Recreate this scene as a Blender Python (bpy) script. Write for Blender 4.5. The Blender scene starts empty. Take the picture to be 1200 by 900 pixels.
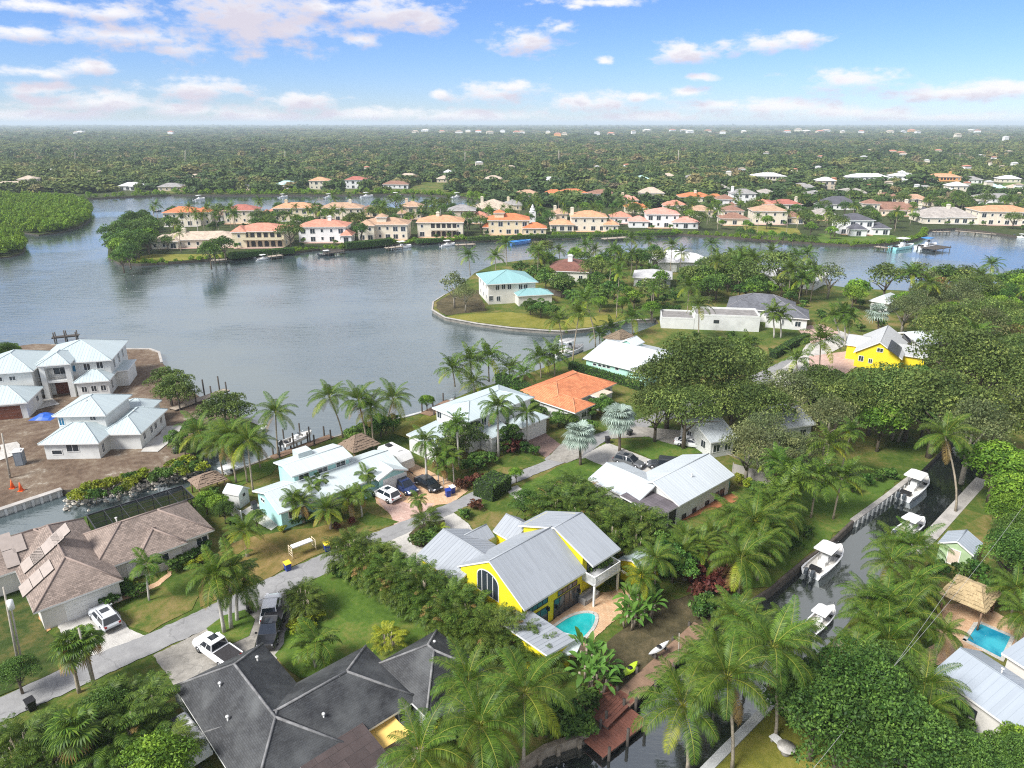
import bpy, bmesh, math, random
import numpy as np
from mathutils import Vector, Matrix, geometry
RND = random.Random(11)
SC = bpy.context.scene
COL = SC.collection
R = math.radians
# ------------------------------------------------------------------ camera
F, CX, CY, H = 832.0, 600.0, 450.0, 48.0
PITCH = math.atan(306 / F)
cam_d = bpy.data.cameras.new('camera'); cam = bpy.data.objects.new('camera', cam_d); COL.objects.link(cam)
cam.location = (0, 0, H); cam.rotation_euler = (math.pi / 2 - PITCH, 0, 0)
cam_d.sensor_fit = 'HORIZONTAL'; cam_d.sensor_width = 36; cam_d.lens = 36 * F / 1200
cam_d.clip_start = 1; cam_d.clip_end = 60000
SC.camera = cam
SP, CP = math.sin(PITCH), math.cos(PITCH)
CAMLOC = Vector((0, 0, H))
def ray(px, py):
    x = (px - CX) / F; v = -(py - CY) / F
    return Vector((x, v * SP + CP, v * CP - SP))
def W(px, py, z=0.0):
    d = ray(px, py); t = (z - H) / d.z
    return Vector((d.x * t, d.y * t, z))
def proj(p):
    Z = p.y * CP - (p.z - H) * SP; Y = p.y * SP + (p.z - H) * CP
    return (CX + F * p.x / Z, CY - F * Y / Z, Z)
# ------------------------------------------------------------------ light
SUN_AZ, SUN_EL = R(-124), R(47)          # azimuth from +Y towards +X
EXPOSURE = 1.27
SC.view_settings.view_transform = 'Standard'; SC.view_settings.look = 'None'
SC.view_settings.exposure = EXPOSURE; SC.view_settings.gamma = 1
sun_d = bpy.data.lights.new('sun', 'SUN'); sun = bpy.data.objects.new('sun', sun_d); COL.objects.link(sun)
sun_d.energy = 2.9; sun_d.angle = R(20); sun_d.color = (1, .97, .93)
sd = Vector((math.sin(SUN_AZ) * math.cos(SUN_EL), math.cos(SUN_AZ) * math.cos(SUN_EL), math.sin(SUN_EL)))
sun.rotation_euler = sd.to_track_quat('Z', 'Y').to_euler()
SC.cycles.use_denoising = False; SC.cycles.filter_width = 1.15
SC.cycles.max_bounces = 6; SC.cycles.transparent_max_bounces = 4; SC.cycles.volume_bounces = 0
world = bpy.data.worlds.new('World'); SC.world = world; world.use_nodes = True
class NT:
    def __init__(s, t): s.t = t
    def n(s, typ, **k):
        nd = s.t.nodes.new(typ)
        ins = k.pop('ins', {})
        for a, b in k.items(): setattr(nd, a, b)
        for a, b in ins.items():
            if isinstance(b, bpy.types.NodeSocket): s.t.links.new(b, nd.inputs[a])
            else: nd.inputs[a].default_value = b
        return nd
    def m(s, op, a, b=0.0, c=None, clamp=False):
        nd = s.t.nodes.new('ShaderNodeMath'); nd.operation = op; nd.use_clamp = clamp
        for i, v in enumerate((a, b) if c is None else (a, b, c)):
            if isinstance(v, bpy.types.NodeSocket): s.t.links.new(v, nd.inputs[i])
            else: nd.inputs[i].default_value = v
        return nd.outputs[0]
    def vm(s, op, a, b=(0, 0, 0)):
        nd = s.t.nodes.new('ShaderNodeVectorMath'); nd.operation = op
        for i, v in enumerate((a, b)):
            if isinstance(v, bpy.types.NodeSocket): s.t.links.new(v, nd.inputs[i])
            else: nd.inputs[i].default_value = v
        return nd
    def mix(s, f, a, b, blend='MIX'):
        nd = s.t.nodes.new('ShaderNodeMix'); nd.data_type = 'RGBA'; nd.blend_type = blend
        for i, v in ((0, f), (6, a), (7, b)):
            if isinstance(v, bpy.types.NodeSocket): s.t.links.new(v, nd.inputs[i])
            else: nd.inputs[i].default_value = v if i == 0 else (*v[:3], 1)
        return nd.outputs[2]
    def ramp(s, f, stops, interp='LINEAR'):
        nd = s.t.nodes.new('ShaderNodeValToRGB'); cr = nd.color_ramp; cr.interpolation = interp
        while len(cr.elements) < len(stops): cr.elements.new(.5)
        for e, (p, c) in zip(cr.elements, stops): e.position = p; e.color = (*c[:3], 1)
        s.t.links.new(f, nd.inputs[0]); return nd.outputs[0]
    def noise(s, vec, scale, detail=3, rough=.5, out=0):
        nd = s.t.nodes.new('ShaderNodeTexNoise'); nd.inputs['Scale'].default_value = scale
        nd.inputs['Detail'].default_value = detail; nd.inputs['Roughness'].default_value = rough
        if vec is not None: s.t.links.new(vec, nd.inputs['Vector'])
        return nd.outputs[out]
# cloud cover as directions (azimuth, elevation); the names of the columns are photo pixels turned into angles
CLOUDS = [(285,18,105,34),(330,34,60,14),(150,42,90,13),(205,58,48,10),(28,38,38,9),(130,15,40,10),(106,78,25,9),(40,84,40,6),(235,104,60,13),
 (45,103,36,6),(115,120,85,12),(225,128,75,10),(350,119,45,13),(300,137,90,8),(50,136,90,8),(450,18,78,18),(500,26,30,14),(425,46,26,9),(618,50,44,15),
 (652,32,22,10),(580,110,52,14),(600,102,36,9),(690,121,70,13),(750,113,30,8),(516,110,11,5),(800,64,38,12),(898,52,55,12),(935,45,22,8),(808,108,25,6),
 (822,90,22,5),(1000,95,58,12),(1130,108,80,9),(900,126,80,9),(980,132,95,8),(560,136,120,9),(430,134,70,9),(760,138,110,7),(1110,138,120,6),(708,71,11,5),
 (1180,104,60,8),(670,8,16,5),(700,2,60,5),(40,6,40,7),(380,8,40,10),(845,122,60,8)]
def build_world():
    grp = bpy.data.node_groups.new('cloud_mask', 'ShaderNodeTree')
    grp.interface.new_socket('Vector', in_out='INPUT', socket_type='NodeSocketVector')
    grp.interface.new_socket('Mask', in_out='OUTPUT', socket_type='NodeSocketFloat')
    g = NT(grp); gi = grp.nodes.new('NodeGroupInput'); go = grp.nodes.new('NodeGroupOutput')
    v = gi.outputs[0]; cur = None
    for cx, cy, rx, ry in CLOUDS:
        d = ray(cx, cy).normalized(); az = math.atan2(d.x, d.y); el = math.asin(d.z)
        a = g.vm('SUBTRACT', v, (az, el, 0)); b = g.vm('MULTIPLY', a.outputs[0], (F / rx / 1.16, F / ry / 1.16, 0))
        l = g.vm('LENGTH', b.outputs[0]).outputs['Value']
        m = g.m('SUBTRACT', 1, l)
        cur = m if cur is None else g.m('SMOOTH_MAX', cur, m, .25)
    grp.links.new(cur, go.inputs[0])
    nt = world.node_tree; nt.nodes.clear(); w = NT(nt)
    tc = w.n('ShaderNodeTexCoord').outputs['Generated']
    sep = w.n('ShaderNodeSeparateXYZ', ins={0: tc})
    az = w.m('ARCTAN2', sep.outputs[0], sep.outputs[1]); el = w.m('ARCSINE', sep.outputs[2])
    p = w.n('ShaderNodeCombineXYZ', ins={0: az, 1: el}).outputs[0]
    ps = w.vm('MULTIPLY', p, (1, 2.2, 1)).outputs[0]
    n1 = w.noise(ps, 26, 7, .62); n2 = w.noise(ps, 9, 4, .55)
    nn = w.m('ADD', w.m('MULTIPLY', w.m('SUBTRACT', n1, .5), 2.6), w.m('MULTIPLY', w.m('SUBTRACT', n2, .5), 1.0))
    def mask(vec):
        gn = w.n('ShaderNodeGroup'); gn.node_tree = grp; nt.links.new(vec, gn.inputs[0]); return gn.outputs[0]
    m0 = w.m('ADD', mask(p), nn)
    m1 = w.m('ADD', mask(w.vm('ADD', p, (-.006, .013, 0)).outputs[0]), nn)
    c0 = w.n('ShaderNodeMapRange', interpolation_type='SMOOTHSTEP', ins={0: m0, 1: .04, 2: .92}).outputs[0]
    sh = w.n('ShaderNodeMapRange', interpolation_type='SMOOTHSTEP', ins={0: m1, 1: -.1, 2: .9}).outputs[0]
    # broken cover overhead, on a flat layer
    zz = w.m('ADD', w.m('MAXIMUM', sep.outputs[2], 0.0), .06)
    q = w.n('ShaderNodeCombineXYZ', ins={0: w.m('DIVIDE', sep.outputs[0], zz), 1: w.m('DIVIDE', sep.outputs[1], zz)}).outputs[0]
    n3 = w.noise(q, .55, 6, .6)
    over = w.n('ShaderNodeMapRange', interpolation_type='SMOOTHSTEP', ins={0: n3, 1: .30, 2: .50}).outputs[0]
    fade = w.n('ShaderNodeMapRange', interpolation_type='SMOOTHSTEP', ins={0: el, 1: R(8.0), 2: R(11)}).outputs[0]
    zen = w.n('ShaderNodeMapRange', interpolation_type='SMOOTHSTEP', ins={0: el, 1: R(34), 2: R(58), 3: 1.0, 4: .45}).outputs[0]
    over = w.m('MULTIPLY', w.m('MULTIPLY', over, fade), zen)
    cl = w.m('MAXIMUM', w.m('MULTIPLY', c0, .97), over)
    up = w.m('GREATER_THAN', sep.outputs[2], 0.0); cl = w.m('MULTIPLY', cl, up)
    sky = w.n('ShaderNodeTexSky', sky_type='NISHITA', sun_disc=False, sun_elevation=SUN_EL, sun_rotation=SUN_AZ, altitude=50, air_density=1.0, dust_density=SKY_DUST, ozone_density=4.0)
    hs = w.n('ShaderNodeHueSaturation', ins={'Saturation': SKY_SAT, 'Value': SKY_VAL, 'Color': sky.outputs[0]}).outputs[0]
    cc = w.mix(sh, CLOUD_TOP, CLOUD_BASE)
    hs = w.mix(1.0, hs, SKY_TINT, 'MULTIPLY')
    outc = w.mix(cl, hs, cc)
    bg = w.n('ShaderNodeBackground', ins={0: outc, 1: .05})
    nt.links.new(bg.outputs[0], w.n('ShaderNodeOutputWorld').inputs[0])
SKY_DUST, SKY_SAT, SKY_VAL = 0.0, 1.07, .69
CLOUD_TOP, CLOUD_BASE = (8.5, 8.4, 8.6), (6.3, 5.95, 6.8); SKY_TINT = (1.02, 1.24, 1.85)
build_world()
# ------------------------------------------------------------------ materials
def new_mat(name):
    m = bpy.data.materials.new(name); m.use_nodes = True; m.node_tree.nodes.clear(); return m, NT(m.node_tree)
def finish(t, bsdf, disp=None):
    o = t.n('ShaderNodeOutputMaterial'); t.t.links.new(bsdf, o.inputs[0])
def P(t, col, rough=.6, bump=None, bs=.3, bd=.05, **kw):
    nd = t.n('ShaderNodeBsdfPrincipled')
    if isinstance(col, bpy.types.NodeSocket): t.t.links.new(col, nd.inputs['Base Color'])
    else: nd.inputs['Base Color'].default_value = (*col[:3], 1)
    nd.inputs['Roughness'].default_value = rough
    for k, v in kw.items(): nd.inputs[k.replace('_', ' ')].default_value = v
    if bump is not None:
        b = t.n('ShaderNodeBump', ins={'Strength': bs, 'Distance': bd, 'Height': bump}); t.t.links.new(b.outputs[0], nd.inputs['Normal'])
    return nd.outputs[0]
MATS = {}
def plain(name, col, rough=.6, var=.12, scale=1.5, spec=.4, metal=0.0, dirt=0.0):
    """painted / cast surface with cloudy colour variation and some grime"""
    if name in MATS: return MATS[name]
    m, t = new_mat(name); tc = t.n('ShaderNodeTexCoord').outputs['Object']
    n = t.noise(tc, scale, 5, .6); n2 = t.noise(tc, scale * 9, 3, .6)
    f = t.m('ADD', t.m('MULTIPLY', n, .7), t.m('MULTIPLY', n2, .3))
    lo = [c * (1 - var * 1.6) for c in col]; hi = [min(1, c * (1 + var)) for c in col]
    c = t.mix(t.n('ShaderNodeMapRange', ins={0: f, 1: .3, 2: .7}).outputs[0], lo, hi)
    if dirt:
        d = t.n('ShaderNodeMapRange', ins={0: t.noise(tc, scale * .6, 8, .7), 1: .5, 2: .75}).outputs[0]
        c = t.mix(t.m('MULTIPLY', d, dirt), c, [q * .35 for q in col])
    finish(t, P(t, c, rough, n2, .15, .02, Specular_IOR_Level=spec, Metallic=metal)); MATS[name] = m; return m
def shingle(name, col, row=.22, var=.35, streak=.4, rough=.85, spec=.35, pale=None):
    """roof covering in courses, laid on the roof planes' own UVs (metres)"""
    if name in MATS: return MATS[name]
    m, t = new_mat(name); uv = t.n('ShaderNodeUVMap').outputs[0]
    br = t.n('ShaderNodeTexBrick', ins={'Vector': uv, 'Color1': (*[c * (1 - var) for c in col], 1), 'Color2': (*[min(1, c * (1 + var)) for c in col], 1),
        'Mortar': (*[c * .45 for c in col], 1), 'Scale': 1.0, 'Mortar Size': .018, 'Brick Width': row * 1.9, 'Row Height': row, 'Bias': 0.0})
    n = t.noise(t.vm('MULTIPLY', uv, (1, .25, 1)).outputs[0], .9, 6, .65)
    n2 = t.noise(uv, .25, 4, .6)
    c = t.mix(t.m('MULTIPLY', t.n('ShaderNodeMapRange', ins={0: n, 1: .42, 2: .72}).outputs[0], streak), br.outputs[0], [q * .4 for q in col])
    c = t.mix(t.m('MULTIPLY', t.n('ShaderNodeMapRange', ins={0: n2, 1: .45, 2: .7}).outputs[0], .5 if pale is None else .8), c, [min(1, q * 1.5) for q in col] if pale is None else pale)
    finish(t, P(t, c, rough, br.outputs['Fac'], .5, .03, Specular_IOR_Level=spec)); MATS[name] = m; return m
def metal_roof(name, col, rough=.38, streak=.25):
    if name in MATS: return MATS[name]
    m, t = new_mat(name); uv = t.n('ShaderNodeUVMap').outputs[0]
    n = t.noise(t.vm('MULTIPLY', uv, (2.2, .18, 1)).outputs[0], 1.2, 6, .65); n2 = t.noise(uv, .3, 4, .6)
    st = t.n('ShaderNodeTexBrick', ins={'Vector': t.vm('MULTIPLY', uv, (1, 1, 1)).outputs[0], 'Color1': (.9, .9, .9, 1), 'Color2': (1, 1, 1, 1), 'Mortar': (.75, .75, .75, 1), 'Scale': 1.0, 'Mortar Size': .0, 'Brick Width': .46, 'Row Height': 60.0, 'Bias': 0.0})
    c = t.mix(1.0, col, st.outputs[0], 'MULTIPLY')
    c = t.mix(t.m('MULTIPLY', t.n('ShaderNodeMapRange', ins={0: n, 1: .4, 2: .75}).outputs[0], streak), c, [q * .62 for q in col])
    c = t.mix(t.m('MULTIPLY', n2, .25), c, [min(1, q * 1.25) for q in col])
    finish(t, P(t, c, rough, n2, .05, .02, Specular_IOR_Level=.5)); MATS[name] = m; return m
def foliage(name, c1, c2, rough=.55, trans=.25, hue=.03, val=.35):
    if name in MATS: return MATS[name]
    m, t = new_mat(name)
    isl = t.n('ShaderNodeNewGeometry').outputs['Random Per Island']; ob = t.n('ShaderNodeObjectInfo').outputs['Random']
    c = t.mix(isl, c1, c2)
    at = t.n('ShaderNodeAttribute'); at.attribute_name = 'tint'
    fm = t.m('ADD', 1.0, at.outputs['Fac']); cb = t.n('ShaderNodeCombineXYZ', ins={0: t.m('POWER', fm, 1.25), 1: fm, 2: t.m('POWER', fm, .9)}).outputs[0]
    c = t.mix(1.0, c, cb, 'MULTIPLY')
    hs = t.n('ShaderNodeHueSaturation', ins={'Color': c, 'Hue': t.m('ADD', .5 - hue / 2, t.m('MULTIPLY', ob, hue)),
        'Value': t.m('ADD', 1 - val / 2, t.m('MULTIPLY', t.m('FRACT', t.m('MULTIPLY', ob, 7.31)), val))}).outputs[0]
    b = P(t, hs, rough, Specular_IOR_Level=.16)
    tr = t.n('ShaderNodeBsdfTranslucent', ins={0: t.mix(.5, hs, (min(1, c2[0] * 2.2), c2[1] * 1.9, c2[2] * .8))})
    mx = t.n('ShaderNodeMixShader', ins={0: trans * .6, 1: b, 2: tr.outputs[0]}); finish(t, mx.outputs[0]); MATS[name] = m; return m
def ground(name, stops, scale=.12, fine=2.2, bump=.6, rough=.95, cracks=0.0):
    if name in MATS: return MATS[name]
    m, t = new_mat(name); tc = t.n('ShaderNodeTexCoord').outputs['Object']
    n = t.noise(tc, scale, 6, .62); f = t.noise(tc, fine, 5, .7); ff = t.noise(tc, fine * 6, 2, .6)
    mid = t.noise(tc, scale * 4.3, 4, .7)
    v = t.m('ADD', t.m('ADD', t.m('MULTIPLY', n, .45), t.m('MULTIPLY', mid, .30)), t.m('MULTIPLY', f, .25)); v = t.m('ADD', .5, t.m('MULTIPLY', t.m('SUBTRACT', v, .5), 1.35))
    c = t.ramp(v, stops)
    c = t.mix(t.n('ShaderNodeMapRange', ins={0: ff, 1: .3, 2: .7}).outputs[0], t.mix(1.0, c, (.66, .66, .62), 'MULTIPLY'), c)
    if cracks:
        wv = t.vm('ADD', tc, t.vm('SCALE', t.noise(tc, .8, 3, .6, 1)).outputs[0]).outputs[0]
        for nd_ in t.t.nodes:
            if nd_.type == 'VECT_MATH' and nd_.operation == 'SCALE': nd_.inputs['Scale'].default_value = 1.6
        vo = t.n('ShaderNodeTexVoronoi', feature='DISTANCE_TO_EDGE', ins={'Vector': wv, 'Scale': .22}); ck = t.n('ShaderNodeMapRange', ins={0: vo.outputs[0], 1: .004, 2: .02, 3: 1.0, 4: 0.0}).outputs[0]
        c = t.mix(t.m('MULTIPLY', ck, cracks), c, (.06, .06, .06)); sp = t.n('ShaderNodeMapRange', ins={0: t.noise(tc, .55, 5, .75), 1: .58, 2: .7}).outputs[0]; c = t.mix(t.m('MULTIPLY', sp, cracks * .8), c, (.13, .125, .12))
    finish(t, P(t, c, rough, t.m('ADD', f, ff), bump, .08, Specular_IOR_Level=.15)); MATS[name] = m; return m
def paver(name, c1, c2, size=.22):
    if name in MATS: return MATS[name]
    m, t = new_mat(name); tc = t.n('ShaderNodeTexCoord').outputs['Object']
    rot = t.n('ShaderNodeMapping', ins={'Vector': tc, 'Rotation': (0, 0, R(43))}).outputs[0]
    br = t.n('ShaderNodeTexBrick', ins={'Vector': rot, 'Color1': (*c1, 1), 'Color2': (*c2, 1), 'Mortar': (*[q * .6 for q in c1], 1), 'Scale': 1.0, 'Mortar Size': .01, 'Brick Width': size * 1.8, 'Row Height': size})
    n = t.noise(tc, .5, 5, .65)
    c = t.mix(t.m('MULTIPLY', t.n('ShaderNodeMapRange', ins={0: n, 1: .42, 2: .7}).outputs[0], .55), br.outputs[0], [q * .55 for q in c2])
    finish(t, P(t, c, .85, br.outputs['Fac'], .3, .01)); MATS[name] = m; return m
def glass_dark(name='window_glass', col=(.03, .04, .05)):
    if name in MATS: return MATS[name]
    m, t = new_mat(name); finish(t, P(t, col, .08, Specular_IOR_Level=.7)); MATS[name] = m; return m
def water_mat(name, base, gl=.35, s=1.0, bs=.35):
    if name in MATS: return MATS[name]
    m, t = new_mat(name); tc = t.n('ShaderNodeTexCoord').outputs['Object']
    v1 = t.n('ShaderNodeMapping', ins={'Vector': tc, 'Rotation': (0, 0, R(12)), 'Scale': (.28, 1.1, 1)}).outputs[0]
    n1 = t.noise(v1, .42 * s, 5, .6); n2 = t.noise(tc, 1.6 * s, 3, .6)
    calm = t.n('ShaderNodeMapRange', interpolation_type='SMOOTHSTEP', ins={0: t.noise(tc, .018, 3, .5), 1: .4, 2: .6, 3: .25, 4: 1.0}).outputs[0]
    h = t.m('MULTIPLY', t.m('ADD', n1, t.m('MULTIPLY', n2, .25)), calm)
    b = t.n('ShaderNodeBump', ins={'Strength': bs, 'Distance': .35, 'Height': h}).outputs[0]
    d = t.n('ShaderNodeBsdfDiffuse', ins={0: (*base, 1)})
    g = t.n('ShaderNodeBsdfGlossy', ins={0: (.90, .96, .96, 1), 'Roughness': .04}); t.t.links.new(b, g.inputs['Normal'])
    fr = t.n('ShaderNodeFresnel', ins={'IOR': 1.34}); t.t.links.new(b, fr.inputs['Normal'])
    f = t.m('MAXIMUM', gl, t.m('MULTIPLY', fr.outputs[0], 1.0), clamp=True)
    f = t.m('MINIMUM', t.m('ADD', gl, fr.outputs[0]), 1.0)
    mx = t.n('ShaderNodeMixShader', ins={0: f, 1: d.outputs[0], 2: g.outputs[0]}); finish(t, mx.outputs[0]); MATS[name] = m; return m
def thatch(name, col):
    if name in MATS: return MATS[name]
    m, t = new_mat(name); uv = t.n('ShaderNodeUVMap').outputs[0]
    n = t.noise(t.vm('MULTIPLY', uv, (7, .7, 1)).outputs[0], 2.0, 6, .75)
    c = t.ramp(n, [(.3, [q * .45 for q in col]), (.5, col), (.7, [min(1, q * 1.4) for q in col])])
    finish(t, P(t, c, .95, n, .9, .12)); MATS[name] = m; return m
# ------------------------------------------------------------------ mesh helpers
class MB:
    def __init__(s): s.v = []; s.f = []; s.mi = []; s.uv = []; s.smooth = []
    def face(s, pts, mi=0, uv=None, sm=False):
        i = len(s.v); s.v += [tuple(p) for p in pts]; s.f.append(tuple(range(i, i + len(pts)))); s.mi.append(mi); s.uv.append(uv); s.smooth.append(sm)
    def mesh(s, verts, faces, mi=0, sm=False):
        i = len(s.v); s.v += [tuple(p) for p in verts]
        for f in faces: s.f.append(tuple(i + k for k in f)); s.mi.append(mi); s.uv.append(None); s.smooth.append(sm)
    def box(s, c, d, rz=0.0, mi=0, M=None):
        hx, hy, hz = d[0] / 2, d[1] / 2, d[2] / 2; ca, sa = math.cos(rz), math.sin(rz); vs = []
        for x, y, z in ((-hx, -hy, -hz), (hx, -hy, -hz), (hx, hy, -hz), (-hx, hy, -hz), (-hx, -hy, hz), (hx, -hy, hz), (hx, hy, hz), (-hx, hy, hz)):
            p = Vector((c[0] + x * ca - y * sa, c[1] + x * sa + y * ca, c[2] + z))
            vs.append(M @ p if M else p)
        s.mesh(vs, [(0, 3, 2, 1), (4, 5, 6, 7), (0, 1, 5, 4), (1, 2, 6, 5), (2, 3, 7, 6), (3, 0, 4, 7)], mi)
    def rect(s, u0, v0, z0, u1, v1, z1, mi=0): s.box(((u0 + u1) / 2, (v0 + v1) / 2, (z0 + z1) / 2), (u1 - u0, v1 - v0, z1 - z0), 0, mi)
    def tube(s, pts, rad, n=6, mi=0, cap=True):
        pts = [Vector(p) for p in pts]; rings = []
        for i, p in enumerate(pts):
            d = (pts[min(i + 1, len(pts) - 1)] - pts[max(i - 1, 0)]).normalized()
            a = d.orthogonal().normalized() if abs(d.z) < .98 else Vector((1, 0, 0)); a = (a - d * a.dot(d)).normalized(); b = d.cross(a)
            r = rad[i] if isinstance(rad, (list, tuple)) else rad
            rings.append([p + (a * math.cos(k * 2 * math.pi / n) + b * math.sin(k * 2 * math.pi / n)) * r for k in range(n)])
        vs = [v for r_ in rings for v in r_]; fs = []
        for i in range(len(pts) - 1):
            for k in range(n): fs.append((i * n + k, i * n + (k + 1) % n, (i + 1) * n + (k + 1) % n, (i + 1) * n + k))
        if cap: fs.append(tuple(range(n))[::-1]); fs.append(tuple((len(pts) - 1) * n + k for k in range(n)))
        s.mesh(vs, fs, mi, True)
    def slab(s, poly, th, mi=0, side=None, uvdir=None):
        """a sloping or level plate: polygon on top, th thick downwards"""
        side = mi if side is None else side; poly = [Vector(p) for p in poly]
        n = sum(((poly[i] - poly[0]).cross(poly[(i + 1) % len(poly)] - poly[0]) for i in range(1, len(poly))), Vector())
        if n.z < 0: poly = poly[::-1]; n = -n
        n.normalize()
        hz = Vector((-n.y, n.x, 0)); hz = hz.normalized() if hz.length > 1e-4 else Vector((1, 0, 0))
        sl = n.cross(hz)
        s.face(poly, mi, [(p.dot(hz), p.dot(sl)) for p in poly])
        lo = [p - Vector((0, 0, th)) for p in poly]; s.face(lo[::-1], side)
        for i in range(len(poly)):
            j = (i + 1) % len(poly); s.face([poly[i], lo[i], lo[j], poly[j]], side)
    def data(s, name, mats):
        me = bpy.data.meshes.new(name); me.from_pydata(s.v, [], s.f)
        for m in mats: me.materials.append(m)
        me.polygons.foreach_set('material_index', s.mi); me.polygons.foreach_set('use_smooth', s.smooth)
        if any(u is not None for u in s.uv):
            l = me.uv_layers.new(name='uv'); k = 0
            for u, f in zip(s.uv, s.f):
                for a in range(len(f)):
                    l.data[k].uv = u[a] if u else (0, 0); k += 1
        me.update(); return me
    def build(s, name, mats, parent=None, loc=(0, 0, 0), rz=0.0):
        return put(s.data(name, mats if isinstance(mats, (list, tuple)) else [mats]), name, parent, loc, rz)
def put(me, name, parent=None, loc=(0, 0, 0), rz=0.0, sc=None):
    o = bpy.data.objects.new(name, me); COL.objects.link(o); o.location = loc; o.rotation_euler = (0, 0, rz)
    if sc is not None: o.scale = sc if hasattr(sc, '__len__') else (sc, sc, sc)
    if parent is not None: o.parent = parent
    return o
def tag(o, label=None, cat=None, group=None, kind=None):
    if label: o['label'] = label
    if cat: o['category'] = cat
    if group: o['group'] = group
    if kind: o['kind'] = kind
    return o
def thing(name, label, cat, loc=(0, 0, 0), rz=0.0, group=None):
    o = put(None, name, None, loc, rz); o.empty_display_size = .5; return tag(o, label, cat, group)
def inpoly(x, y, pl):
    c = False; n = len(pl); j = n - 1
    for i in range(n):
        xi, yi = pl[i][0], pl[i][1]; xj, yj = pl[j][0], pl[j][1]
        if (yi > y) != (yj > y) and x < (xj - xi) * (y - yi) / (yj - yi) + xi: c = not c
        j = i
    return c
OCC = []          # occupied ground (world polygons): houses, roads, drives, pools
LANDMARKS = []    # (photo x, photo y, phrase) used to tell look-alikes apart in labels
def occupied(x, y, r=0.0):
    for pl, (x0, y0, x1, y1) in OCC:
        if x < x0 - r or x > x1 + r or y < y0 - r or y > y1 + r: continue
        for dx, dy in ((0, 0), (r, 0), (-r, 0), (0, r), (0, -r)):
            if inpoly(x + dx, y + dy, pl): return True
    return False
def occ(pl):
    xs = [p[0] for p in pl]; ys = [p[1] for p in pl]; OCC.append(([(p[0], p[1]) for p in pl], (min(xs), min(ys), max(xs), max(ys))))
NSH = 0
def sheet(name, pts, m, z=0.0, label=None, cat=None, kind='structure', skirt=0.0, px=True, block=False, rough=0.0):
    """a flat piece of ground from its outline (photo pixels lying on the ground, or metres)"""
    w = [W(a, b, 0) if px else Vector((a, b, 0)) for a, b in pts]
    if sum(w[i].x * w[(i + 1) % len(w)].y - w[(i + 1) % len(w)].x * w[i].y for i in range(len(w))) < 0: w = w[::-1]
    if rough:
        rr = random.Random(len(w) * 7 + int(w[0].x)); ww = []
        for i in range(len(w)):
            a, b = w[i], w[(i + 1) % len(w)]; d = b - a; k = max(1, min(40, int(d.length / (rough * 5)))); nn = Vector((-d.y, d.x, 0)).normalized()
            for q in range(k): ww.append(a + d * (q / k) + nn * (rr.uniform(-rough, rough) if q else 0))
        w = ww
    c = sum(w, Vector()) / len(w) if name not in ('ground',) else Vector()
    mb = MB(); n = len(w); vs = [(p.x - c.x, p.y - c.y, 0) for p in w]
    tris = geometry.tessellate_polygon([[Vector(v) for v in vs]])
    tris = [t if (Vector(vs[t[1]]) - Vector(vs[t[0]])).cross(Vector(vs[t[2]]) - Vector(vs[t[0]])).z > 0 else t[::-1] for t in tris]
    mb.mesh(vs, tris)
    if skirt:
        for i in range(n):
            j = (i + 1) % n; a, b = vs[i], vs[j]; mb.face([a, (a[0], a[1], -skirt), (b[0], b[1], -skirt), b], 1 if isinstance(m, list) else 0)
    global NSH; NSH += 1
    if name != 'water' and name != 'canal_water' and not skirt: z += .0011 * NSH
    o = mb.build(name, m, None, (c.x, c.y, z)); tag(o, label, cat, None, kind)
    if block: occ(w)
    return o
# ------------------------------------------------------------------ ground, water, roads
LAWN = ground('lawn_grass', [(.34, (.038, .075, .012)), (.46, (.078, .125, .02)), (.55, (.16, .155, .042)), (.64, (.25, .19, .08))], .07, 1.6)
LUSH = ground('lush_grass', [(.3, (.045, .095, .014)), (.5, (.09, .160, .024)), (.64, (.17, .19, .045))], .12, 2.0)
DRY = ground('dry_grass', [(.32, (.07, .09, .02)), (.47, (.17, .14, .04)), (.6, (.27, .19, .075)), (.7, (.32, .24, .12))], .12, 1.8)
YELL = ground('mown_grass', [(.3, (.10, .12, .02)), (.5, (.20, .20, .035)), (.7, (.30, .26, .07))], .12, 2.0)
DIRT = ground('bare_earth', [(.28, (.07, .052, .038)), (.45, (.15, .105, .075)), (.57, (.22, .17, .125)), (.66, (.42, .38, .32))], .16, 1.3, 1.0)
LITTER = ground('leaf_litter', [(.3, (.045, .04, .022)), (.5, (.10, .085, .045)), (.7, (.2, .155, .09))], .2, 2.4, 1.0)
FLOOR = ground('forest_floor', [(.3, (.03, .045, .015)), (.5, (.05, .07, .022)), (.7, (.10, .10, .04))], .02, .4)
ASPH = ground('road_asphalt', [(.3, (.24, .24, .245)), (.5, (.30, .30, .305)), (.7, (.37, .37, .37))], .25, 3.0, .2, cracks=.28)
CONC = ground('pale_concrete', [(.3, (.36, .35, .33)), (.5, (.52, .50, .47)), (.7, (.62, .60, .56))], .2, 1.5, .2, cracks=.2)
OLDC = ground('worn_concrete', [(.3, (.20, .19, .17)), (.5, (.33, .31, .28)), (.7, (.45, .43, .39))], .3, 1.8, .3, cracks=.3)
TANP = paver('tan_pavers', (.50, .30, .17), (.60, .42, .26)); PINKP = paver('pink_pavers', (.42, .27, .22), (.56, .40, .33)); REDP = paver('brown_pavers', (.17, .11, .09), (.25, .17, .14))
POOLM = None
SEAC = plain('seawall_concrete', (.38, .36, .33), .85, .2, .7, .3, 0, .5); SEAW = plain('white_seawall', (.48, .49, .48), .8, .18, .8, .3, 0, .5); SEAD = plain('dark_timber_wall', (.10, .085, .07), .9, .3, 1.2, .3)
EARTHSIDE = plain('bank_earth', (.06, .05, .04), .95, .3, .8)
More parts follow.
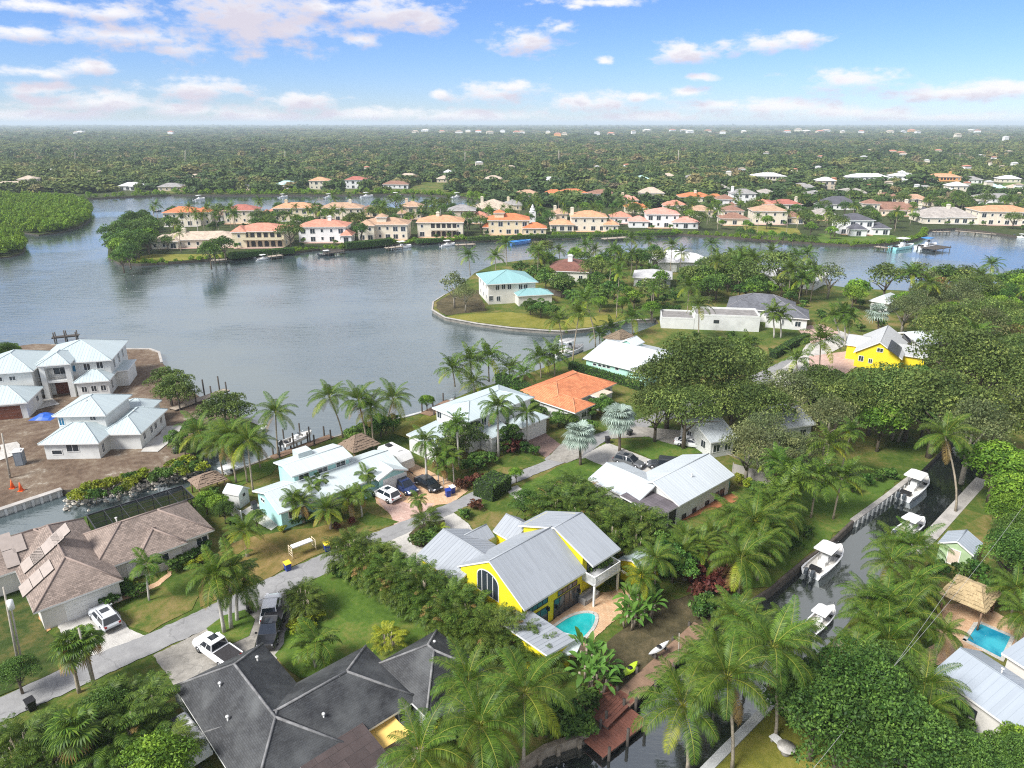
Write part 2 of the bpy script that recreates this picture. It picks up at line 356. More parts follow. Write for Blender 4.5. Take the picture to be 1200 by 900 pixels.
WATER = water_mat('lagoon_water', (.058, .080, .086), .21, 1.4, .58); CANALW = water_mat('canal_water', (.012, .015, .015), .21, 1.6, .08)
WL = -0.9
sheet('water', [(-3500, -300), (3500, -300), (3500, 2600), (-3500, 2600)], WATER, WL, px=False)
# the land this side of the lagoon, with the canal cut into it from the near side
LB = [(600, 905), (640, 877), (690, 860), (742, 822), (790, 772), (835, 735), (870, 712), (905, 690), (940, 660), (975, 635), (1000, 611), (1040, 582), (1078, 553), (1105, 526), (1120, 512)]
RB = [(828, 900), (905, 822), (945, 780), (985, 740), (1030, 690), (1068, 648), (1090, 628), (1120, 595), (1150, 562), (1160, 545), (1150, 522)]
SHORE_A = [(-500, 700), (-80, 645), (0, 630), (60, 616), (140, 594), (200, 579), (232, 566), (262, 556), (300, 542), (330, 531), (360, 522), (395, 511), (440, 498), (470, 490), (510, 479), (530, 468), (560, 455), (600, 444),
    (640, 430), (672, 417), (700, 406), (730, 395), (758, 385), (772, 379), (768, 374), (735, 375), (712, 381), (690, 385), (660, 388), (640, 387), (600, 384), (560, 379), (522, 372), (507, 363), (508, 354), (522, 345), (540, 334), (556, 320),
    (580, 309), (620, 304), (660, 303), (700, 304), (740, 302), (775, 300), (800, 303), (850, 311), (900, 321), (950, 331), (1000, 338), (1100, 342), (1200, 337), (1320, 335), (1700, 345)]
a_px = SHORE_A
w_ = [W(*p) for p in a_px]
outline_a = [(p.x, p.y) for p in w_] + [(420, 60), (200, -60)]
rb0 = W(*RB[0]); lb0 = W(*LB[0])
outline_a += [(rb0.x - 16, -60)] + [tuple(W(*p)[:2]) for p in RB] + [tuple(W(*p)[:2]) for p in LB[::-1]] + [(lb0.x - 26, -60), (-420, -60)]
sheet('ground', outline_a, [LAWN, EARTHSIDE], 0.0, skirt=3, px=False)
# building plot on the left, villa spit, mangrove islets, far mainland
SHORE_B = [(-500, 640), (-100, 628), (0, 598), (72, 574), (100, 573), (150, 563), (190, 553), (222, 543), (238, 533), (270, 521), (289, 513), (305, 506), (311, 500), (300, 495), (286, 489), (262, 483), (240, 470), (205, 441), (190, 425), (187, 413), (176, 409), (148, 409), (100, 404), (40, 403), (0, 408), (-60, 414), (-500, 470)]
sheet('building_plot', SHORE_B, [DIRT, EARTHSIDE], 0.0, skirt=3)
SHORE_C = [(126, 300), (140, 308), (165, 309), (200, 307), (240, 304), (262, 303), (300, 299), (335, 296), (375, 291), (400, 292), (440, 287), (490, 284), (540, 281), (600, 279), (650, 277), (730, 274), (800, 274), (850, 277), (900, 281), (950, 284), (1000, 287), (1026, 286), (1062, 283), (1085, 276), (1090, 269), (1120, 267), (1150, 270), (1190, 276), (1300, 283), (1500, 300)]
BACK_C = [(562, 239), (545, 241), (450, 244), (350, 248), (250, 251), (175, 256), (150, 263), (128, 280)]
SHORE_D = [(-900, 236), (0, 235), (105, 232), (150, 230), (200, 228), (300, 228), (420, 228), (470, 227), (540, 230), (560, 235)]
c_w = [tuple(W(*p)[:2]) for p in SHORE_C]; bc_w = [tuple(W(*p)[:2]) for p in BACK_C]; d_w = [tuple(W(*p)[:2]) for p in SHORE_D]
far_outline = c_w + [(900, 200), (3500, 300), (40000, 6000), (40000, 45000), (-40000, 45000), (-40000, 6000), (-3500, 480)] + d_w + bc_w
sheet('mainland', far_outline, [FLOOR, EARTHSIDE], 0.0, skirt=3, px=False)
MANG1 = [(-300, 262), (-300, 232), (0, 232), (60, 234), (95, 238), (107, 246), (104, 258), (92, 265), (70, 271), (45, 274), (20, 270), (0, 266)]
MANG2 = [(-200, 290), (-60, 272), (0, 272), (18, 277), (29, 287), (27, 294), (12, 299), (-20, 302)]
for k, pl in enumerate((MANG1, MANG2)): sheet('mangrove_mud', pl, [FLOOR, EARTHSIDE], -.4, skirt=2)
WPOLY = outline_a
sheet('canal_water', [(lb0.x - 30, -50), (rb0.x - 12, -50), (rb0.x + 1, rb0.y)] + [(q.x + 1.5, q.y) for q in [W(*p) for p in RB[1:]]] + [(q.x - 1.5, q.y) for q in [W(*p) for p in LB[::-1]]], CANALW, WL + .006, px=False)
# road
R_UP = [(-90, 858), (0, 818), (92, 775), (170, 745), (225, 720), (300, 685), (375, 651), (440, 624), (522, 592), (582, 564), (635, 541), (660, 522), (702, 508), (750, 491), (830, 462), (900, 432), (950, 406), (985, 390)]
R_LO = [(-90, 886), (0, 848), (100, 802), (175, 768), (250, 734), (330, 697), (408, 660), (457, 634), (530, 602), (590, 572), (652, 546), (685, 534), (712, 515), (760, 500), (840, 474), (915, 443), (965, 413), (1008, 396)]
sheet('road', R_UP + R_LO[::-1], ASPH, .06, block=True, rough=.1)
sheet('road', [(-40, 870), (0, 852), (14, 846), (10, 868), (8, 905), (-40, 925)], OLDC, .05)
# drives and paved areas
def pave(name, pts, m, z=.04, label=None): return sheet(name, pts, m, z, block=True, rough=.05)
pave('driveway', [(66, 731), (118, 704), (139, 718), (152, 738), (174, 747), (94, 779), (88, 770), (77, 751)], CONC)
pave('path', [(66, 731), (50, 741), (46, 737), (62, 727)], CONC, .035)
pave('path', [(118, 706), (150, 697), (182, 683), (197, 672), (195, 664), (200, 666), (201, 674), (186, 687), (152, 701), (124, 712)], TANP, .035)
pave('driveway', [(180, 768), (243, 737), (300, 708), (335, 696), (343, 728), (333, 762), (300, 800), (250, 830), (205, 812)], OLDC)
pave('driveway', [(463, 545), (480, 541), (495, 548), (525, 563), (549, 575), (530, 590), (512, 592), (495, 600), (470, 613), (462, 606), (441, 590), (438, 577), (446, 560)], TANP)
pave('driveway', [(442, 586), (452, 582), (478, 590), (510, 590), (495, 602), (462, 616), (458, 604)], PINKP, .05)
pave('path', [(282, 600), (300, 589), (331, 612), (318, 622), (300, 612)], CONC)
pave('driveway', [(452, 635), (530, 600), (549, 614), (557, 626), (540, 648), (515, 672), (485, 662)], CONC)
pave('driveway', [(592, 574), (606, 569), (626, 585), (611, 592)], CONC, .045)
pave('driveway', [(606, 513), (632, 503), (657, 521), (640, 537)], REDP)
pave('driveway', [(640, 539), (657, 521), (690, 512), (682, 536), (664, 543)], OLDC, .065)
pave('driveway', [(678, 536), (712, 519), (768, 541), (800, 548), (770, 560), (715, 552)], CONC)
pave('driveway', [(703, 515), (745, 500), (800, 505), (830, 512), (790, 524), (760, 512)], OLDC, .045)
pave('driveway', [(905, 441), (935, 418), (945, 404), (985, 388), (1005, 397), (975, 413), (948, 432), (930, 452), (910, 455)], CONC, .07)
pave('driveway', [(948, 418), (1000, 411), (1004, 430), (985, 442), (948, 436)], PINKP, .08)
pave('driveway', [(932, 384), (962, 380), (985, 390), (952, 404)], PINKP, .075)
pave('patio', [(634, 738), (660, 718), (690, 698), (732, 690), (742, 705), (722, 726), (700, 745), (678, 772), (652, 768)], TANP)
pave('patio', [(1094, 724), (1110, 708), (1150, 708), (1185, 728), (1212, 738), (1190, 770), (1128, 760), (1110, 775), (1098, 780), (1072, 790), (1072, 770), (1100, 752)], TANP)
pave('patio', [(414, 858), (478, 818), (505, 848), (520, 862), (470, 905), (430, 905)], plain('pale_patio', (.55, .45, .32), .85, .15, .6), .05)
pave('path', [(40, 700), (52, 722), (60, 738), (53, 742), (40, 726), (30, 706)], plain('orange_edging', (.42, .25, .11), .9, .2), .03)
pave('path', [(775, 598), (862, 578), (868, 586), (795, 612), (770, 625), (762, 612)], plain('red_mulch', (.30, .12, .05), .95, .3), .03)
pave('patio', [(943, 613), (968, 605), (983, 614), (968, 629), (944, 619)], plain('sand_pad', (.50, .36, .18), .95, .2), .03)
# lawns with a look of their own
def lawn(name, pts, m, z=.02): return sheet(name, pts, m, z, rough=.3)
lawn('lawn', [(345, 690), (372, 672), (398, 670), (428, 680), (470, 712), (505, 738), (470, 775), (420, 790), (352, 795), (322, 768), (343, 730)], LUSH)
lawn('lawn', [(242, 737), (262, 722), (288, 715), (299, 727), (292, 746), (272, 755), (252, 751)], LUSH, .055)
lawn('lawn', [(104, 803), (176, 769), (205, 806), (216, 822), (180, 845), (120, 842), (60, 850), (20, 846)], LAWN)
lawn('lawn', [(152, 735), (139, 716), (200, 680), (255, 655), (262, 668), (240, 690), (225, 715), (175, 742)], LAWN)
lawn('lawn', [(232, 690), (262, 640), (300, 628), (385, 615), (430, 608), (462, 618), (435, 622), (373, 650), (300, 683), (235, 712)], DRY)
lawn('lawn', [(395, 632), (430, 600), (468, 612), (440, 622)], LAWN, .03)
lawn('lawn', [(530, 599), (590, 573), (612, 592), (600, 620), (558, 628), (548, 612)], LAWN)
lawn('lawn', [(479, 627), (490, 616), (510, 612), (521, 610), (522, 624), (512, 638), (495, 642), (483, 639)], LITTER, .06)
lawn('lawn', [(600, 575), (652, 548), (686, 537), (720, 552), (700, 575), (640, 580), (615, 592)], LUSH)
lawn('lawn', [(727, 523), (766, 541), (830, 529), (845, 521), (800, 524), (755, 512)], LUSH, .05)
lawn('lawn', [(540, 560), (610, 525), (640, 540), (580, 562), (550, 573)], LAWN, .03)
lawn('lawn', [(460, 508), (508, 482), (512, 492), (480, 515)], YELL)
lawn('lawn', [(520, 372), (545, 368), (600, 366), (640, 371), (690, 372), (735, 366), (740, 372), (712, 380), (690, 384), (640, 386), (600, 383), (560, 378)], YELL)
lawn('lawn', [(300, 545), (330, 536), (318, 556), (275, 573), (266, 560)], LUSH)
lawn('lawn', [(512, 362), (512, 354), (526, 346), (560, 340), (570, 364), (522, 370)], LITTER)
lawn('lawn', [(240, 535), (270, 523), (305, 506), (309, 500), (295, 496), (262, 490), (240, 500), (215, 530)], LUSH)
lawn('lawn', [(862, 590), (868, 580), (960, 560), (1060, 558), (1000, 610), (940, 656), (905, 688), (878, 690), (862, 660)], LUSH)
lawn('lawn', [(690, 790), (720, 745), (760, 710), (810, 696), (840, 716), (830, 736), (780, 760), (735, 815)], LITTER)
lawn('lawn', [(833, 900), (905, 824), (960, 830), (1030, 880), (1040, 920), (830, 920)], YELL)
lawn('lawn', [(1100, 640), (1122, 596), (1160, 560), (1200, 590), (1180, 640)], LAWN)
lawn('lawn', [(160, 308), (200, 306), (262, 302), (258, 298), (180, 298), (160, 302)], YELL)
lawn('lawn', [(940, 283), (1000, 285), (1026, 284), (1060, 280), (1040, 274), (960, 274)], LUSH)
lawn('lawn', [(870, 272), (940, 276), (935, 268), (872, 264)], YELL)
lawn('lawn', [(1135, 222), (1165, 221), (1160, 214), (1138, 214)], LUSH); lawn('lawn', [(1172, 221), (1215, 221), (1215, 214), (1176, 214)], LUSH)
lawn('lawn', [(1058, 220), (1085, 221), (1082, 214), (1060, 214)], LUSH)
lawn('lawn', [(475, 225), (520, 226), (530, 214), (495, 212)], LAWN); lawn('lawn', [(676, 222), (700, 222), (694, 213), (676, 213)], LUSH)
lawn('lawn', [(180, 227), (560, 227), (540, 222), (180, 222)], LAWN)
lawn('lawn', [(1148, 470), (1205, 470), (1205, 480), (1150, 480)], OLDC)
lawn('lawn', [(20, 470), (60, 466), (70, 474), (40, 482)], CONC, .03); lawn('lawn', [(0, 522), (20, 518), (24, 530), (0, 540)], CONC, .03)
lawn('lawn', [(165, 530), (195, 500), (215, 498), (205, 515), (185, 530)], CONC, .03)
lawn('lawn', [(0, 640), (46, 716), (55, 742), (75, 752), (88, 776), (0, 816), (-60, 840), (-60, 620)], ground('dark_lawn', [(.35, (.02, .04, .008)), (.5, (.05, .08, .018)), (.65, (.14, .12, .04))], .15, 1.6))
# ------------------------------------------------------------------ sea walls, docks
def wall_run(name, label, pts, m, capm=None, ribs=0.0, capw=.45, top=.12, flip=False, group=None, px=True):
    w = [W(*p) for p in pts] if px else pts
    o = w[0]; root = thing(name, label, 'sea wall', (o.x, o.y, 0), 0, group)
    mb = MB(); cp = MB(); rb = MB()
    for i in range(len(w) - 1):
        a, b = w[i] - o, w[i + 1] - o; d = b - a; L = d.length; an = math.atan2(d.y, d.x); nrm = Vector((-d.y, d.x, 0)).normalized() * (-1 if flip else 1)
        c = (a + b) / 2
        mb.box((c.x + nrm.x * .02, c.y + nrm.y * .02, -1.2), (L, .16, 2.5), an); cp.box((c.x - nrm.x * .1, c.y - nrm.y * .1, top - .08 + .002 * (i % 2)), (L + .1, capw, .2), an)
        if ribs:
            k = int(L / ribs)
            for q in range(k):
                p = a + d * ((q + .5) / max(k, 1)) + nrm * .22; rb.box((p.x, p.y, -.9), (.3, .3, 1.9), an)
    mb.build('wall_face', m, root); cp.build('cap', capm or m, root)
    if ribs and rb.v: tag(rb.build('pile', m, root), kind='stuff')
    return root
wall_run('sea_wall', 'white ribbed sea wall with pale cap beside the canal lawn', [(1000, 611), (1040, 582), (1060, 566), (1078, 553)], SEAW, SEAC, 1.3, .7, .15, True)
wall_run('sea_wall', 'dark timber sea wall along the green canal bank', [(870, 712), (905, 690), (940, 660), (975, 635), (1000, 611)], SEAD, SEAD, 0, .3, .1, True)
wall_run('sea_wall', 'pale concrete sea wall below the coconut palms', [(790, 940), (828, 900), (905, 822), (945, 780)], SEAC, SEAW, 0, .8, .15, False)
wall_run('sea_wall', 'broken concrete wall beside the green shed lawn', [(1068, 648), (1090, 628), (1120, 595), (1150, 562)], SEAC, SEAC, 0, 1.6, .1, False)
wall_run('sea_wall', 'weathered timber wall under the near palms', [(580, 920), (600, 905), (640, 877), (690, 860)], plain('grey_timber', (.24, .20, .15), .9, .3, 1.4), None, 1.6, .5, .12, True)
wall_run('sea_wall', 'curved dark sea wall round the aqua house point', [(768, 374), (735, 375), (712, 381), (690, 385), (660, 388), (640, 387), (600, 384), (560, 379), (522, 372), (507, 363), (508, 354), (522, 345)], plain('stained_concrete', (.17, .16, .14), .9, .3, .8), SEAC, 0, .4, .12, True)
wall_run('sea_wall', 'white corrugated wall at the muddy building plot', [(-60, 617), (0, 598), (72, 574)], SEAW, SEAC, 1.0, .9, .15, True)
wall_run('sea_wall', 'white curved wall round the lawn tip of the building plot', [(238, 533), (270, 521), (289, 513), (305, 506), (311, 500), (300, 495), (286, 489)], SEAW, SEAW, 1.1, .8, .15, True)
wall_run('sea_wall', 'pale wall edging the muddy corner by the big white house', [(190, 425), (187, 413), (176, 409), (148, 409)], SEAC, SEAC, 0, .5, .15, True)
wall_run('sea_wall', 'dark wall below the lawn strip of the aqua tiki house', [(262, 556), (300, 542), (330, 531), (360, 522), (395, 511), (440, 498)], SEAD, SEAC, 0, .4, .1, False)
wall_run('sea_wall', 'white capped wall beside the grey hip house lawn', [(440, 498), (470, 490), (510, 479), (530, 468)], SEAW, SEAW, 0, .6, .15, False)
WOOD_RED = plain('red_deck_timber', (.19, .075, .05), .8, .25, 1.0); WOOD_GREY = plain('weathered_deck', (.33, .28, .22), .9, .25, 1.0); WOOD_DK = plain('dark_pile', (.07, .06, .05), .9, .3, 2)
WOOD_BR = plain('brown_deck', (.22, .14, .09), .85, .25, 1.0)
def dock(label, a, b, width, m, z=.25, piles=2, pileh=1.4, side=1, group=None, along=True):
    """a deck from pixel a to pixel b, laid board by board, on round piles"""
    A, B = W(*a, z), W(*b, z); d = B - A; L = d.length; an = math.atan2(d.y, d.x)
    root = thing('dock', label, 'dock', (A.x, A.y, 0), an, group)
    mb = MB(); n = max(4, int(L / .3))
    for i in range(n): mb.box(((i + .5) * L / n, side * width / 2, z - .05 + RND.uniform(-.008, .008)), (L / n - .025, width, .08))
    tag(mb.build('deck_board', m, root), kind='stuff')
    fr = MB(); fr.box((L / 2, side * .1, z - .2), (L, .12, .2)); fr.box((L / 2, side * (width - .1), z - .2), (L, .12, .2)); fr.build('joist', WOOD_DK, root)
    for i in range(piles):
        for v in (-.12, width + .12):
            x = L * (i + .25) / max(1, piles - .5); t = MB(); t.tube([(x, side * v, -2.5), (x, side * v, z + pileh * RND.uniform(.5, 1))], .14, 7); t.build('pile', WOOD_DK, root)
    return root
dock('red stained timber deck with steps below the pool garden', (670, 824), (712, 852), 4.2, WOOD_RED, .2, 2, .5, 1)
dock('lower red timber landing beside the red deck', (684, 868), (737, 828), 2.2, WOOD_RED, -.3, 3, 1.2, -1)
dock('long brown plank walk along the canal bank', (738, 828), (832, 738), 1.8, WOOD_BR, .2, 5, .6, 1)
dock('small red brown dock with three dark piles', (492, 484), (523, 468), 2.4, WOOD_BR, .2, 3, 1.6, -1)
dock('narrow timber dock behind the tiki house boat', (322, 538), (392, 512), 1.6, WOOD_BR, .15, 4, 1.8, 1)
dock('timber dock with tall dark piles off the building plot', (198, 478), (262, 455), 1.8, WOOD_GREY, .35, 4, 3.2, -1)
dock('short timber dock below the round palms', (975, 758), (1000, 738), 3.5, WOOD_GREY, .2, 2, .8, -1)
dock('thin jetty behind the big white house', (60, 396), (92, 393), 1.6, WOOD_DK, .3, 3, 1.7, 1)
for lab, a, b, w in (('small grey dock below the tan roofed villa', (248, 304), (266, 303), 3), ('brown dock before the salmon roofed villa', (312, 300), (328, 298), 3), ('dark wooden dock before the white villa', (378, 296), (400, 293), 3), ('low red dock below the palm clad villa', (450, 290), (470, 288), 2.5), ('grey dock behind the small white boat', (533, 286), (556, 285), 3), ('pale dock next to the blue covered boat', (624, 283), (645, 282), 3), ('long pale dock before the tan tiled villa', (704, 279), (732, 277), 3.5), ('wooden dock below the slate roofed villa', (1028, 288), (1044, 290), 3), ('dark covered dock under the blue canopy', (1078, 290), (1098, 287), 6),
                     ('grey dock before the grey roofed villa', (1092, 271), (1112, 271), 2), ('stepped dock along the eastern villa bank', (1120, 270), (1168, 274), 2)):
    dock(lab, a, b, w, WOOD_GREY if 'dark' not in lab else WOOD_DK, .3, 3, 1.0, -1)
# ------------------------------------------------------------------ houses
GLASS = glass_dark(); TRIM = plain('white_trim', (.74, .74, .72), .55, .06); DARKTRIM = plain('dark_frame_and_recess_shade', (.03, .03, .035), .4, .1)
GAR_W = plain('white_garage_door', (.68, .68, .66), .5, .06); WHITE = plain('white_render', (.62, .63, .61), .8, .09, .5, .3, 0, .28)
def roof_planes(rect, ze, kind, rise):
    u0, v0, u1, v1 = rect; um, vm = (u0 + u1) / 2, (v0 + v1) / 2; zr = ze + rise
    V = Vector; a, b, c, d = V((u0, v0, ze)), V((u1, v0, ze)), V((u1, v1, ze)), V((u0, v1, ze)); pl = []; caps = []
    if kind == 'hip':
        if u1 - u0 >= v1 - v0:
            h = (v1 - v0) / 2; p, q = V((u0 + h, vm, zr)), V((u1 - h, vm, zr))
            if (q - p).length < .4: q = p = (p + q) / 2
            pl = [[a, b, q, p] if p != q else [a, b, p], [c, d, p, q] if p != q else [c, d, p], [d, a, p], [b, c, q]]
            caps = [(a, p), (d, p), (b, q), (c, q)] + ([(p, q)] if p != q else [])
        else:
            h = (u1 - u0) / 2; p, q = V((um, v0 + h, zr)), V((um, v1 - h, zr))
            pl = [[d, a, p, q], [b, c, q, p], [a, b, p], [c, d, q]]; caps = [(a, p), (b, p), (c, q), (d, q), (p, q)]
    elif kind == 'gable_u':
        p, q = V((u0, vm, zr)), V((u1, vm, zr)); pl = [[a, b, q, p], [c, d, p, q]]; caps = [(p, q)]
    elif kind == 'gable_v':
        p, q = V((um, v0, zr)), V((um, v1, zr)); pl = [[d, a, p, q], [b, c, q, p]]; caps = [(p, q)]
    elif kind == 'shed_v': pl = [[a, b, V((u1, v1, zr)), V((u0, v1, zr))]]
    elif kind == 'shed_u': pl = [[a, V((u1, v0, zr)), V((u1, v1, zr)), d]]
    elif kind == 'shed_u-': pl = [[V((u0, v0, zr)), b, c, V((u0, v1, zr))]]
    else: pl = [[a, b, c, d]]
    return pl, caps
def seam_lines(mb, poly, step, h=.022, w=.04, across=False):
    n = (poly[1] - poly[0]).cross(poly[2] - poly[0]).normalized()
    if n.z < 0: n = -n
    hz = Vector((-n.y, n.x, 0)); hz = hz.normalized() if hz.length > 1e-3 else Vector((1, 0, 0)); sl = n.cross(hz)
    if across: hz, sl = sl, hz
    o = poly[0]; q = [((p - o).dot(hz), (p - o).dot(sl)) for p in poly]; x0, x1 = min(p[0] for p in q), max(p[0] for p in q)
    k = int((x1 - x0) / step)
    for i in range(1, k + 1):
        x = x0 + i * step; ys = []
        for j in range(len(q)):
            (ax, ay), (bx, by) = q[j], q[(j + 1) % len(q)]
            if (ax - x) * (bx - x) < 0: ys.append(ay + (by - ay) * (x - ax) / (bx - ax))
        if len(ys) >= 2 and max(ys) - min(ys) > .3:
            A = o + hz * x + sl * (min(ys) + .02); B = o + hz * x + sl * (max(ys) - .02); s = hz * w / 2; t = n * h
            mb.face([A - s, A + s, A + s * .6 + t, A - s * .6 + t]); mb.face([B + s, B - s, B - s * .6 + t, B + s * .6 + t])
            mb.face([A - s, A - s * .6 + t, B - s * .6 + t, B - s]); mb.face([A + s, B + s, B + s * .6 + t, A + s * .6 + t]); mb.face([A - s * .6 + t, A + s * .6 + t, B + s * .6 + t, B - s * .6 + t])
class House:
    def __init__(s, name, label, short, cat, p0, p1, z, wall, roof, seam=0.0, cap=None, group=None, org=None, ang=None, trim=None):
        if org is None:
            A, B = W(*p0, z), W(*p1, z); s.ang = math.atan2(B.y - A.y, B.x - A.x); s.o = Vector((A.x, A.y, 0))
        else: s.o = Vector((org[0], org[1], 0)); s.ang = ang
        s.u = Vector((math.cos(s.ang), math.sin(s.ang), 0)); s.v = Vector((-s.u.y, s.u.x, 0))
        s.root = thing(name, label, cat, s.o, s.ang, group); s.wm, s.rm, s.seam, s.capm = wall, roof, seam, cap; s.trim = trim or TRIM
        s.blocks = []; s.short = short; s.nb = 0
    def L(s, p): d = Vector(p) - s.o; return Vector((d.dot(s.u), d.dot(s.v), p[2]))
    def G(s, u, v, z=0): return s.o + s.u * u + s.v * v + Vector((0, 0, z))
    def pl(s, px, py, z): return s.L(W(px, py, z))
    def block(s, rect, ze, kind='hip', rise=1.5, ov=.5, zb=0.0, wm=None, rm=None, seam=None, walls=True, th=.2, cap=None, ovu=None):
        u0, v0, u1, v1 = rect; s.nb += 1; e = .003 * s.nb
        ou = ov if ovu is None else ovu; wu0, wv0, wu1, wv1 = u0 + ou + e, v0 + ov + e, u1 - ou - e, v1 - ov - e; wm = wm or s.wm; rm = rm or s.rm
        pl, caps = roof_planes(rect, ze + e, kind, rise)
        if walls:
            mb = MB(); top = ze - .04
            for (a, b) in (((wu0, wv0), (wu1, wv0)), ((wu1, wv0), (wu1, wv1)), ((wu1, wv1), (wu0, wv1)), ((wu0, wv1), (wu0, wv0))):
                mb.face([(a[0], a[1], zb), (b[0], b[1], zb), (b[0], b[1], top), (a[0], a[1], top)])
            if kind in ('gable_u', 'gable_v'):
                um, vm = (wu0 + wu1) / 2, (wv0 + wv1) / 2
                half = (v1 - v0) / 2 if kind == 'gable_u' else (u1 - u0) / 2; hw = half - ov; zt = ze + rise * (1 - 0 / half) - .12
                t0 = top + rise * ov / half - .06
                for q in ((wu0, wu1) if kind == 'gable_u' else (wv0, wv1)):
                    if kind == 'gable_u': mb.face([(q, wv0, top), (q, wv1, top), (q, wv1, t0), (q, vm, zt), (q, wv0, t0)])
                    else: mb.face([(wu0, q, top), (wu1, q, top), (wu1, q, t0), (um, q, zt), (wu0, q, t0)])
            elif kind == 'shed_v':
                mb.face([(wu0, wv0, top), (wu0, wv1, top), (wu0, wv1, top + rise * .9)]); mb.face([(wu1, wv0, top), (wu1, wv1, top), (wu1, wv1, top + rise * .9)]); mb.face([(wu0, wv1, top), (wu1, wv1, top), (wu1, wv1, top + rise * .9), (wu0, wv1, top + rise * .9)])
            mb.build('wall', wm, s.root)
        if kind != 'none':
            ro = MB()
            for p in pl: ro.slab(p, th, 0, 1)
            r = ro.build('roof', [rm, s.trim], s.root)
            sm = s.seam if seam is None else seam
            if sm:
                sb = MB()
                for p in pl: seam_lines(sb, p, sm)
                if sb.v: tag(sb.build('roof_seam', rm, r), kind='stuff')
            cm = cap or s.capm
            if cm and caps:
                cb = MB()
                for a, b in caps: cb.tube([a + Vector((0, 0, .0)), b + Vector((0, 0, .0))], .11, 5)
                cb.build('ridge_cap', cm, r)
            elif sm and caps:
                cb = MB()
                for a, b in caps: cb.tube([a, b], .09, 4)
                cb.build('ridge_cap', rm, r)
        bk = dict(w=(wu0, wv0, wu1, wv1), ze=ze, zb=zb); s.blocks.append(bk)
        occ([s.G(wu0, wv0), s.G(wu1, wv0), s.G(wu1, wv1), s.G(wu0, wv1)])
        return bk
    def frame_of(s, bk, side):
        u0, v0, u1, v1 = bk['w']
        return {'u0': (Vector((u0, v0, 0)), Vector((0, 1, 0)), Vector((-1, 0, 0))), 'u1': (Vector((u1, v0, 0)), Vector((0, 1, 0)), Vector((1, 0, 0))),
                'v0': (Vector((u0, v0, 0)), Vector((1, 0, 0)), Vector((0, -1, 0))), 'v1': (Vector((u0, v1, 0)), Vector((1, 0, 0)), Vector((0, 1, 0)))}[side]
    def hit(s, bk, side, px, py):
        o, d, n = s.frame_of(bk, side); O = s.G(*o[:2]); N = s.u * n.x + s.v * n.y; rd = ray(px, py); t = (O - CAMLOC).dot(N) / rd.dot(N); p = s.L(CAMLOC + rd * t)
        return (p - o).dot(d), p.z
    def opening(s, bk, side, a, z, w, h, name='window', panes=2, fm=None, gm=None, rows=1, fw=.08, arch=False):
        o, d, n = s.frame_of(bk, side); c = o + d * a; fm = fm or s.trim; gm = gm or GLASS
        X, Z, N = d, Vector((0, 0, 1)), n
        def bx(mb, x0, z0, x1, z1, n0, n1):
            vs = [c + X * x + N * k + Z * (z + zz) for k in (n0, n1) for x, zz in ((x0, z0), (x1, z0), (x1, z1), (x0, z1))]
            fl = X.cross(Z).dot(N) > 0
            fs = [(0, 3, 2, 1), (4, 5, 6, 7), (0, 1, 5, 4), (1, 2, 6, 5), (2, 3, 7, 6), (3, 0, 4, 7)]
            mb.mesh(vs, fs if fl else [f[::-1] for f in fs])
        f = MB(); hw, hh = w / 2, h / 2
        if arch:
            pts = [(-hw, -hh), (hw, -hh)] + [(hw * math.cos(k * math.pi / 10), hh - hw * .62 + hw * .62 * math.sin(k * math.pi / 10)) for k in range(11)]
            fl = X.cross(Z).dot(N) > 0
            def fan(mb, k, n1):
                P3 = [c + X * x * k + Z * (z + zz * k) + N * n1 for x, zz in pts]; Q3 = [c + X * x * k + Z * (z + zz * k) for x, zz in pts]
                mb.face(P3 if fl else P3[::-1])
                for i in range(len(P3)):
                    j = (i + 1) % len(P3); mb.face([P3[i], Q3[i], Q3[j], P3[j]] if fl else [P3[j], Q3[j], Q3[i], P3[i]])
            fan(f, 1.0, .05); wn = f.build(name, fm, s.root); g = MB(); fan(g, .93, .075); g.build('pane', gm, wn)
            mu = MB()
            for k in range(1, panes): bx(mu, -hw + w * k / panes - .04, -hh, -hw + w * k / panes + .04, hh * .8, .06, .11)
            if mu.v: mu.build('mullion', fm, wn)
            return wn
        bx(f, -hw, -hh, hw, -hh + fw, -.02, .06); bx(f, -hw, hh - fw, hw, hh, -.02, .06); bx(f, -hw, -hh + fw, -hw + fw, hh - fw, -.02, .06); bx(f, hw - fw, -hh + fw, hw, hh - fw, -.02, .06)
        pw = (w - 2 * fw) / panes; ph = (h - 2 * fw) / rows
        for k in range(1, panes): bx(f, -hw + fw + pw * k - .03, -hh + fw, -hw + fw + pw * k + .03, hh - fw, 0, .055)
        for k in range(1, rows): bx(f, -hw + fw, -hh + fw + ph * k - .025, hw - fw, -hh + fw + ph * k + .025, 0, .05)
        wn = f.build(name, fm, s.root)
        for i in range(panes):
            g = MB(); bx(g, -hw + fw + pw * i, -hh + fw, -hw + fw + pw * (i + 1), hh - fw, -.01, .025); g.build('pane', gm, wn)
        return wn
    def win(s, bk, side, px, py, w, h, **k):
        a, z = s.hit(bk, side, px, py); o, d, n = s.frame_of(bk, side); L = (bk['w'][2] - bk['w'][0]) if side[0] == 'v' else (bk['w'][3] - bk['w'][1])
        a = min(max(a, w / 2 + .1), L - w / 2 - .1); zl = bk['zb'] + h / 2 + .03; z = max(zl, min(z, bk['ze'] - h / 2 - .25))
        return s.opening(bk, side, a, z, w, h, **k)
    def door(s, bk, side, px, py, w=1.0, h=2.1, m=None, **k):
        a, z = s.hit(bk, side, px, py); return s.opening(bk, side, a, bk['zb'] + h / 2 + .03, w, h, name='door', gm=m or GLASS, **k)
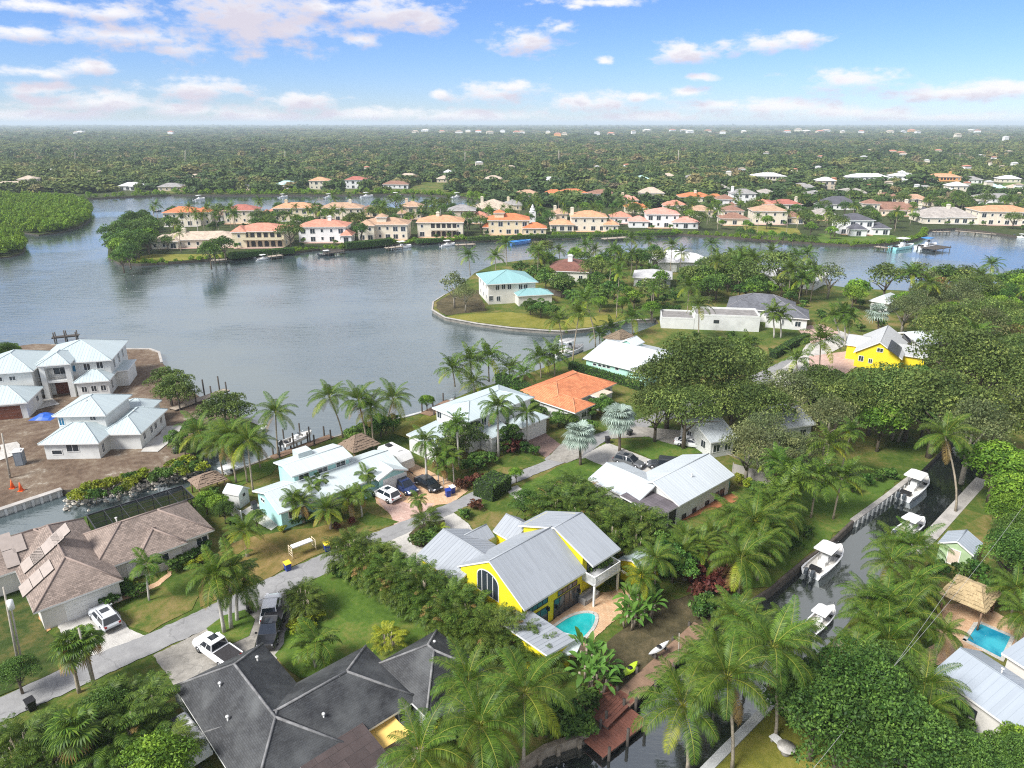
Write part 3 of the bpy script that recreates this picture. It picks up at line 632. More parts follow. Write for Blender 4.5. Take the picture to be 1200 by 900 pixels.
    def garage(s, bk, side, a, w=4.8, h=2.2, m=None):
        o, d, n = s.frame_of(bk, side); c = o + d * a; r = None; fl = d.cross(Vector((0, 0, 1))).dot(n) > 0
        mb = MB()
        def q(mb, x0, z0, x1, z1, k):
            P3 = [c + d * x + n * k + Vector((0, 0, zz)) for x, zz in ((x0, z0), (x1, z0), (x1, z1), (x0, z1))]; Q3 = [p - n * (k + .02) for p in P3]
            mb.face(P3 if fl else P3[::-1])
            for i in range(4):
                j = (i + 1) % 4; mb.face([P3[i], Q3[i], Q3[j], P3[j]] if fl else [P3[j], Q3[j], Q3[i], P3[i]])
        q(mb, -w / 2 - .12, .02, w / 2 + .12, h + .14, .02); fr = mb.build('garage_door', s.trim, s.root)
        for k in range(4):
            p = MB(); q(p, -w / 2, .04 + k * h / 4 + .015, w / 2, .04 + (k + 1) * h / 4 - .015, .06); p.build('panel', m or GAR_W, fr)
    def chimney(s, u, v, zb, zt, w=1.0, m=None):
        mb = MB(); mb.rect(u - w / 2, v - w / 2, zb, u + w / 2, v + w / 2, zt); mb.rect(u - w / 2 - .12, v - w / 2 - .12, zt - .35, u + w / 2 + .12, v + w / 2 + .12, zt - .12); mb.rect(u - w / 3, v - w / 3, zt, u + w / 3, v + w / 3, zt + .25)
        mb.build('chimney', m or s.wm, s.root)
    def vent(s, u, v, z):
        mb = MB(); mb.tube([(u, v, z - .3), (u, v, z + .35)], .07, 6); mb.tube([(u, v, z + .3), (u, v, z + .42)], .14, 6); mb.build('roof_vent', TRIM, s.root)
    def mark(s, u=None, v=None, z=2):
        if u is None:
            u = sum((b['w'][0] + b['w'][2]) / 2 for b in s.blocks) / len(s.blocks); v = sum((b['w'][1] + b['w'][3]) / 2 for b in s.blocks) / len(s.blocks)
        q = proj(s.G(u, v, z)); LANDMARKS.append((q[0], q[1], s.short)); s.root['spot'] = (q[0], q[1])
# --- yellow house with the pool
YW = plain('yellow_render', (.72, .62, .022), .75, .10, .6, .3, 0, .28); GALV = metal_roof('galvanised_roof', (.30, .325, .35), .42, .6)
h = House('yellow_house', 'bright yellow house with grey metal gables beside a small pool', 'the yellow pool house', 'house', (571, 656), (675, 600), 7, YW, GALV, .48, trim=plain('pale_trim', (.66, .67, .66), .5, .05)); yh = h
main = h.block((0, -5.3, 9.2, 4.8), 3.9, 'gable_u', 3.1, .45, ovu=.1)
upper = h.block((9.0, -6.3, 13.6, 4.8), 5.05, 'gable_u', 2.15, .35, walls=False)
ub = MB(); ub.rect(9.3, -4.6, 0, 13.2, 4.2, 5.3); ub.build('wall', YW, h.root); up = dict(w=(9.3, -4.6, 13.2, 4.2), ze=5.3, zb=2.8); occ([h.G(9, -5), h.G(13, -5), h.G(13, 4), h.G(9, 4)])
mb = MB(); mb.face([(9.28, -4.6, 5.25), (9.28, 4.2, 5.25), (9.28, .0, 6.95), (9.28, -.75, 6.95)]); mb.face([(13.22, -4.6, 5.25), (13.22, 4.2, 5.25), (13.22, 0, 6.95), (13.22, -.75, 6.95)]); mb.build('wall', YW, h.root)
gar = h.block((-1.1, 3.4, 6.6, 10.6), 3.0, 'gable_v', 1.7, .4)
side1 = h.block((4.2, 7.2, 7.6, 10.0), 3.1, 'gable_u', 1.0, .3)
side2 = h.block((7.9, 4.4, 12.2, 7.9), 3.4, 'gable_v', 1.4, .3)
low = h.block((-2.6, -10.8, 1.2, -3.9), 3.0, 'shed_u-', .5, .3)
# openings
h.opening(main, 'u0', 4.9, 4.15, 3.3, 2.9, panes=4, arch=True, fm=plain('pale_trim', (.66, .67, .66)))
for (px, py, w) in ((633, 725, 2.2),): h.door(main, 'v0', px, py, w, 2.15, panes=2, fm=DARKTRIM)
h.door(main, 'v0', 664, 704, 4.0, 2.3, panes=5, fm=DARKTRIM)
h.win(main, 'v0', 630, 710, 2.9, .62, panes=4, fm=DARKTRIM, fw=.05); h.win(main, 'v0', 665, 689, 3.0, .62, panes=4, fm=DARKTRIM, fw=.05)
h.opening(up, 'v0', 1.7, 3.9, 1.9, 2.1, name='door', panes=2, fm=DARKTRIM)
h.opening(gar, 'u0', 3.2, 1.5, 1.6, 1.2, panes=2); h.garage(gar, 'v1', 3.6, 4.8)
LM = plain('wall_lantern', (.02, .02, .02), .4)
for px, py in ((642, 713), (652, 711), (678, 692)):
    a, z = h.hit(main, 'v0', px, py); l = MB(); o_, d_, n_ = h.frame_of(main, 'v0'); c = o_ + d_ * a + n_ * .12; l.box((c.x, c.y, min(z, 3.0)), (.2, .24, .4)); l.build('wall_lantern', LM, h.root)
bal = MB(); bal.rect(9.05, -6.6, 2.62, 13.3, -4.61, 2.82); bal.build('balcony_floor', plain('balcony_grey', (.45, .46, .47), .7, .08), h.root)
rl = MB(); rl.rect(9.05, -6.62, 3.72, 13.3, -6.52, 3.82); rl.rect(9.05, -6.62, 2.56, 13.3, -6.5, 2.9); rl.rect(9.02, -6.6, 3.72, 9.12, -4.62, 3.82); rl.rect(13.22, -6.6, 3.72, 13.32, -4.62, 3.82)
for k in range(36): rl.rect(9.1 + k * .118, -6.6, 2.9, 9.14 + k * .118, -6.54, 3.74)
for k in range(16): rl.rect(9.04, -6.5 + k * .118, 2.8, 9.1, -6.46 + k * .118, 3.74); rl.rect(13.24, -6.5 + k * .118, 2.8, 13.3, -6.46 + k * .118, 3.74)
rl.build('balcony_rail', TRIM, h.root)
for u in (9.2, 13.15): q = MB(); q.rect(u - .1, -6.55, 0, u + .1, -6.35, 2.62); q.build('post', TRIM, h.root)
st = MB()
for k in range(10): st.rect(13.35 + k * .28, -6.4, 2.55 - k * .26, 13.65 + k * .28, -5.3, 2.62 - k * .26)
st.build('stair_tread', TRIM, h.root); h.mark(5, 0, 4)
# --- small yellow outbuilding
h = House('garden_shed', 'small yellow shed with grey green roof behind the yellow house', 'the small yellow shed', 'shed', (729, 655), (744, 645), 2.6, YW, metal_roof('greenish_metal', (.30, .36, .34), .5, .4), .4)
b = h.block((-.3, -3.2, 3.2, .3), 2.6, 'gable_u', .7, .25); h.mark()
# --- brown shingle house
BSH = shingle('brown_shingle', (.235, .185, .155), .2, .3, .4); BW = plain('off_white_wall', (.60, .58, .54), .8, .08, .5, .3, 0, .15)
h = House('shingle_house', 'low house with brown shingle roof and rooftop panels', 'the brown shingle house', 'house', (125, 666), (250, 621), 2.8, BW, BSH, 0, cap=plain('brown_cap', (.27, .21, .18), .9)); bh = h
m_ = h.block((-1.5, 0, 11.6, 9.2), 2.8, 'hip', 2.5, .6); g_ = h.block((-7.4, -3.35, .75, 13.3), 2.8, 'hip', 2.55, .6); w_ = h.block((-15, 6.1, -1, 13.4), 2.8, 'hip', 2.3, .6); f_ = h.block((2.9, -.7, 8.3, 5), 2.8, 'hip', 1.65, .6)
h.garage(g_, 'v0', 4.6, 4.9); h.win(f_, 'v0', 190, 655, 1.6, 1.2); h.win(m_, 'v0', 240, 632, 1.4, 1.1); h.opening(m_, 'v0', 3.4, 1.1, 1.1, 2.1, name='door', gm=GAR_W, panes=1); h.opening(g_, 'u0', 4, 1.5, 1.4, 1.1)
PANEL = plain('roof_panel', (.34, .29, .255), .5, .1, 2); PFR = plain('panel_frame', (.05, .045, .04), .5)
def panel_on(h, poly_pts, px, py, nu, nv, uw, vl, plane, m=PANEL, fm=PFR, along=None):
    """rows of panels lying on the roof plane that pixel px,py falls on"""
    p0, n = plane; G0 = h.G(*p0[:2], p0[2]); N = (h.u * n.x + h.v * n.y + Vector((0, 0, n.z))).normalized(); rd = ray(px, py); t = (G0 - CAMLOC).dot(N) / rd.dot(N); c = h.L(CAMLOC + rd * t); n = n.normalized()
    hz = Vector((-n.y, n.x, 0)).normalized(); sl = n.cross(hz)
    if along: hz, sl = sl, hz
    for i in range(nu):
        for j in range(nv):
            x0 = (i - nu / 2) * uw; y0 = (j - nv / 2) * vl
            mb = MB(); Q = [c + hz * (x0 + a * (uw - .06)) + sl * (y0 + b * (vl - .06)) + n * .16 for a, b in ((0, 0), (1, 0), (1, 1), (0, 1))]
            if (Q[1] - Q[0]).cross(Q[2] - Q[0]).dot(n) < 0: Q = Q[::-1]
            mb.face(Q, 0); B = [q - n * .14 for q in Q]
            for k in range(4): mb.face([Q[k], B[k], B[(k + 1) % 4], Q[(k + 1) % 4]], 1)
            mb.build('roof_panel', [m, fm], h.root)
sl_l = (Vector((-7.4, 3, 2.8)), Vector((-2.55, 0, 4.07)))
for px, py, nu, nv in ((44, 678, 1, 3), (39, 657, 1, 2), (57, 641, 1, 3), (70, 628, 1, 2)): panel_on(h, None, px, py, nu, nv, 2.4, 1.25, sl_l)
sl_w = (Vector((-8, 6.1, 2.8)), Vector((0, -2.3, 3.65)))
panel_on(h, None, 10, 645, 1, 2, 1.3, 2.2, sl_w); panel_on(h, None, 21, 637, 1, 1, 1.3, 2.2, sl_w); h.vent(3, 6.5, 4.6); h.mark(2, 4)
# screened pool enclosure behind it
def cage(h, rect, z, ze, label):
    u0, v0, u1, v1 = rect; c = h.G(u0, v0); root = thing('pool_enclosure', label, 'pool enclosure', c, h.ang)
    scr, t = new_mat('insect_screen'); tr = t.n('ShaderNodeBsdfTransparent', ins={0: (.7, .7, .7, 1)}); df = t.n('ShaderNodeBsdfDiffuse', ins={0: (.015, .016, .02, 1)}); finish(t, t.n('ShaderNodeMixShader', ins={0: .38, 1: tr.outputs[0], 2: df.outputs[0]}).outputs[0])
    U, V_ = u1 - u0, v1 - v0; fr = MB(); k = 6
    fr.rect(0, -.06, z - .1, U, .06, z + .05); fr.rect(0, V_ - .06, z - .1, U, V_ + .06, z + .05); fr.rect(-.06, 0, z - .09, .06, V_, z + .06); fr.rect(U - .06, 0, z - .09, U + .06, V_, z + .06)
    for i in range(k + 1): fr.rect(U * i / k - .03, .06, z - .04, U * i / k + .03, V_ - .06, z + .03); fr.rect(U * i / k - .04, V_ - .04, 0, U * i / k + .04, V_ + .04, z - .1)
    for i in range(4): fr.rect(.06, V_ * i / 3 - .025, z - .03, U - .06, V_ * i / 3 + .025, z + .02); fr.rect(U - .04, V_ * i / 3 - .04, 0, U + .04, V_ * i / 3 + .04, z - .1)
    fr.build('frame', DARKTRIM, root); s = MB()
    s.face([(0, 0, z), (U, 0, z), (U, V_, z), (0, V_, z)]); s.build('roof_screen', scr, root)
    s = MB(); s.face([(0, V_, 0), (0, V_, z), (U, V_, z), (U, V_, 0)]); s.face([(U, 0, 0), (U, V_, 0), (U, V_, z), (U, 0, z)]); s.build('side_screen', scr, root)
    occ([h.G(u0, v0), h.G(u1, v0), h.G(u1, v1), h.G(u0, v1)])
cage(h, (1.2, 9.3, 12.5, 13.6), 2.9, 2.9, 'dark screened pool enclosure behind the brown shingle house')
fl = MB(); sheet('patio', [tuple(h.G(*q)[:2]) for q in ((1.2, 9.2), (12.5, 9.2), (12.5, 13.4), (1.2, 13.4))], OLDC, .035, px=False)
# --- dark shingle house
DSH = shingle('dark_shingle', (.029, .031, .034), .17, .35, .35, .65, .45, (.095, .10, .10)); LW = plain('pale_green_wall', (.52, .56, .50), .8, .08, .5, .3, 0, .2)
h = House('shingle_house', 'big dark shingle house with several hips by two pickups', 'the dark shingle house', 'house', (204, 804), (305, 755), 2.8, LW, DSH, 0, cap=plain('grey_cap', (.19, .19, .19), .85, .4)); dh = h
w1 = h.block((0, 0, 7.9, -15.6)[:1] + (-15.6, 7.9, 0), 2.8, 'hip', 2.55, .6); m1 = h.block((0.1, -15.3, 14.75, -6.75), 2.8, 'hip', 2.5, .6); p1 = h.block((13.9, -17.3, 20.9, -9.4), 2.75, 'hip', 2.45, .6)
BRR = shingle('brown_flat_roof', (.06, .045, .042), .9, .2, .5, .6)
h.block((4.0, -18.6, 9.6, -14.3), 2.75, 'shed_v', .45, .1, rm=BRR, walls=False)
for u in (4.3, 9.3): q = MB(); q.rect(u - .1, -18.4, 0, u + .1, -18.2, 2.6); q.build('post', TRIM, h.root)
h.garage(w1, 'v1', 3.4, 4.8); h.opening(m1, 'v1', 11, 1.5, 1.6, 1.2); h.opening(m1, 'v0', 9.5, 1.15, 3.2, 2.1, name='door', panes=3, fm=DARKTRIM); h.opening(m1, 'v0', 12.2, 1.4, 1.4, 1.2); h.opening(p1, 'u0', 3.5, 1.15, 2.6, 2.1, name='door', panes=2, fm=DARKTRIM)
h.opening(w1, 'u0', 5, 1.5, 1.4, 1.1); h.opening(w1, 'u0', 10, 1.5, 1.4, 1.1)
for u, v in ((2.4, -4.5), (6.1, -3.3), (7.2, -13.0), (1.6, -7.9), (18.6, -12.2)): h.vent(u, v, 2.8 + 2.5 * (1 - abs(u - 4) / 4.2) if u < 8 and v > -12 else 4.1)
h.mark(7, -9)
# --- aqua house
AQ = plain('aqua_render', (.36, .60, .58), .75, .06, .6, .3, 0, .1); WR = metal_roof('white_metal', (.48, .54, .54), .42, .35); WRB = metal_roof('pale_blue_metal', (.42, .49, .50), .4, .35)
h = House('aqua_house', 'aqua house with white metal roofs beside a brick driveway', 'the aqua tiki house', 'house', (346, 556), (412, 534), 5.3, AQ, WR, .5)
u1 = h.block((-.5, -.1, 8.4, 5.5), 5.2, 'gable_u', .55, .45); lo = h.block((-4.3, -3.7, 14.2, 4.2), 2.8, 'gable_u', 1.3, .5); gg = h.block((9.6, -4.4, 14.4, -.2), 2.75, 'gable_v', .9, .4)
for px, py in ((356, 557), (378, 549), (399, 541)): h.win(u1, 'v0', px, py, 1.5, 1.3, panes=2)
h.win(lo, 'v0', 345, 599, 1.7, 1.3); h.win(lo, 'v0', 405, 572, 1.6, 1.2); h.win(lo, 'u0', 308, 586, 1.2, .6); h.door(lo, 'v0', 392, 585, 1.1, 2.1, GAR_W, panes=1); h.garage(gg, 'u1', 2.1, 3.2); h.garage(gg, 'v0', 2.4, 3.6); mb = MB(); mb.rect(2.2, 3.4, 5.4, 4.2, 5.2, 6.3); mb.build('cupola', WR, h.root); h.mark(5, 0)
# --- grey hip house (two storeys)
h = House('grey_roofed_house', 'white two storey house with pale grey hip roof and low wing', 'the grey hip house', 'house', (506, 477), (584, 450), 5.6, WHITE, WRB, .5)
a = h.block((0, -8.5, 14.9, 0), 5.5, 'hip', 1.15, .5); b = h.block((-5.6, -7.4, .4, -.4), 2.8, 'shed_u', .5, .3); c = h.block((2.6, -11, 7.2, -7.8), 2.8, 'shed_v', .7, .3); d = h.block((8.5, -11.8, 15, -7.9), 2.9, 'hip', 1.0, .4)
for px, py in ((515, 485), (556, 503), (567, 494)): h.win(a, 'u0' if px < 530 else 'v0', px, py, 1.1, 1.4)
for t in (2, 5, 9, 12): h.opening(a, 'v0', t, 4.2, 1.2, 1.3)
h.opening(c, 'v0', 1.4, 1.3, 1.2, 1.8); h.opening(c, 'v0', 3.2, 1.15, 1.1, 2.1, name='door', panes=1); h.garage(d, 'v0', 3.2, 4.8); h.opening(a, 'u0', 4, 1.5, 1.3, 1.3); h.mark()
# --- orange tile house
OT = shingle('orange_tile', (.55, .20, .09), .36, .22, .25, .75)
h = House('tile_roofed_house', 'low white house with broad orange tile hip roof', 'the orange tile house', 'house', (654, 477), (722, 448), 2.8, WHITE, OT, .45, cap=plain('orange_cap', (.60, .26, .13), .8))
a = h.block((0, -.4, 16.6, 10.2), 2.8, 'hip', 2.1, .6); b = h.block((-.1, -3.8, 5.5, 4), 2.8, 'hip', 1.2, .5); h.block((8.5, -2.4, 12.5, 2), 2.7, 'flat', 0, .4, rm=plain('tan_flat_roof', (.5, .42, .33), .9)); h.opening(a, 'v0', 14, 1.5, 1.5, 1.2); h.opening(b, 'v0', 2.5, 1.5, 1.4, 1.1); h.mark()
# --- mint house
MINT = plain('mint_render', (.40, .66, .56), .8, .08, .6, .3, 0, .15)
h = House('mint_house', 'mint green walled house under a wide white metal roof', 'the mint green house', 'house', (685, 420), (742, 434), 3, MINT, metal_roof('bright_white_metal', (.50, .54, .55), .4, .15), .5)
a = h.block((-.4, 0, 14.5, 16.5), 3.0, 'gable_u', 2.1, .5); h.block((2.5, 8.5, 6.5, 12.5), 4.9, 'gable_v', 1.0, .3, zb=3.6)
for px in (697, 703, 708, 713, 723): h.win(a, 'v0', px, 427 + (px - 697) * .2, .9, .6, panes=1)
h.opening(a, 'u0', 8, 1.3, 2.4, 1.8); h.mark()
# --- white metal roofed house
h = House('metal_roofed_house', 'long white house with pale metal roof by two parked cars', 'the long metal roofed house', 'house', (796, 593), (859, 558), 2.8, WHITE, metal_roof('bluewhite_metal', (.45, .49, .51), .4, .35), .5)
a = h.block((0, 0, 12.6, 8.6), 2.8, 'gable_u', 1.7, .45); b = h.block((-3.3, 4.0, 4.2, 12.6), 2.8, 'gable_v', 1.25, .45); DKF = shingle('stained_flat_roof', (.13, .115, .125), 1.2, .2, .6, .7); p = h.block((-3.9, .1, .3, 6.4), 2.75, 'shed_v', .3, .25, rm=DKF, wm=plain('screen_dark', (.02, .022, .03), .5))
for px, py in ((801, 608), (813, 602), (828, 594), (839, 588), (845, 584)): h.win(a, 'v0', px, py, .9 if px != 845 else 1.1, .7 if px < 830 else 1.2, panes=1, fm=DARKTRIM)
for t in (3.0,): h.opening(b, 'u0', t, 1.4, 1.3, 1.1)
for u in (-3.6, -1.8, .0): q = MB(); q.rect(u - .08, .25, 0, u + .08, .41, 2.6); q.build('post', TRIM, h.root)
mb = MB(); mb.rect(12.4, 1, 0, 13.3, 2.2, 1.1); mb.rect(12.4, 2.5, 0, 13.2, 3.6, 1.3); mb.build('utility_cabinet', plain('teal_box', (.12, .42, .42), .5), h.root); h.vent(6, 2.5, 3.9); h.vent(4, 12, 3.6); h.mark()
# --- big white new house, left
h = House('white_mansion', 'big two storey white house with columned entry on bare earth', 'the big white new house', 'house', (46, 427), (131, 421), 6.2, WHITE, WRB, .55)
a = h.block((-1, -.3, 12.2, 13), 6.2, 'hip', 2.5, .6); b = h.block((-10, -3.2, 0, 9), 6.0, 'hip', 2.2, .6); c = h.block((.3, -2.4, 5.8, 5), 6.6, 'hip', 1.5, .5, walls=False)
for u in (.9, 5.1): q = MB(); q.rect(u - .45, -2.0, 0, u + .45, -1.1, 6.5); q.build('column', WHITE, h.root)
q = MB(); q.rect(.9, -1.9, 3.0, 5.1, -.3, 3.4); q.build('balcony', WHITE, h.root); q = MB(); q.rect(.9, -1.9, 5.9, 5.1, -1.5, 6.5); q.build('lintel', WHITE, h.root); g = h.block((-8, -11.6, 1.2, -3.4), 3.0, 'hip', 2.0, .5); l = h.block((5.8, -3.2, 12, 2), 3.1, 'hip', 1.5, .4); r = h.block((11, 2, 14, 9), 3.2, 'flat', 0, .3)
TEAK = plain('teak_door', (.14, .05, .03), .5, .25, 2); BLUEG = glass_dark('blue_film_glass', (.03, .16, .28))
h.garage(g, 'v0', 4.0, 6.5, 2.4, TEAK); h.opening(a, 'v0', 3.4, 1.3, 2.6, 2.5, name='door', gm=TEAK, fm=TEAK, panes=2); h.opening(a, 'v0', 3.4, 4.6, 2.2, 1.5, panes=2)
for px, py, m in ((46, 435, BLUEG), (85, 432, BLUEG), (102, 430, GLASS), (117, 428, GLASS)): h.win(a, 'v0', px, py, 1.2, 1.4, gm=m)
for t in (1.5, 3.5, 5.6): h.opening(b, 'v0', t, 4.7, 1.1, .9)
for t in (1.2, 2.8, 4.4): h.opening(l, 'v0', t, 1.6, 1.0, 1.2)
for t in (2.5, 6, 9): h.opening(a, 'u1', t, 4.6, 1.1, 1.9)
h.opening(g, 'u1', 5, 1.7, 1.1, 1.1); h.opening(l, 'u1', 2, 1.6, 1.1, 1.8); h.mark(4, 0, 4)
# --- second white new house
h = House('white_house', 'smaller white new house with pale blue metal hips', 'the smaller white new house', 'house', (60, 487), (122, 486), 5.6, WHITE, WRB, .55)
a = h.block((0, 0, 8.2, 9), 5.5, 'hip', 1.7, .5); b = h.block((-.2, -4.4, 8.8, 3), 2.8, 'hip', 1.9, .5); c = h.block((7.2, -1.2, 13.6, 9), 2.8, 'hip', 1.7, .5); d = h.block((5, 7.5, 11, 13), 2.9, 'hip', 1.4, .4)
h.win(a, 'v0', 72, 494, .9, 1.4, gm=BLUEG); h.win(a, 'v0', 109, 490, 1.0, .8); h.win(b, 'v0', 85, 525, 1.9, 1.3, panes=2); h.win(b, 'v0', 67, 530, 1.6, .8, panes=1)
for t in (1.4, 3.9, 5.5, 7.6): h.opening(c, 'u1', t, 1.6, .9, 1.2)
h.opening(b, 'u1', 1.2, 1.3, .8, 1.6); h.vent(4, 3, 6.5); h.vent(10.5, 4, 4.3)
for px in (138, 149): ac = MB(); q = h.pl(px, 524, .5); ac.tube([(q.x, q.y, 0), (q.x, q.y, 1.0)], .5, 12); ac.tube([(q.x, q.y, .98), (q.x, q.y, 1.06)], .42, 12); w_ = h.G(q.x, q.y); tag(ac.build('air_conditioner', plain('ac_dark', (.06, .065, .07), .5), None, (w_.x, w_.y, 0)), 'dark round condenser against the smaller white new house, ' + ('left' if px < 140 else 'right') + ' of two', 'air conditioner', 'condensers by the white new house'); ac.v = ac.v
h.mark(6, 0, 3)
# --- aqua roofed point house
AQR = metal_roof('aqua_metal', (.22, .40, .40), .4, .3)
h = House('point_house', 'two storey cream house with aqua metal hip roof on the point', 'the aqua roofed point house', 'house', (570, 333), (629, 330), 6.0, plain('cream_render', (.62, .60, .54), .8, .07, .5, .3, 0, .2), AQR, .6)
a = h.block((0, 0, 15, 15.5), 5.9, 'hip', 2.3, .7); b = h.block((8, -3.6, 18.5, 3), 3.0, 'hip', 1.2, .4)
for px, py in ((583, 337), (590, 336), (597, 336), (610, 336), (616, 336), (584, 350), (569, 350)): h.win(a, 'v0', px, py, 1.2, 1.5)
for t in (3, 7, 11): h.opening(a, 'u0', t, 4.5, 1.2, 1.4); h.opening(a, 'u0', t, 1.6, 1.2, 1.4)
h.mark()
# --- second yellow house
h = House('yellow_house', 'yellow gabled house with dark rooftop panels among the oaks', 'the second yellow house', 'house', (1002, 413), (1056, 421), 3.1, plain('warm_yellow_render', (.76, .60, .02), .7, .06, .6), metal_roof('cream_metal', (.40, .41, .41), .5, .3), .5)
a = h.block((-.3, -.2, 8.8, 15), 3.2, 'gable_v', 2.9, .4); b = h.block((-2.5, 4.5, 2, 10), 3.3, 'gable_u', 1.6, .3); c = h.block((6, 4, 13, 11), 2.9, 'gable_u', 1.3, .4)
panel_on(h, None, 1048, 408, 6, 1, 1.25, 2.6, (Vector((8.8, 5, 3.2)), Vector((2.9, 0, 4.55))), plain('solar_cell', (.02, .022, .03), .25), PFR); panel_on(h, None, 1063, 395, 5, 1, 1.25, 2.2, (Vector((8.8, 5, 3.2)), Vector((2.9, 0, 4.55))), plain('solar_cell', (.02, .022, .03), .25), PFR)
h.win(a, 'v0', 1009, 420, 1.0, 1.2); h.win(a, 'v0', 1020, 423, .8, 1.0); h.opening(a, 'v0', 4.4, 4.3, 1.2, .9); h.mark()
# --- grey ribbed roof house, bottom right corner
h = House('ribbed_roof_house', 'house with pale ribbed metal roof beside the square pool', 'the ribbed roof house', 'house', (1100, 792), (1158, 834), 3.0, BW, metal_roof('ribbed_grey_metal', (.31, .35, .39), .4, .25), .62)
a = h.block((-.6, 0, 11, 6.3), 3.0, 'gable_u', 1.5, .4); b = h.block((.6, 7.3, 11, 17), 3.4, 'gable_u', 1.2, .4); h.win(a, 'v0', 1135, 832, 1.4, .9, fm=DARKTRIM); h.vent(2.8, 3.6, 4.4); h.mark(2, 3)
# --- flat roofed white house
FLR = plain('gravel_roof', (.22, .21, .20), .95, .3, .8)
h = House('flat_roofed_house', 'plain white flat roofed house with one small window', 'the flat roofed white house', 'house', (813, 386), (887, 389), 0, WHITE, FLR, 0)
def flatb(h, rect, z, para=.6):
    bk = h.block(rect, z, 'none', 0, 0); u0, v0, u1, v1 = rect; mb = MB(); mb.slab([(u0 + .2, v0 + .2, z), (u1 - .2, v0 + .2, z), (u1 - .2, v1 - .2, z), (u0 + .2, v1 - .2, z)], .1); mb.build('roof', FLR, h.root)
    p = MB(); p.rect(u0 - .02, v0 - .02, z - .05, u1 + .02, v0 + .2, z + para); p.rect(u0 - .02, v1 - .2, z - .05, u1 + .02, v1 + .02, z + para); p.rect(u0 - .02, v0 + .2, z - .05, u0 + .2, v1 - .2, z + para); p.rect(u1 - .2, v0 + .2, z - .05, u1 + .02, v1 - .2, z + para); p.build('parapet', WHITE, h.root); return bk
a = flatb(h, (0, 0, 15.5, 8), 3.5, .45); b = flatb(h, (-8, 0, -.05, 8), 2.5, .35); h.opening(a, 'v0', 5.2, 2.2, 1.3, .8, panes=1, fm=DARKTRIM); h.mark()
# --- charcoal hip house
CSH = shingle('charcoal_shingle', (.12, .125, .14), .25, .25, .3)
h = House('charcoal_roofed_house', 'white house with charcoal hip roof and grey garage door', 'the charcoal hip house', 'house', None, None, 3, WHITE, CSH, 0, plain('light_cap', (.2, .2, .21), .9), None, W(851, 361, 3), R(-20))
a = h.block((0, 0, 17, 12), 3.2, 'hip', 2.9, .5); b = h.block((9.5, -5, 20, 5), 3.1, 'hip', 2.2, .5); h.opening(b, 'v0', 7.5, 1.5, 1.4, 1.4); h.garage(b, 'u1', 4.5, 4.6, 2.2, plain('grey_door', (.2, .2, .21), .5)); h.opening(a, 'v0', 11.3, 1.5, 1.6, 1.4); h.opening(b, 'v0', 4, 1.6, .6, 1.7); h.mark()
# --- houses seen in part among the trees
def simple(name, label, short, p0, p1, ze, depth, wall, roof, rise=1.6, kind='hip', seam=0, wins=3, cap=None, z2=None, extra=None):
    h = House(name, label, short, 'house', p0, p1, ze, wall, roof, seam, cap); L = (W(*p1, ze) - W(*p0, ze)).length
    a = h.block((0, 0, L, depth), ze, kind, rise, .5)
    for k in range(wins):
        t = (L - 1) * (k + .5) / wins; h.opening(a, 'v0', t, 1.5, 1.3, 1.3)
        if ze > 4.5: h.opening(a, 'v0', t, 4.3, 1.3, 1.4)
    for k in range(2): h.opening(a, 'u0', depth * (k + .5) / 2.4, ze - 1.3, 1.2, 1.3); h.opening(a, 'u1', depth * (k + .5) / 2.4, ze - 1.3, 1.2, 1.3)
    if extra: extra(h, L)
    h.mark(); return h
WRM = MATS['bright_white_metal']
simple('white_roofed_house', 'white roofed house half hidden behind the big oak', 'the house behind the oak', (833, 519), (866, 513), 2.9, 9, WHITE, WRM, 1.6, 'gable_u', .6, 2)
simple('white_roofed_house', 'white roofed house showing through airy grey green trees', 'the airy grove house', (912, 503), (957, 497), 3.0, 9, WHITE, WRM, 1.5, 'gable_u', .6, 2)
simple('white_tile_house', 'long white tiled house on the lagoon among palms', 'the white lagoon house', (763, 304), (822, 305), 3.6, 14, WHITE, shingle('white_tile', (.68, .67, .66), .4, .08, .1), 2.2, 'hip', 0, 4, extra=lambda h, L: (h.block((2, -4, 9, 5), 3.4, 'hip', 1.8, .5), h.block((L - 9, -3, L + 3, 6), 3.4, 'hip', 2.2, .5)))
simple('pale_roofed_house', 'pale grey roofed low house among lagoon palms', 'the pale lagoon bungalow', (741, 325), (788, 327), 2.9, 12, WHITE, shingle('pale_grey_tile', (.42, .42, .42), .35, .12, .2), 1.8, 'hip', 0, 3)
simple('white_roofed_house', 'wide white roofed house with open dark garage', 'the wide white roofed house', (900, 323), (957, 330), 2.9, 16, WHITE, shingle('white_tile', (.68, .67, .66)), 1.7, 'hip', 0, 1, extra=lambda h, L: h.opening(h.block((-6, 1, 4, 12), 2.9, 'hip', 1.6, .4), 'v0', 4, 1.2, 3, 2.2, name='garage_door', panes=1, fm=DARKTRIM))
simple('brown_roofed_house', 'dark brown tiled house behind the aqua roofed point house', 'the dark brown tile house', (640, 317), (690, 319), 3.4, 16, plain('cream_render', (.62, .60, .54)), shingle('red_brown_tile', (.17, .075, .055), .35, .2, .3), 2.8, 'hip', 0, 3, extra=lambda h, L: h.chimney(7, 6, 4, 7.6, 1.5, WHITE))
simple('white_roofed_house', 'small pale house glimpsed behind tall eastern trees', 'the glimpsed pale house', (1078, 405), (1118, 402), 3, 10, WHITE, WRM, 1.5, 'gable_u', .6, 2)
simple('white_roofed_house', 'white house behind the trees by the lagoon edge', 'the lagoon edge white house', (1018, 352), (1042, 356), 3, 10, WHITE, WRM, 1.5, 'hip', 0, 2)
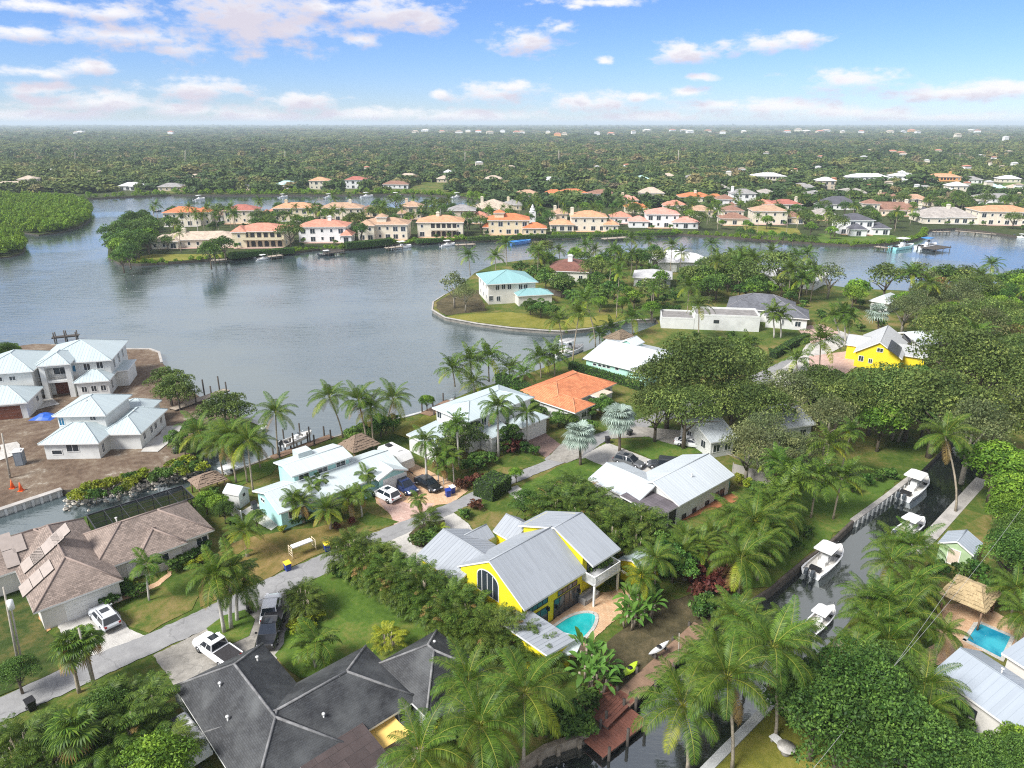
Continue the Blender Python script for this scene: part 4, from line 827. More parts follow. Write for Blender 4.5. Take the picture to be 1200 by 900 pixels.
# --- sheds and thatched huts
SHG = plain('sage_boards', (.36, .48, .28), .8, .1)
h = House('garden_shed', 'sage green shed with cream door and grey gable roof', 'the sage green shed', 'shed', (1100, 636), (1113, 621), 2.3, SHG, MATS['ribbed_grey_metal'], .5)
dd = h.block((0, -3.6, 3.6, .1), 2.3, 'gable_u', 1.0, .2); h.opening(dd, 'u0', 1.7, 1.1, 1.3, 2.0, name='door', panes=1, gm=plain('cream_door', (.62, .52, .42), .7)); h.mark()
h = House('garden_shed', 'small white shed with pale grey roof by the aqua house', 'the small white shed', 'shed', (262, 577), (271, 571), 2.1, WHITE, MATS['pale_blue_metal'], 0)
dd = h.block((0, -2.4, 2.2, .2), 2.1, 'gable_v', .8, .15); h.opening(dd, 'v0', 1.0, 1.6, .4, .4, panes=1, fm=DARKTRIM); h.mark()
def tiki(label, px, py, z, hu, hv, rise, col, ang=R(43), short=None, cat='hut', ridge=.35):
    c = W(px, py, z); root = thing('thatched_hut', label, cat, (c.x, c.y, 0), ang); mb = MB(); V = Vector; r = hu * ridge
    a, b, cc, d, p, q = V((-hu, -hv, z)), V((hu, -hv, z)), V((hu, hv, z)), V((-hu, hv, z)), V((-r, 0, z + rise)), V((r, 0, z + rise)); rr = random.Random(int(px))
    for poly in ([a, b, q, p], [cc, d, p, q], [d, a, p], [b, cc, q]):
        # shaggy layers
        for k in range(7):
            t0, t1 = k / 7, min(1, (k + 1.35) / 7); A, B = poly[0], poly[1]; C, D = (poly[2], poly[3]) if len(poly) == 4 else (poly[2], poly[2])
            lo0, lo1 = A.lerp(D, t0), B.lerp(C, t0); hi0, hi1 = A.lerp(D, t1), B.lerp(C, t1); n = (B - A).cross(D - A).normalized(); off = n * .12; m = max(2, int((lo1 - lo0).length / .45))
            for i in range(m):
                f0, f1 = i / m, (i + 1) / m; dz = V((0, 0, -rr.uniform(0, .16))); e = rr.uniform(0, .1)
                Q = [lo0.lerp(lo1, f0) + off * (1 + e) + dz, lo0.lerp(lo1, f1) + off * (1 + e) + dz, hi0.lerp(hi1, f1) - off * .2, hi0.lerp(hi1, f0) - off * .2]
                mb.face(Q, 0, [(f0 * 4, t0 * 3), (f1 * 4, t0 * 3), (f1 * 4, t1 * 3), (f0 * 4, t1 * 3)])
    mb.slab([a, b, cc, d], .05); mb.build('roof', thatch('thatch%d' % int(col[0] * 100), col), root)
    for x, y in ((-hu, -hv), (hu, -hv), (hu, hv), (-hu, hv)):
        t = MB(); t.tube([(x * .85, y * .85, 0), (x * .85, y * .85, z)], .1, 6); t.build('post', WOOD_BR, root)
    occ([W(px, py, z) + Vector((math.cos(k) * hu, math.sin(k) * hu, 0)) for k in range(6)])
    if short: q = proj(V((c.x, c.y, z))); LANDMARKS.append((q[0], q[1], short))
    return root
A_, B_, C_ = W(1102, 696, 2.5), W(1155, 719, 2.5), W(1173, 694, 2.5); m_ = proj((A_ + C_) / 2)
tiki('broad tan thatched hut on the pool terrace', m_[0], m_[1], 2.5, (B_ - A_).length / 2, (C_ - B_).length / 2, 1.3, (.46, .35, .19), math.atan2((B_ - A_).y, (B_ - A_).x), 'the tan thatched hut')
tiki('dark brown thatched hut behind the aqua house', 421, 520, 2.2, 2.4, 2.2, 1.7, (.22, .16, .115), R(43), 'the brown thatched hut', ridge=.2)
tiki('round brown thatched hut over a shady patio', 243, 562, 2.0, 2.0, 1.8, 1.1, (.25, .18, .13), R(43), None, ridge=.3)
tiki('peaked thatched hut beside the inlet', 727, 396, 2.4, 3.0, 2.8, 2.0, (.20, .15, .10), R(40), None, ridge=.15)
# ------------------------------------------------------------------ villas across the water
CREAM = plain('cream_stucco', (.62, .54, .38), .8, .06, .5, .3, 0, .12); IVORY = plain('ivory_stucco', (.64, .59, .48), .8, .06, .5, .3, 0, .12); SNOW = plain('white_stucco', (.72, .72, .71), .8, .05, .5, .3, 0, .1); PEACH = plain('peach_stucco', (.66, .34, .13), .8, .06, .5); SAND = plain('sand_stucco', (.55, .47, .36), .8, .06, .5)
def tile(name, c): return shingle(name, c, .4, .2, .2, .8)
T_OR = tile('orange_barrel_tile', (.52, .17, .07)); T_SAL = tile('salmon_barrel_tile', (.50, .22, .15)); T_TAN = tile('tan_barrel_tile', (.40, .26, .17)); T_TANOR = tile('tan_orange_tile', (.50, .27, .15)); T_BRN = tile('brown_barrel_tile', (.24, .13, .09)); T_GREY = tile('grey_flat_tile', (.26, .25, .24)); T_SLATE = tile('slate_tile', (.085, .085, .10)); T_WHITE = tile('white_flat_tile', (.62, .62, .62)); T_RED = tile('red_brown_barrel', (.34, .12, .09)); T_PINK = tile('pink_barrel_tile', (.58, .27, .21)); T_PALE = tile('pale_tan_tile', (.44, .36, .28)); T_GTAN = tile('grey_tan_tile', (.33, .30, .27)); T_AQ = tile('aqua_far_tile', (.40, .60, .58))
VR = random.Random(5)
def villa(cx, by, wpx, st, roof, wall, label, short, depth=14, yaw=0, wings=(), chim=None, tower=None, loggia=0, name='villa', rise=2.4):
    c = W(cx, by); q = proj(c); Wd = wpx * q[2] / F; a = R(yaw) - math.atan2(c.x, c.y) * .25
    u = Vector((math.cos(a), math.sin(a), 0)); o = c - u * Wd / 2; h = House(name, label, short, 'house', None, None, 0, wall, roof, 0, None, None, o, a)
    ze = 3.2 + 3.3 * (st - 1); m = h.block((0, 0, Wd, depth), ze, 'hip', rise, .6); bl = [(m, Wd, depth, st)]
    for (a0, a1, b0, b1, s2) in wings:
        b = h.block((a0 * Wd, b0, a1 * Wd, b1), 3.1 + 3.3 * (s2 - 1), 'hip', min(2.2, .28 * min((a1 - a0) * Wd, b1 - b0) + .5), .5); bl.append((b, (a1 - a0) * Wd, b1 - b0, s2))
    for b, w_, d_, s_ in bl:
        L = b['w'][2] - b['w'][0]; D = b['w'][3] - b['w'][1]
        for s2 in range(s_):
            n = max(1, int(L / 3.4)); z = 1.55 + 3.3 * s2
            for k in range(n):
                t = L * (k + .5) / n
                if loggia and b is m and abs(t - L * .58) < loggia: continue
                big = VR.random() < .4; h.opening(b, 'v0', t, z - (.25 if big else 0), 2.2 if big else 1.2, 2.2 if big else 1.5, panes=2 if big else 1, fw=.12)
            for k in range(2):
                for sd_ in (('u0',) if cx > 600 else ('u1',)): h.opening(b, sd_, D * (k + .5) / 2.5, z, 1.2, 1.5, panes=1, fw=.12)
    if loggia:
        for s2 in range(st):
            n = max(2, int(loggia * 2 / 2.4))
            for k in range(n): h.opening(m, 'v0', (m['w'][2] - m['w'][0]) * .58 - loggia + (k + .5) * loggia * 2 / n, 1.45 + 3.3 * s2, 1.9, 2.5, panes=1, arch=(s2 == 0), fm=wall, gm=DARKTRIM)  # flat dark panes paint in the shade of the open loggia recess
        p = MB(); p.rect(Wd * .58 - loggia, -1.2, 3.15, Wd * .58 + loggia, .6, 3.35); p.rect(Wd * .58 - loggia, -1.2, 3.35, Wd * .58 + loggia, -1.1, 4.2); p.build('balcony', wall, h.root)
    if chim: h.chimney(chim * Wd, depth * .45, ze, ze + rise + 1.3, 1.5, wall)
    if tower: 
        t0 = tower * Wd; h.block((t0 - 2.6, 2, t0 + 2.6, 7.2), ze + 3.0, 'hip', 1.4, .5)
    h.mark(Wd / 2, depth * .3, ze)
    if by > 250: sheet('terrace', [tuple(h.G(*q)[:2]) for q in ((.5, .4), (Wd - .5, .4), (Wd - 1.5, -3.2), (1.5, -3.2))], VR.choice([CONC, TANP, PINKP]), .04, px=False)
    return h
V = villa
V(232, 290, 92, 1, T_PALE, IVORY, 'low tan roofed villa with a chimney on the spit end', 'the low tan villa', 15, 2, ((-.06, .3, -3, 6, 1), (.75, 1.1, 1, 14, 1)), .3)
V(214, 265, 44, 2, T_OR, IVORY, 'bright orange roofed villa behind the low tan villa', 'the bright orange villa', 13, 0, ((.75, 1.25, 2, 11, 2),))
V(304, 290, 62, 2, T_SAL, CREAM, 'two storey cream villa with salmon roof and arched loggia', 'the salmon roofed villa', 17, -2, ((.0, .3, -1, 8, 2),), None, None, 8)
V(378, 284, 58, 2, T_SAL, SNOW, 'two storey white villa with orange tile and tall windows', 'the white orange tiled villa', 14, -2, ((.86, 1.12, -2, 7, 1),), .62)
V(282, 262, 40, 2, T_RED, IVORY, 'red brown tiled villa behind the salmon roofed villa', 'the red brown villa', 13, 0)
V(345, 259, 50, 2, T_TANOR, CREAM, 'orange tan villa behind the white orange tiled villa', 'the orange tan villa', 13, 0, (), .3)
V(400, 259, 50, 2, T_TAN, IVORY, 'tan villa with dark cypresses behind the spit', 'the tan cypress villa', 12, 0, (), .7)
V(450, 281, 58, 2, T_TAN, IVORY, 'brown tan tiled villa hidden by palms on the bank', 'the palm clad villa', 14, -2, ((-.02, .35, -2.5, 6, 2),), None, .45)
V(516, 278, 56, 2, T_TANOR, IVORY, 'wide tan orange villa with a white chimney and balconies', 'the tan orange villa', 15, 0, (), .44, None, 6)
V(541, 262, 34, 2, T_GREY, SAND, 'grey brown roofed villa behind the tan orange villa', 'the grey brown villa', 12, 0)
V(580, 252, 46, 1, T_PALE, IVORY, 'broad pale tan roofed villa in the second row', 'the pale tan villa', 22, 5, (), .2, None, 0, 'villa', 4.5)
V(596, 275, 50, 2, T_OR, CREAM, 'orange tiled cream villa behind the blue covered boat', 'the orange tiled villa', 14, 0, ((.82, 1.4, -2, 7, 1), (-.12, .2, 1, 9, 1)), None, .28)
V(690, 271, 44, 2, T_TANOR, IVORY, 'tan orange villa with low wings and a green lawn', 'the lawn villa', 14, 0, ((-.55, .12, -1, 9, 1), (.85, 1.3, -1.5, 8, 1)), .06)
V(776, 267, 40, 2, T_PINK, SNOW, 'pink tiled villa with tall arched windows', 'the pink tiled villa', 15, -2, ((.75, 1.55, -3, 7, 1), (-.5, .12, -1, 8, 1)), None, None, 0)
V(816, 237, 40, 1, T_OR, IVORY, 'orange roofed villa on a rise behind the pink tiled villa', 'the upper orange villa', 15, 0, ((.75, 1.3, -3, 6, 1),), .5)
V(861, 264, 34, 1, T_BRN, IVORY, 'brown tiled garage villa beside the sandy bank', 'the brown garage villa', 12, 0, ((.1, .9, 6, 18, 2),))
V(902, 263, 42, 2, T_TAN, IVORY, 'cream arched villa beside the brown garage villa', 'the cream arched villa', 13, 0, (), None, None, 0)
V(871, 239, 30, 2, T_GREY, SNOW, 'white villa with grey roof and two chimneys', 'the white chimney villa', 12, 0, ((-.35, .1, 1, 9, 1),), .1)
V(922, 246, 36, 1, T_RED, IVORY, 'red roofed villa behind the cream arched villa', 'the red roofed villa', 14, 0, ((-.4, .2, 1, 9, 1),), .85)
V(985, 246, 44, 1, T_SLATE, SNOW, 'dark roofed villa with white dormers', 'the dormer villa', 16, 0, ((-.15, .2, -3, 5, 1),), None, None, 0, 'villa', 4)
V(1003, 275, 40, 2, T_SLATE, SNOW, 'slate roofed white villa on the bright green bank', 'the slate roofed villa', 13, 0, ((.2, .7, -6, 3, 1), (.9, 1.45, -1, 9, 1)))
V(1048, 253, 66, 1, T_BRN, IVORY, 'long brown roofed cream villa with a square tower wing', 'the long brown villa', 16, 0, ((-.06, .24, -1, 7, 2),), .75, None, 0, 'villa', 3.6)
V(1112, 262, 64, 1, T_GTAN, IVORY, 'grey tan roofed villa with white screened porch', 'the grey porch villa', 17, 0, ((.0, .4, -3, 6, 1),), .55, None, 0, 'villa', 4.2)
V(1180, 264, 64, 2, T_TANOR, IVORY, 'wide orange roofed villa at the eastern bank', 'the eastern orange villa', 18, 0)
V(902, 216, 38, 2, T_WHITE, IVORY, 'pale cream villa with white roof above the trees', 'the white hilltop villa', 18, 0, (), None, None, 5)
V(1018, 217, 44, 2, T_WHITE, SNOW, 'long white villa with many windows', 'the long white villa', 14, 0, ((-.1, .25, -2, 8, 2),))
V(1060, 216, 30, 2, T_WHITE, SNOW, 'white villa with a roof lantern', 'the lantern villa', 14, 0, ((.6, 1.1, -3, 6, 1),), None, .4)
V(1107, 217, 36, 2, T_TANOR, PEACH, 'peach orange villa with a tower chimney', 'the peach villa', 14, 0, (), .7, None, 6)
V(1140, 215, 22, 1, T_GREY, SNOW, 'small grey roofed villa beside the peach villa', 'the small grey villa', 12, 0)
V(1184, 214, 24, 1, T_WHITE, IVORY, 'cream bungalow on the far green lawn', 'the cream bungalow', 12, 0)
V(984, 236, 40, 1, T_GTAN, IVORY, 'grey tan villa with arched entry behind the dormer villa', 'the arched entry villa', 14, 0, ((.5, .85, -3, 5, 1),), None, None, 0, 'villa', 3.4) if False else None
V(1000, 231, 34, 1, T_GTAN, SNOW, 'grey tan villa above the dormer villa', 'the upper grey tan villa', 14, 0, ((.5, .9, -3, 5, 1),))
V(957, 234, 26, 1, T_GREY, SNOW, 'pale grey roofed villa above the red roofed villa', 'the pale grey villa', 14, 0)
V(899, 232, 24, 1, T_GTAN, IVORY, 'greenish grey roofed villa below the white hilltop villa', 'the greenish roofed villa', 14, 0)
V(1102, 242, 34, 1, T_TAN, SAND, 'tan tiled villa between two grey roofed villas', 'the middle tan villa', 13, 0)
V(1168, 238, 44, 1, T_GREY, SNOW, 'grey roofed villa behind the eastern orange villa', 'the rear grey villa', 12, 0)
V(1090, 254, 0.1, 1, T_WHITE, SNOW, 'x', 'x') if False else None
V(672, 232, 36, 1, T_OR, IVORY, 'orange roofed villa in the trees behind the lawn villa', 'the tree set orange villa', 14, 8, ((-.4, .2, 2, 10, 1),))
V(705, 233, 32, 1, T_BRN, SNOW, 'brown roofed white villa in the trees', 'the brown roofed white villa', 14, 0)
V(764, 232, 30, 1, T_PALE, IVORY, 'pale tan hip roofed villa in the trees', 'the pale hip villa', 14, 0, (), None, None, 0, 'villa', 3.5)
V(640, 216, 38, 1, T_WHITE, SNOW, 'white villa with stepped roofs far in the trees', 'the far white villa', 16, 0, ((.3, .6, -4, 5, 1),))
V(752, 214, 18, 1, T_AQ, SNOW, 'pale aqua roofed house far in the trees', 'the far aqua house', 12, 0)
V(783, 211, 20, 1, T_PALE, IVORY, 'pinkish tan house far in the trees', 'the far pinkish house', 12, 0)
V(810, 213, 18, 1, T_GREY, SNOW, 'small grey house far in the trees', 'the far grey house', 11, 0)
V(728, 262, 26, 1, T_SAL, SNOW, 'small salmon roofed house between two villas', 'the small salmon house', 11, 0)
V(822, 254, 30, 1, T_TAN, SAND, 'dull tan roofed house behind the pink tiled villa', 'the dull tan house', 12, 0)
# far bank
V(10, 222, 40, 1, T_PALE, IVORY, 'pale cream villa at the far bank behind the mangroves', 'the mangrove side villa', 14, 0, ((.5, .9, -3, 6, 1),))
V(32, 220, 20, 2, T_PALE, IVORY, 'cream two storey house next to the mangrove side villa', 'the cream far house', 12, 0)
V(153, 223, 28, 1, T_WHITE, SNOW, 'white twin roofed house on the far bank', 'the white twin roofed house', 12, 0, ((.5, 1.0, -3, 6, 1),))
V(199, 224, 28, 1, T_GREY, SAND, 'grey house with tan walls on the far bank', 'the far grey tan house', 12, 0)
V(286, 223, 18, 1, T_SLATE, SAND, 'flat dark roofed house on the far bank', 'the flat dark house', 9, 0, (), None, None, 0, 'villa', .8)
V(335, 221, 24, 1, T_AQ, SNOW, 'white and pale green house on the far bank', 'the far pale green house', 11, 0, ((.3, .7, -2, 5, 1),))
V(374, 222, 24, 2, T_TANOR, IVORY, 'orange roofed two storey house on the far bank', 'the far orange house', 13, 0)
V(417, 221, 26, 2, T_RED, SNOW, 'maroon roofed white house on the far bank', 'the far maroon house', 12, 0)
V(462, 221, 28, 1, T_BRN, SNOW, 'brown roofed white house on the far bank', 'the far brown house', 12, 0, ((.6, 1.1, -1, 7, 1),))
V(478, 211, 24, 1, T_PALE, IVORY, 'pale villa behind the far bank', 'the far pale villa', 12, 0)
V(521, 214, 20, 1, T_PALE, SAND, 'tan cottage behind the far bank', 'the far tan cottage', 12, 0)
V(525, 206, 12, 1, T_WHITE, SNOW, 'tiny white house behind the far tan cottage', 'the tiny white house', 10, 0)
V(228, 212, 22, 1, T_PALE, SAND, 'tan roof showing through the far bank trees', 'the far tan roof', 14, 0)
V(578, 214, 22, 1, T_PALE, IVORY, 'cream house by the end of the back channel', 'the channel end house', 12, 0)
CN = {T_GTAN: 'grey tan', T_GREY: 'grey', T_WHITE: 'white', T_BRN: 'brown', T_TAN: 'tan', T_SLATE: 'dark slate', T_AQ: 'pale aqua', T_PALE: 'pale tan', T_OR: 'orange', T_PINK: 'pink', T_SAL: 'salmon'}
USED = set()
for i, (cx, by, wp, st, rf) in enumerate([(845, 226, 22, 1, T_GTAN), (940, 224, 24, 1, T_GREY), (968, 222, 22, 2, T_WHITE), (1038, 237, 26, 1, T_BRN), (1074, 239, 26, 1, T_TAN), (1140, 241, 26, 1, T_GTAN), (1202, 240, 26, 1, T_SLATE), (1085, 227, 24, 1, T_GREY), (1122, 229, 22, 2, T_WHITE), (1163, 225, 24, 1, T_AQ), (1196, 225, 22, 1, T_PALE), (745, 250, 26, 1, T_OR), (655, 258, 22, 1, T_TAN), (562, 262, 22, 1, T_SAL), (618, 233, 26, 1, T_TAN), (735, 240, 24, 1, T_PINK), (792, 247, 26, 1, T_SAL), (850, 247, 22, 2, T_BRN), (482, 257, 28, 2, T_TAN), (432, 254, 26, 1, T_BRN), (320, 257, 22, 1, T_SAL), (250, 259, 24, 1, T_TAN), (965, 258, 26, 1, T_GTAN), (930, 262, 22, 1, T_BRN), (1085, 256, 22, 1, T_SLATE), (1020, 226, 22, 1, T_RED), (895, 246, 24, 1, T_SAL), (600, 246, 22, 1, T_GREY)]):
    lm = min(LANDMARKS, key=lambda l: math.hypot(l[0] - cx, 1.5 * (l[1] - by + 6))); dx, dy = cx - lm[0], by - 6 - lm[1]; rel = ('right of' if dx > 0 else 'left of') if abs(dx) > 1.4 * abs(dy) else ('above' if dy < 0 else 'below'); cn = CN.get(rf, 'red brown')
    lab = 'small %s roofed house %s %s' % (cn, rel, lm[2]); lab = lab if lab not in USED else lab.replace('small', 'second small'); USED.add(lab)
    V(cx, by, wp, st, rf, [IVORY, SNOW, SAND, CREAM][i % 4], lab, 'the %s roofed cottage' % cn if st == 1 else 'the small %s villa' % cn, 11, 0, ((.55, 1.05, -2.5, 5, 1),) if i % 2 else ((-.1, .4, -2, 6, 1),), .3 if i % 3 == 0 else None); LANDMARKS.pop()
# slender white tower with a cupola
c = W(624, 262); root = thing('cupola_tower', 'slender white tower with a stepped cupola roof', 'tower', c); mb = MB(); mb.rect(-2.2, -2.2, 0, 2.2, 2.2, 9.5); mb.build('wall', SNOW, root); mb = MB()
for k, (r0, z0, z1) in enumerate(((2.7, 9.5, 10.0), (2.1, 10, 12), (1.7, 12, 12.6), (1.0, 12.6, 14.2), (.5, 14.2, 15.2))): mb.tube([(0, 0, z0), (0, 0, z1)], [r0, r0 * .8], 8)
mb.build('cupola', SNOW, root); root.scale = (.7, .7, .62)
# strips of pale buildings near the horizon
FR = random.Random(3)
_U = ['first', 'second', 'third', 'fourth', 'fifth', 'sixth', 'seventh', 'eighth', 'ninth', 'tenth', 'eleventh', 'twelfth', 'thirteenth', 'fourteenth', 'fifteenth', 'sixteenth', 'seventeenth', 'eighteenth', 'nineteenth']
def NTH(n): return _U[n - 1] if n < 20 else ({2: 'twentieth', 3: 'thirtieth', 4: 'fortieth', 5: 'fiftieth'}[n // 10] if n % 10 == 0 else {2: 'twenty', 3: 'thirty', 4: 'forty', 5: 'fifty'}[n // 10] + '-' + _U[n % 10 - 1])
fb = None
FAR_SPOTS = [(x + FR.uniform(-3, 3), y + FR.uniform(-1, 1)) for x, y in [(92, 160), (96, 159), (200, 160), (490, 158), (500, 157), (515, 158), (536, 159), (548, 158), (560, 157), (574, 159), (588, 158), (604, 159), (612, 160), (640, 159), (652, 162), (660, 161), (700, 160), (716, 161), (740, 159), (760, 157), (785, 156), (800, 157), (808, 158), (830, 157), (846, 158), (870, 157), (920, 157), (934, 156), (942, 157), (958, 158), (966, 157), (985, 158), (1010, 159), (1040, 157), (1060, 158), (1068, 157), (1076, 158), (1135, 157), (1144, 158), (1120, 164), (1175, 167), (1055, 184), (1059, 188), (1149, 190), (1165, 192), (1160, 200), (1190, 199), (1046, 182), (1016, 182), (1085, 196), (1130, 204), (1172, 204), (955, 205), (930, 208), (870, 208), (850, 212), (975, 222), (1040, 226), (1075, 230), (1130, 228), (1190, 230), (1155, 226), (960, 190), (900, 186), (1010, 190), (1100, 182), (1180, 184), (700, 205), (735, 202), (600, 205), (560, 200), (430, 205), (120, 212), (60, 210)]]
for i, (x, y) in enumerate(FAR_SPOTS):
    c = W(x, y); s = proj(c)[2] / F * FR.uniform(5, 9); hh = max(7, s * .2)
    far = y < 180; lab = ('distant pale building near the horizon, %s from left' % NTH(sum(1 for q in FAR_SPOTS if q[1] < 180 and q[0] <= x))) if far else 'pale roofed house in the eastern woods, %s from left' % NTH(sum(1 for q in FAR_SPOTS if q[1] >= 180 and q[0] <= x))
    root = thing('far_building', lab, 'building', c, FR.uniform(-.3, .3), 'pale buildings near the horizon' if far else 'pale houses in the eastern woods')
    hh = hh if far else 5; s = s if far else min(s, 18)
    mb = MB(); mb.rect(-s / 2, -s * .3, 0, s / 2, s * .3, hh + (9 if far else 3)); mb.build('wall', [SNOW, IVORY, PEACH][i % 3 if i % 7 == 0 else i % 2], root)
    mb = MB(); pl, _ = roof_planes((-s * .53, -s * .33, s * .53, s * .33), hh + (9 if far else 3), 'hip', s * .12)
    for p in pl: mb.slab(p, .5)
    mb.build('roof', [T_PALE, T_WHITE, T_SAL][i % 3], root)
    LANDMARKS.append((x, y, 'x')) if False else None
# ------------------------------------------------------------------ vegetation
def np_mesh(name, V, Fq, mats, mi=None, tint=None):
    """V (n,3), Fq list of arrays of shape (m,k)"""
    me = bpy.data.meshes.new(name); V = np.asarray(V, np.float32); me.vertices.add(len(V)); me.vertices.foreach_set('co', V.ravel())
    loops = np.concatenate([f.ravel() for f in Fq]).astype(np.int32); starts = []; tot = 0
    for f in Fq: starts.append(np.arange(f.shape[0]) * f.shape[1] + tot); tot += f.size
    st = np.concatenate(starts).astype(np.int32)
    me.loops.add(len(loops)); me.loops.foreach_set('vertex_index', loops); me.polygons.add(len(st)); me.polygons.foreach_set('loop_start', st)
    for m in mats: me.materials.append(m)
    if mi is not None: me.polygons.foreach_set('material_index', np.asarray(mi, np.int32))
    me.update(calc_edges=True); me.validate()
    if tint is not None: a = me.attributes.new('tint', 'FLOAT', 'FACE'); a.data.foreach_set('value', np.asarray(tint, np.float32))
    return me
NR = np.random.RandomState(4)
OAK = foliage('oak_leaf', (.032, .064, .014), (.140, .195, .048), .6, .3, .03, .4); DARK = foliage('dark_leaf', (.021, .058, .011), (.098, .182, .032), .5, .25, .03, .4); BRIGHT = foliage('bright_leaf', (.05, .115, .012), (.16, .27, .03), .5, .3, .02, .3)
GREYG = foliage('grey_green_leaf', (.055, .080, .030), (.175, .205, .085), .65, .3, .04, .35); MANG = foliage('mangrove_leaf', (.05, .12, .008), (.21, .33, .025), .5, .3, .02, .25); RUST = foliage('rusty_leaf', (.12, .085, .03), (.26, .20, .07), .7, .2, .05, .3)
PALM = foliage('palm_leaf', (.024, .060, .008), (.115, .185, .022), .45, .28, .03, .4); PALMY = foliage('yellow_palm_leaf', (.11, .16, .010), (.28, .31, .03), .45, .3, .03, .35); PALMD = foliage('dead_palm_leaf', (.16, .10, .03), (.32, .22, .08), .7, .15, .02, .3); SILV = foliage('silver_palm_leaf', (.17, .23, .19), (.36, .44, .38), .5, .15, .01, .2)
ARECA = foliage('areca_leaf', (.020, .050, .007), (.110, .165, .024), .5, .28, .04, .35); BANANA = foliage('banana_leaf', (.04, .10, .018), (.13, .26, .045), .4, .3, .02, .3); CROTON = foliage('red_leaf', (.05, .016, .012), (.12, .045, .026), .5, .2, .04, .3); FARF = None
BARK = plain('bark', (.16, .13, .10), .95, .3, 2.5, .2); BARKG = plain('grey_bark', (.30, .27, .22), .95, .25, 2.5, .2); PTRUNK = plain('palm_trunk', (.34, .29, .22), .9, .3, 3, .2); RTRUNK = plain('royal_trunk', (.46, .44, .40), .85, .15, 2, .2); SHAFT = plain('crownshaft', (.10, .18, .04), .4, .2, 2)
def leaf_cloud(blobs, n, size, flat=.55, up=.25, jit=.5, aspect=.55, inner=.72):
    """leaf shaped faces spread over the outer part of a set of blobs (x,y,z,rx,ry,rz)"""
    B = np.array(blobs, float); vol = (B[:, 3] * B[:, 4] + B[:, 3] * B[:, 5]) ; idx = NR.choice(len(B), n, p=vol / vol.sum())
    d = NR.normal(size=(n, 3)); d /= np.linalg.norm(d, axis=1)[:, None]; d[:, 2] = np.where(d[:, 2] < -.35, -d[:, 2], d[:, 2])
    r = inner + (1.06 - inner) * NR.rand(n) ** .6
    c = B[idx, :3] + d * B[idx, 3:6] * r[:, None]
    nm = d * (1 - jit) + NR.normal(size=(n, 3)) * jit + np.array([0, 0, up]); nm /= np.linalg.norm(nm, axis=1)[:, None]
    t = np.cross(nm, NR.normal(size=(n, 3))); t /= np.linalg.norm(t, axis=1)[:, None]; b = np.cross(nm, t)
    s = size * (.6 + .8 * NR.rand(n))[:, None]
    A = c - t * s; Cc = c + t * s; Bq = c - b * s * aspect - nm * s * .15; D = c + b * s * aspect - nm * s * .15
    V = np.stack([A, Bq, Cc, D], 1).reshape(-1, 3); Q = np.arange(n * 4).reshape(n, 4)
    global TINT; TINT = np.clip(NR.normal(.04, .27, len(B))[idx], -.45, .65)
    return V, Q
def dome(R0, Hc, zc, nb, flat, seed, spread=1.0):
    r = random.Random(seed); bl = [(0, 0, zc, R0 * .55, R0 * .55, Hc * .42)]
    for k in range(nb):
        a = k * 2.39996 + r.uniform(-.4, .4); q = math.sqrt((k + .5) / nb) * R0 * .74 * spread; rb = R0 * r.uniform(.20, .36); z = zc + Hc * .5 * (1 - (q / R0) ** 2) * flat + r.uniform(-.2, .12) * Hc - (q / R0) ** 2 * Hc * .18
        bl.append((q * math.cos(a), q * math.sin(a), z, rb, rb, rb * r.uniform(.6, .85)))
    return bl
def limbs(h, R0, n, r0, seed, mat, z0=.25):
    r = random.Random(seed); mb = MB(); top = h * .62; mb.tube([(0, 0, -.3), (r.uniform(-.2, .2), r.uniform(-.2, .2), top * .5), (r.uniform(-.4, .4), r.uniform(-.4, .4), top)], [r0, r0 * .75, r0 * .4], 7)
    for k in range(n):
        a = k * 2.4 + r.uniform(-.4, .4); z = h * r.uniform(z0, .5); e = R0 * r.uniform(.5, .85); zz = h * r.uniform(.55, .85)
        mb.tube([(0, 0, z), (math.cos(a) * e * .45, math.sin(a) * e * .45, z + (zz - z) * .6), (math.cos(a) * e, math.sin(a) * e, zz)], [r0 * .5, r0 * .32, r0 * .1], 5)
    return mb.data('trunk', [mat])
KINDS = {}
def tree_kind(key, name, adj, R0, h, mat, bark, nl, leaf, nb=14, flat=1.0, variants=3, inner=.72, zc=None, Hc=None, spread=1.0, cat='tree', jit=.5):
    vs = []
    for k in range(variants):
        Hh = Hc or h * .62; bl = dome(R0, Hh, zc or h - Hh * .62, nb, flat, hash((key, k)) % 1000 if False else len(KINDS) * 17 + k * 5, spread)
        Vv, Q = leaf_cloud(bl, nl, leaf, inner=inner, jit=jit); T1 = TINT; V2, Q2 = leaf_cloud(bl, nl // 5, leaf * 1.9, inner=inner, jit=jit * .8); vs.append((np_mesh('crown', Vv, [Q], [mat], None, T1), limbs(h, R0, 6, .05 * h * .75, k + 3, bark), np_mesh('crown', V2, [Q2], [mat], None, TINT)))
    KINDS[key] = dict(name=name, adj=adj, R=R0, h=h, vs=vs, cat=cat)
tree_kind('oak', 'oak_tree', ['broad dark olive oak', 'wide grey green oak', 'spreading oak'], 6.5, 10, OAK, BARK, 9000, .165, 40)
tree_kind('airy', 'broadleaf_tree', ['airy grey green tree', 'thin grey tree', 'loose feathery tree'], 5.2, 10, GREYG, BARKG, 4600, .15, 30, 1.1, 3, .5)
tree_kind('dark', 'broadleaf_tree', ['dense dark green tree', 'rounded dark tree', 'dark glossy tree'], 4.6, 8.5, DARK, BARK, 10000, .13, 34)
tree_kind('bright', 'broadleaf_tree', ['bright green leafy tree', 'light green rounded tree', 'fresh green tree'], 4.2, 7.5, BRIGHT, BARK, 5500, .18, 24)
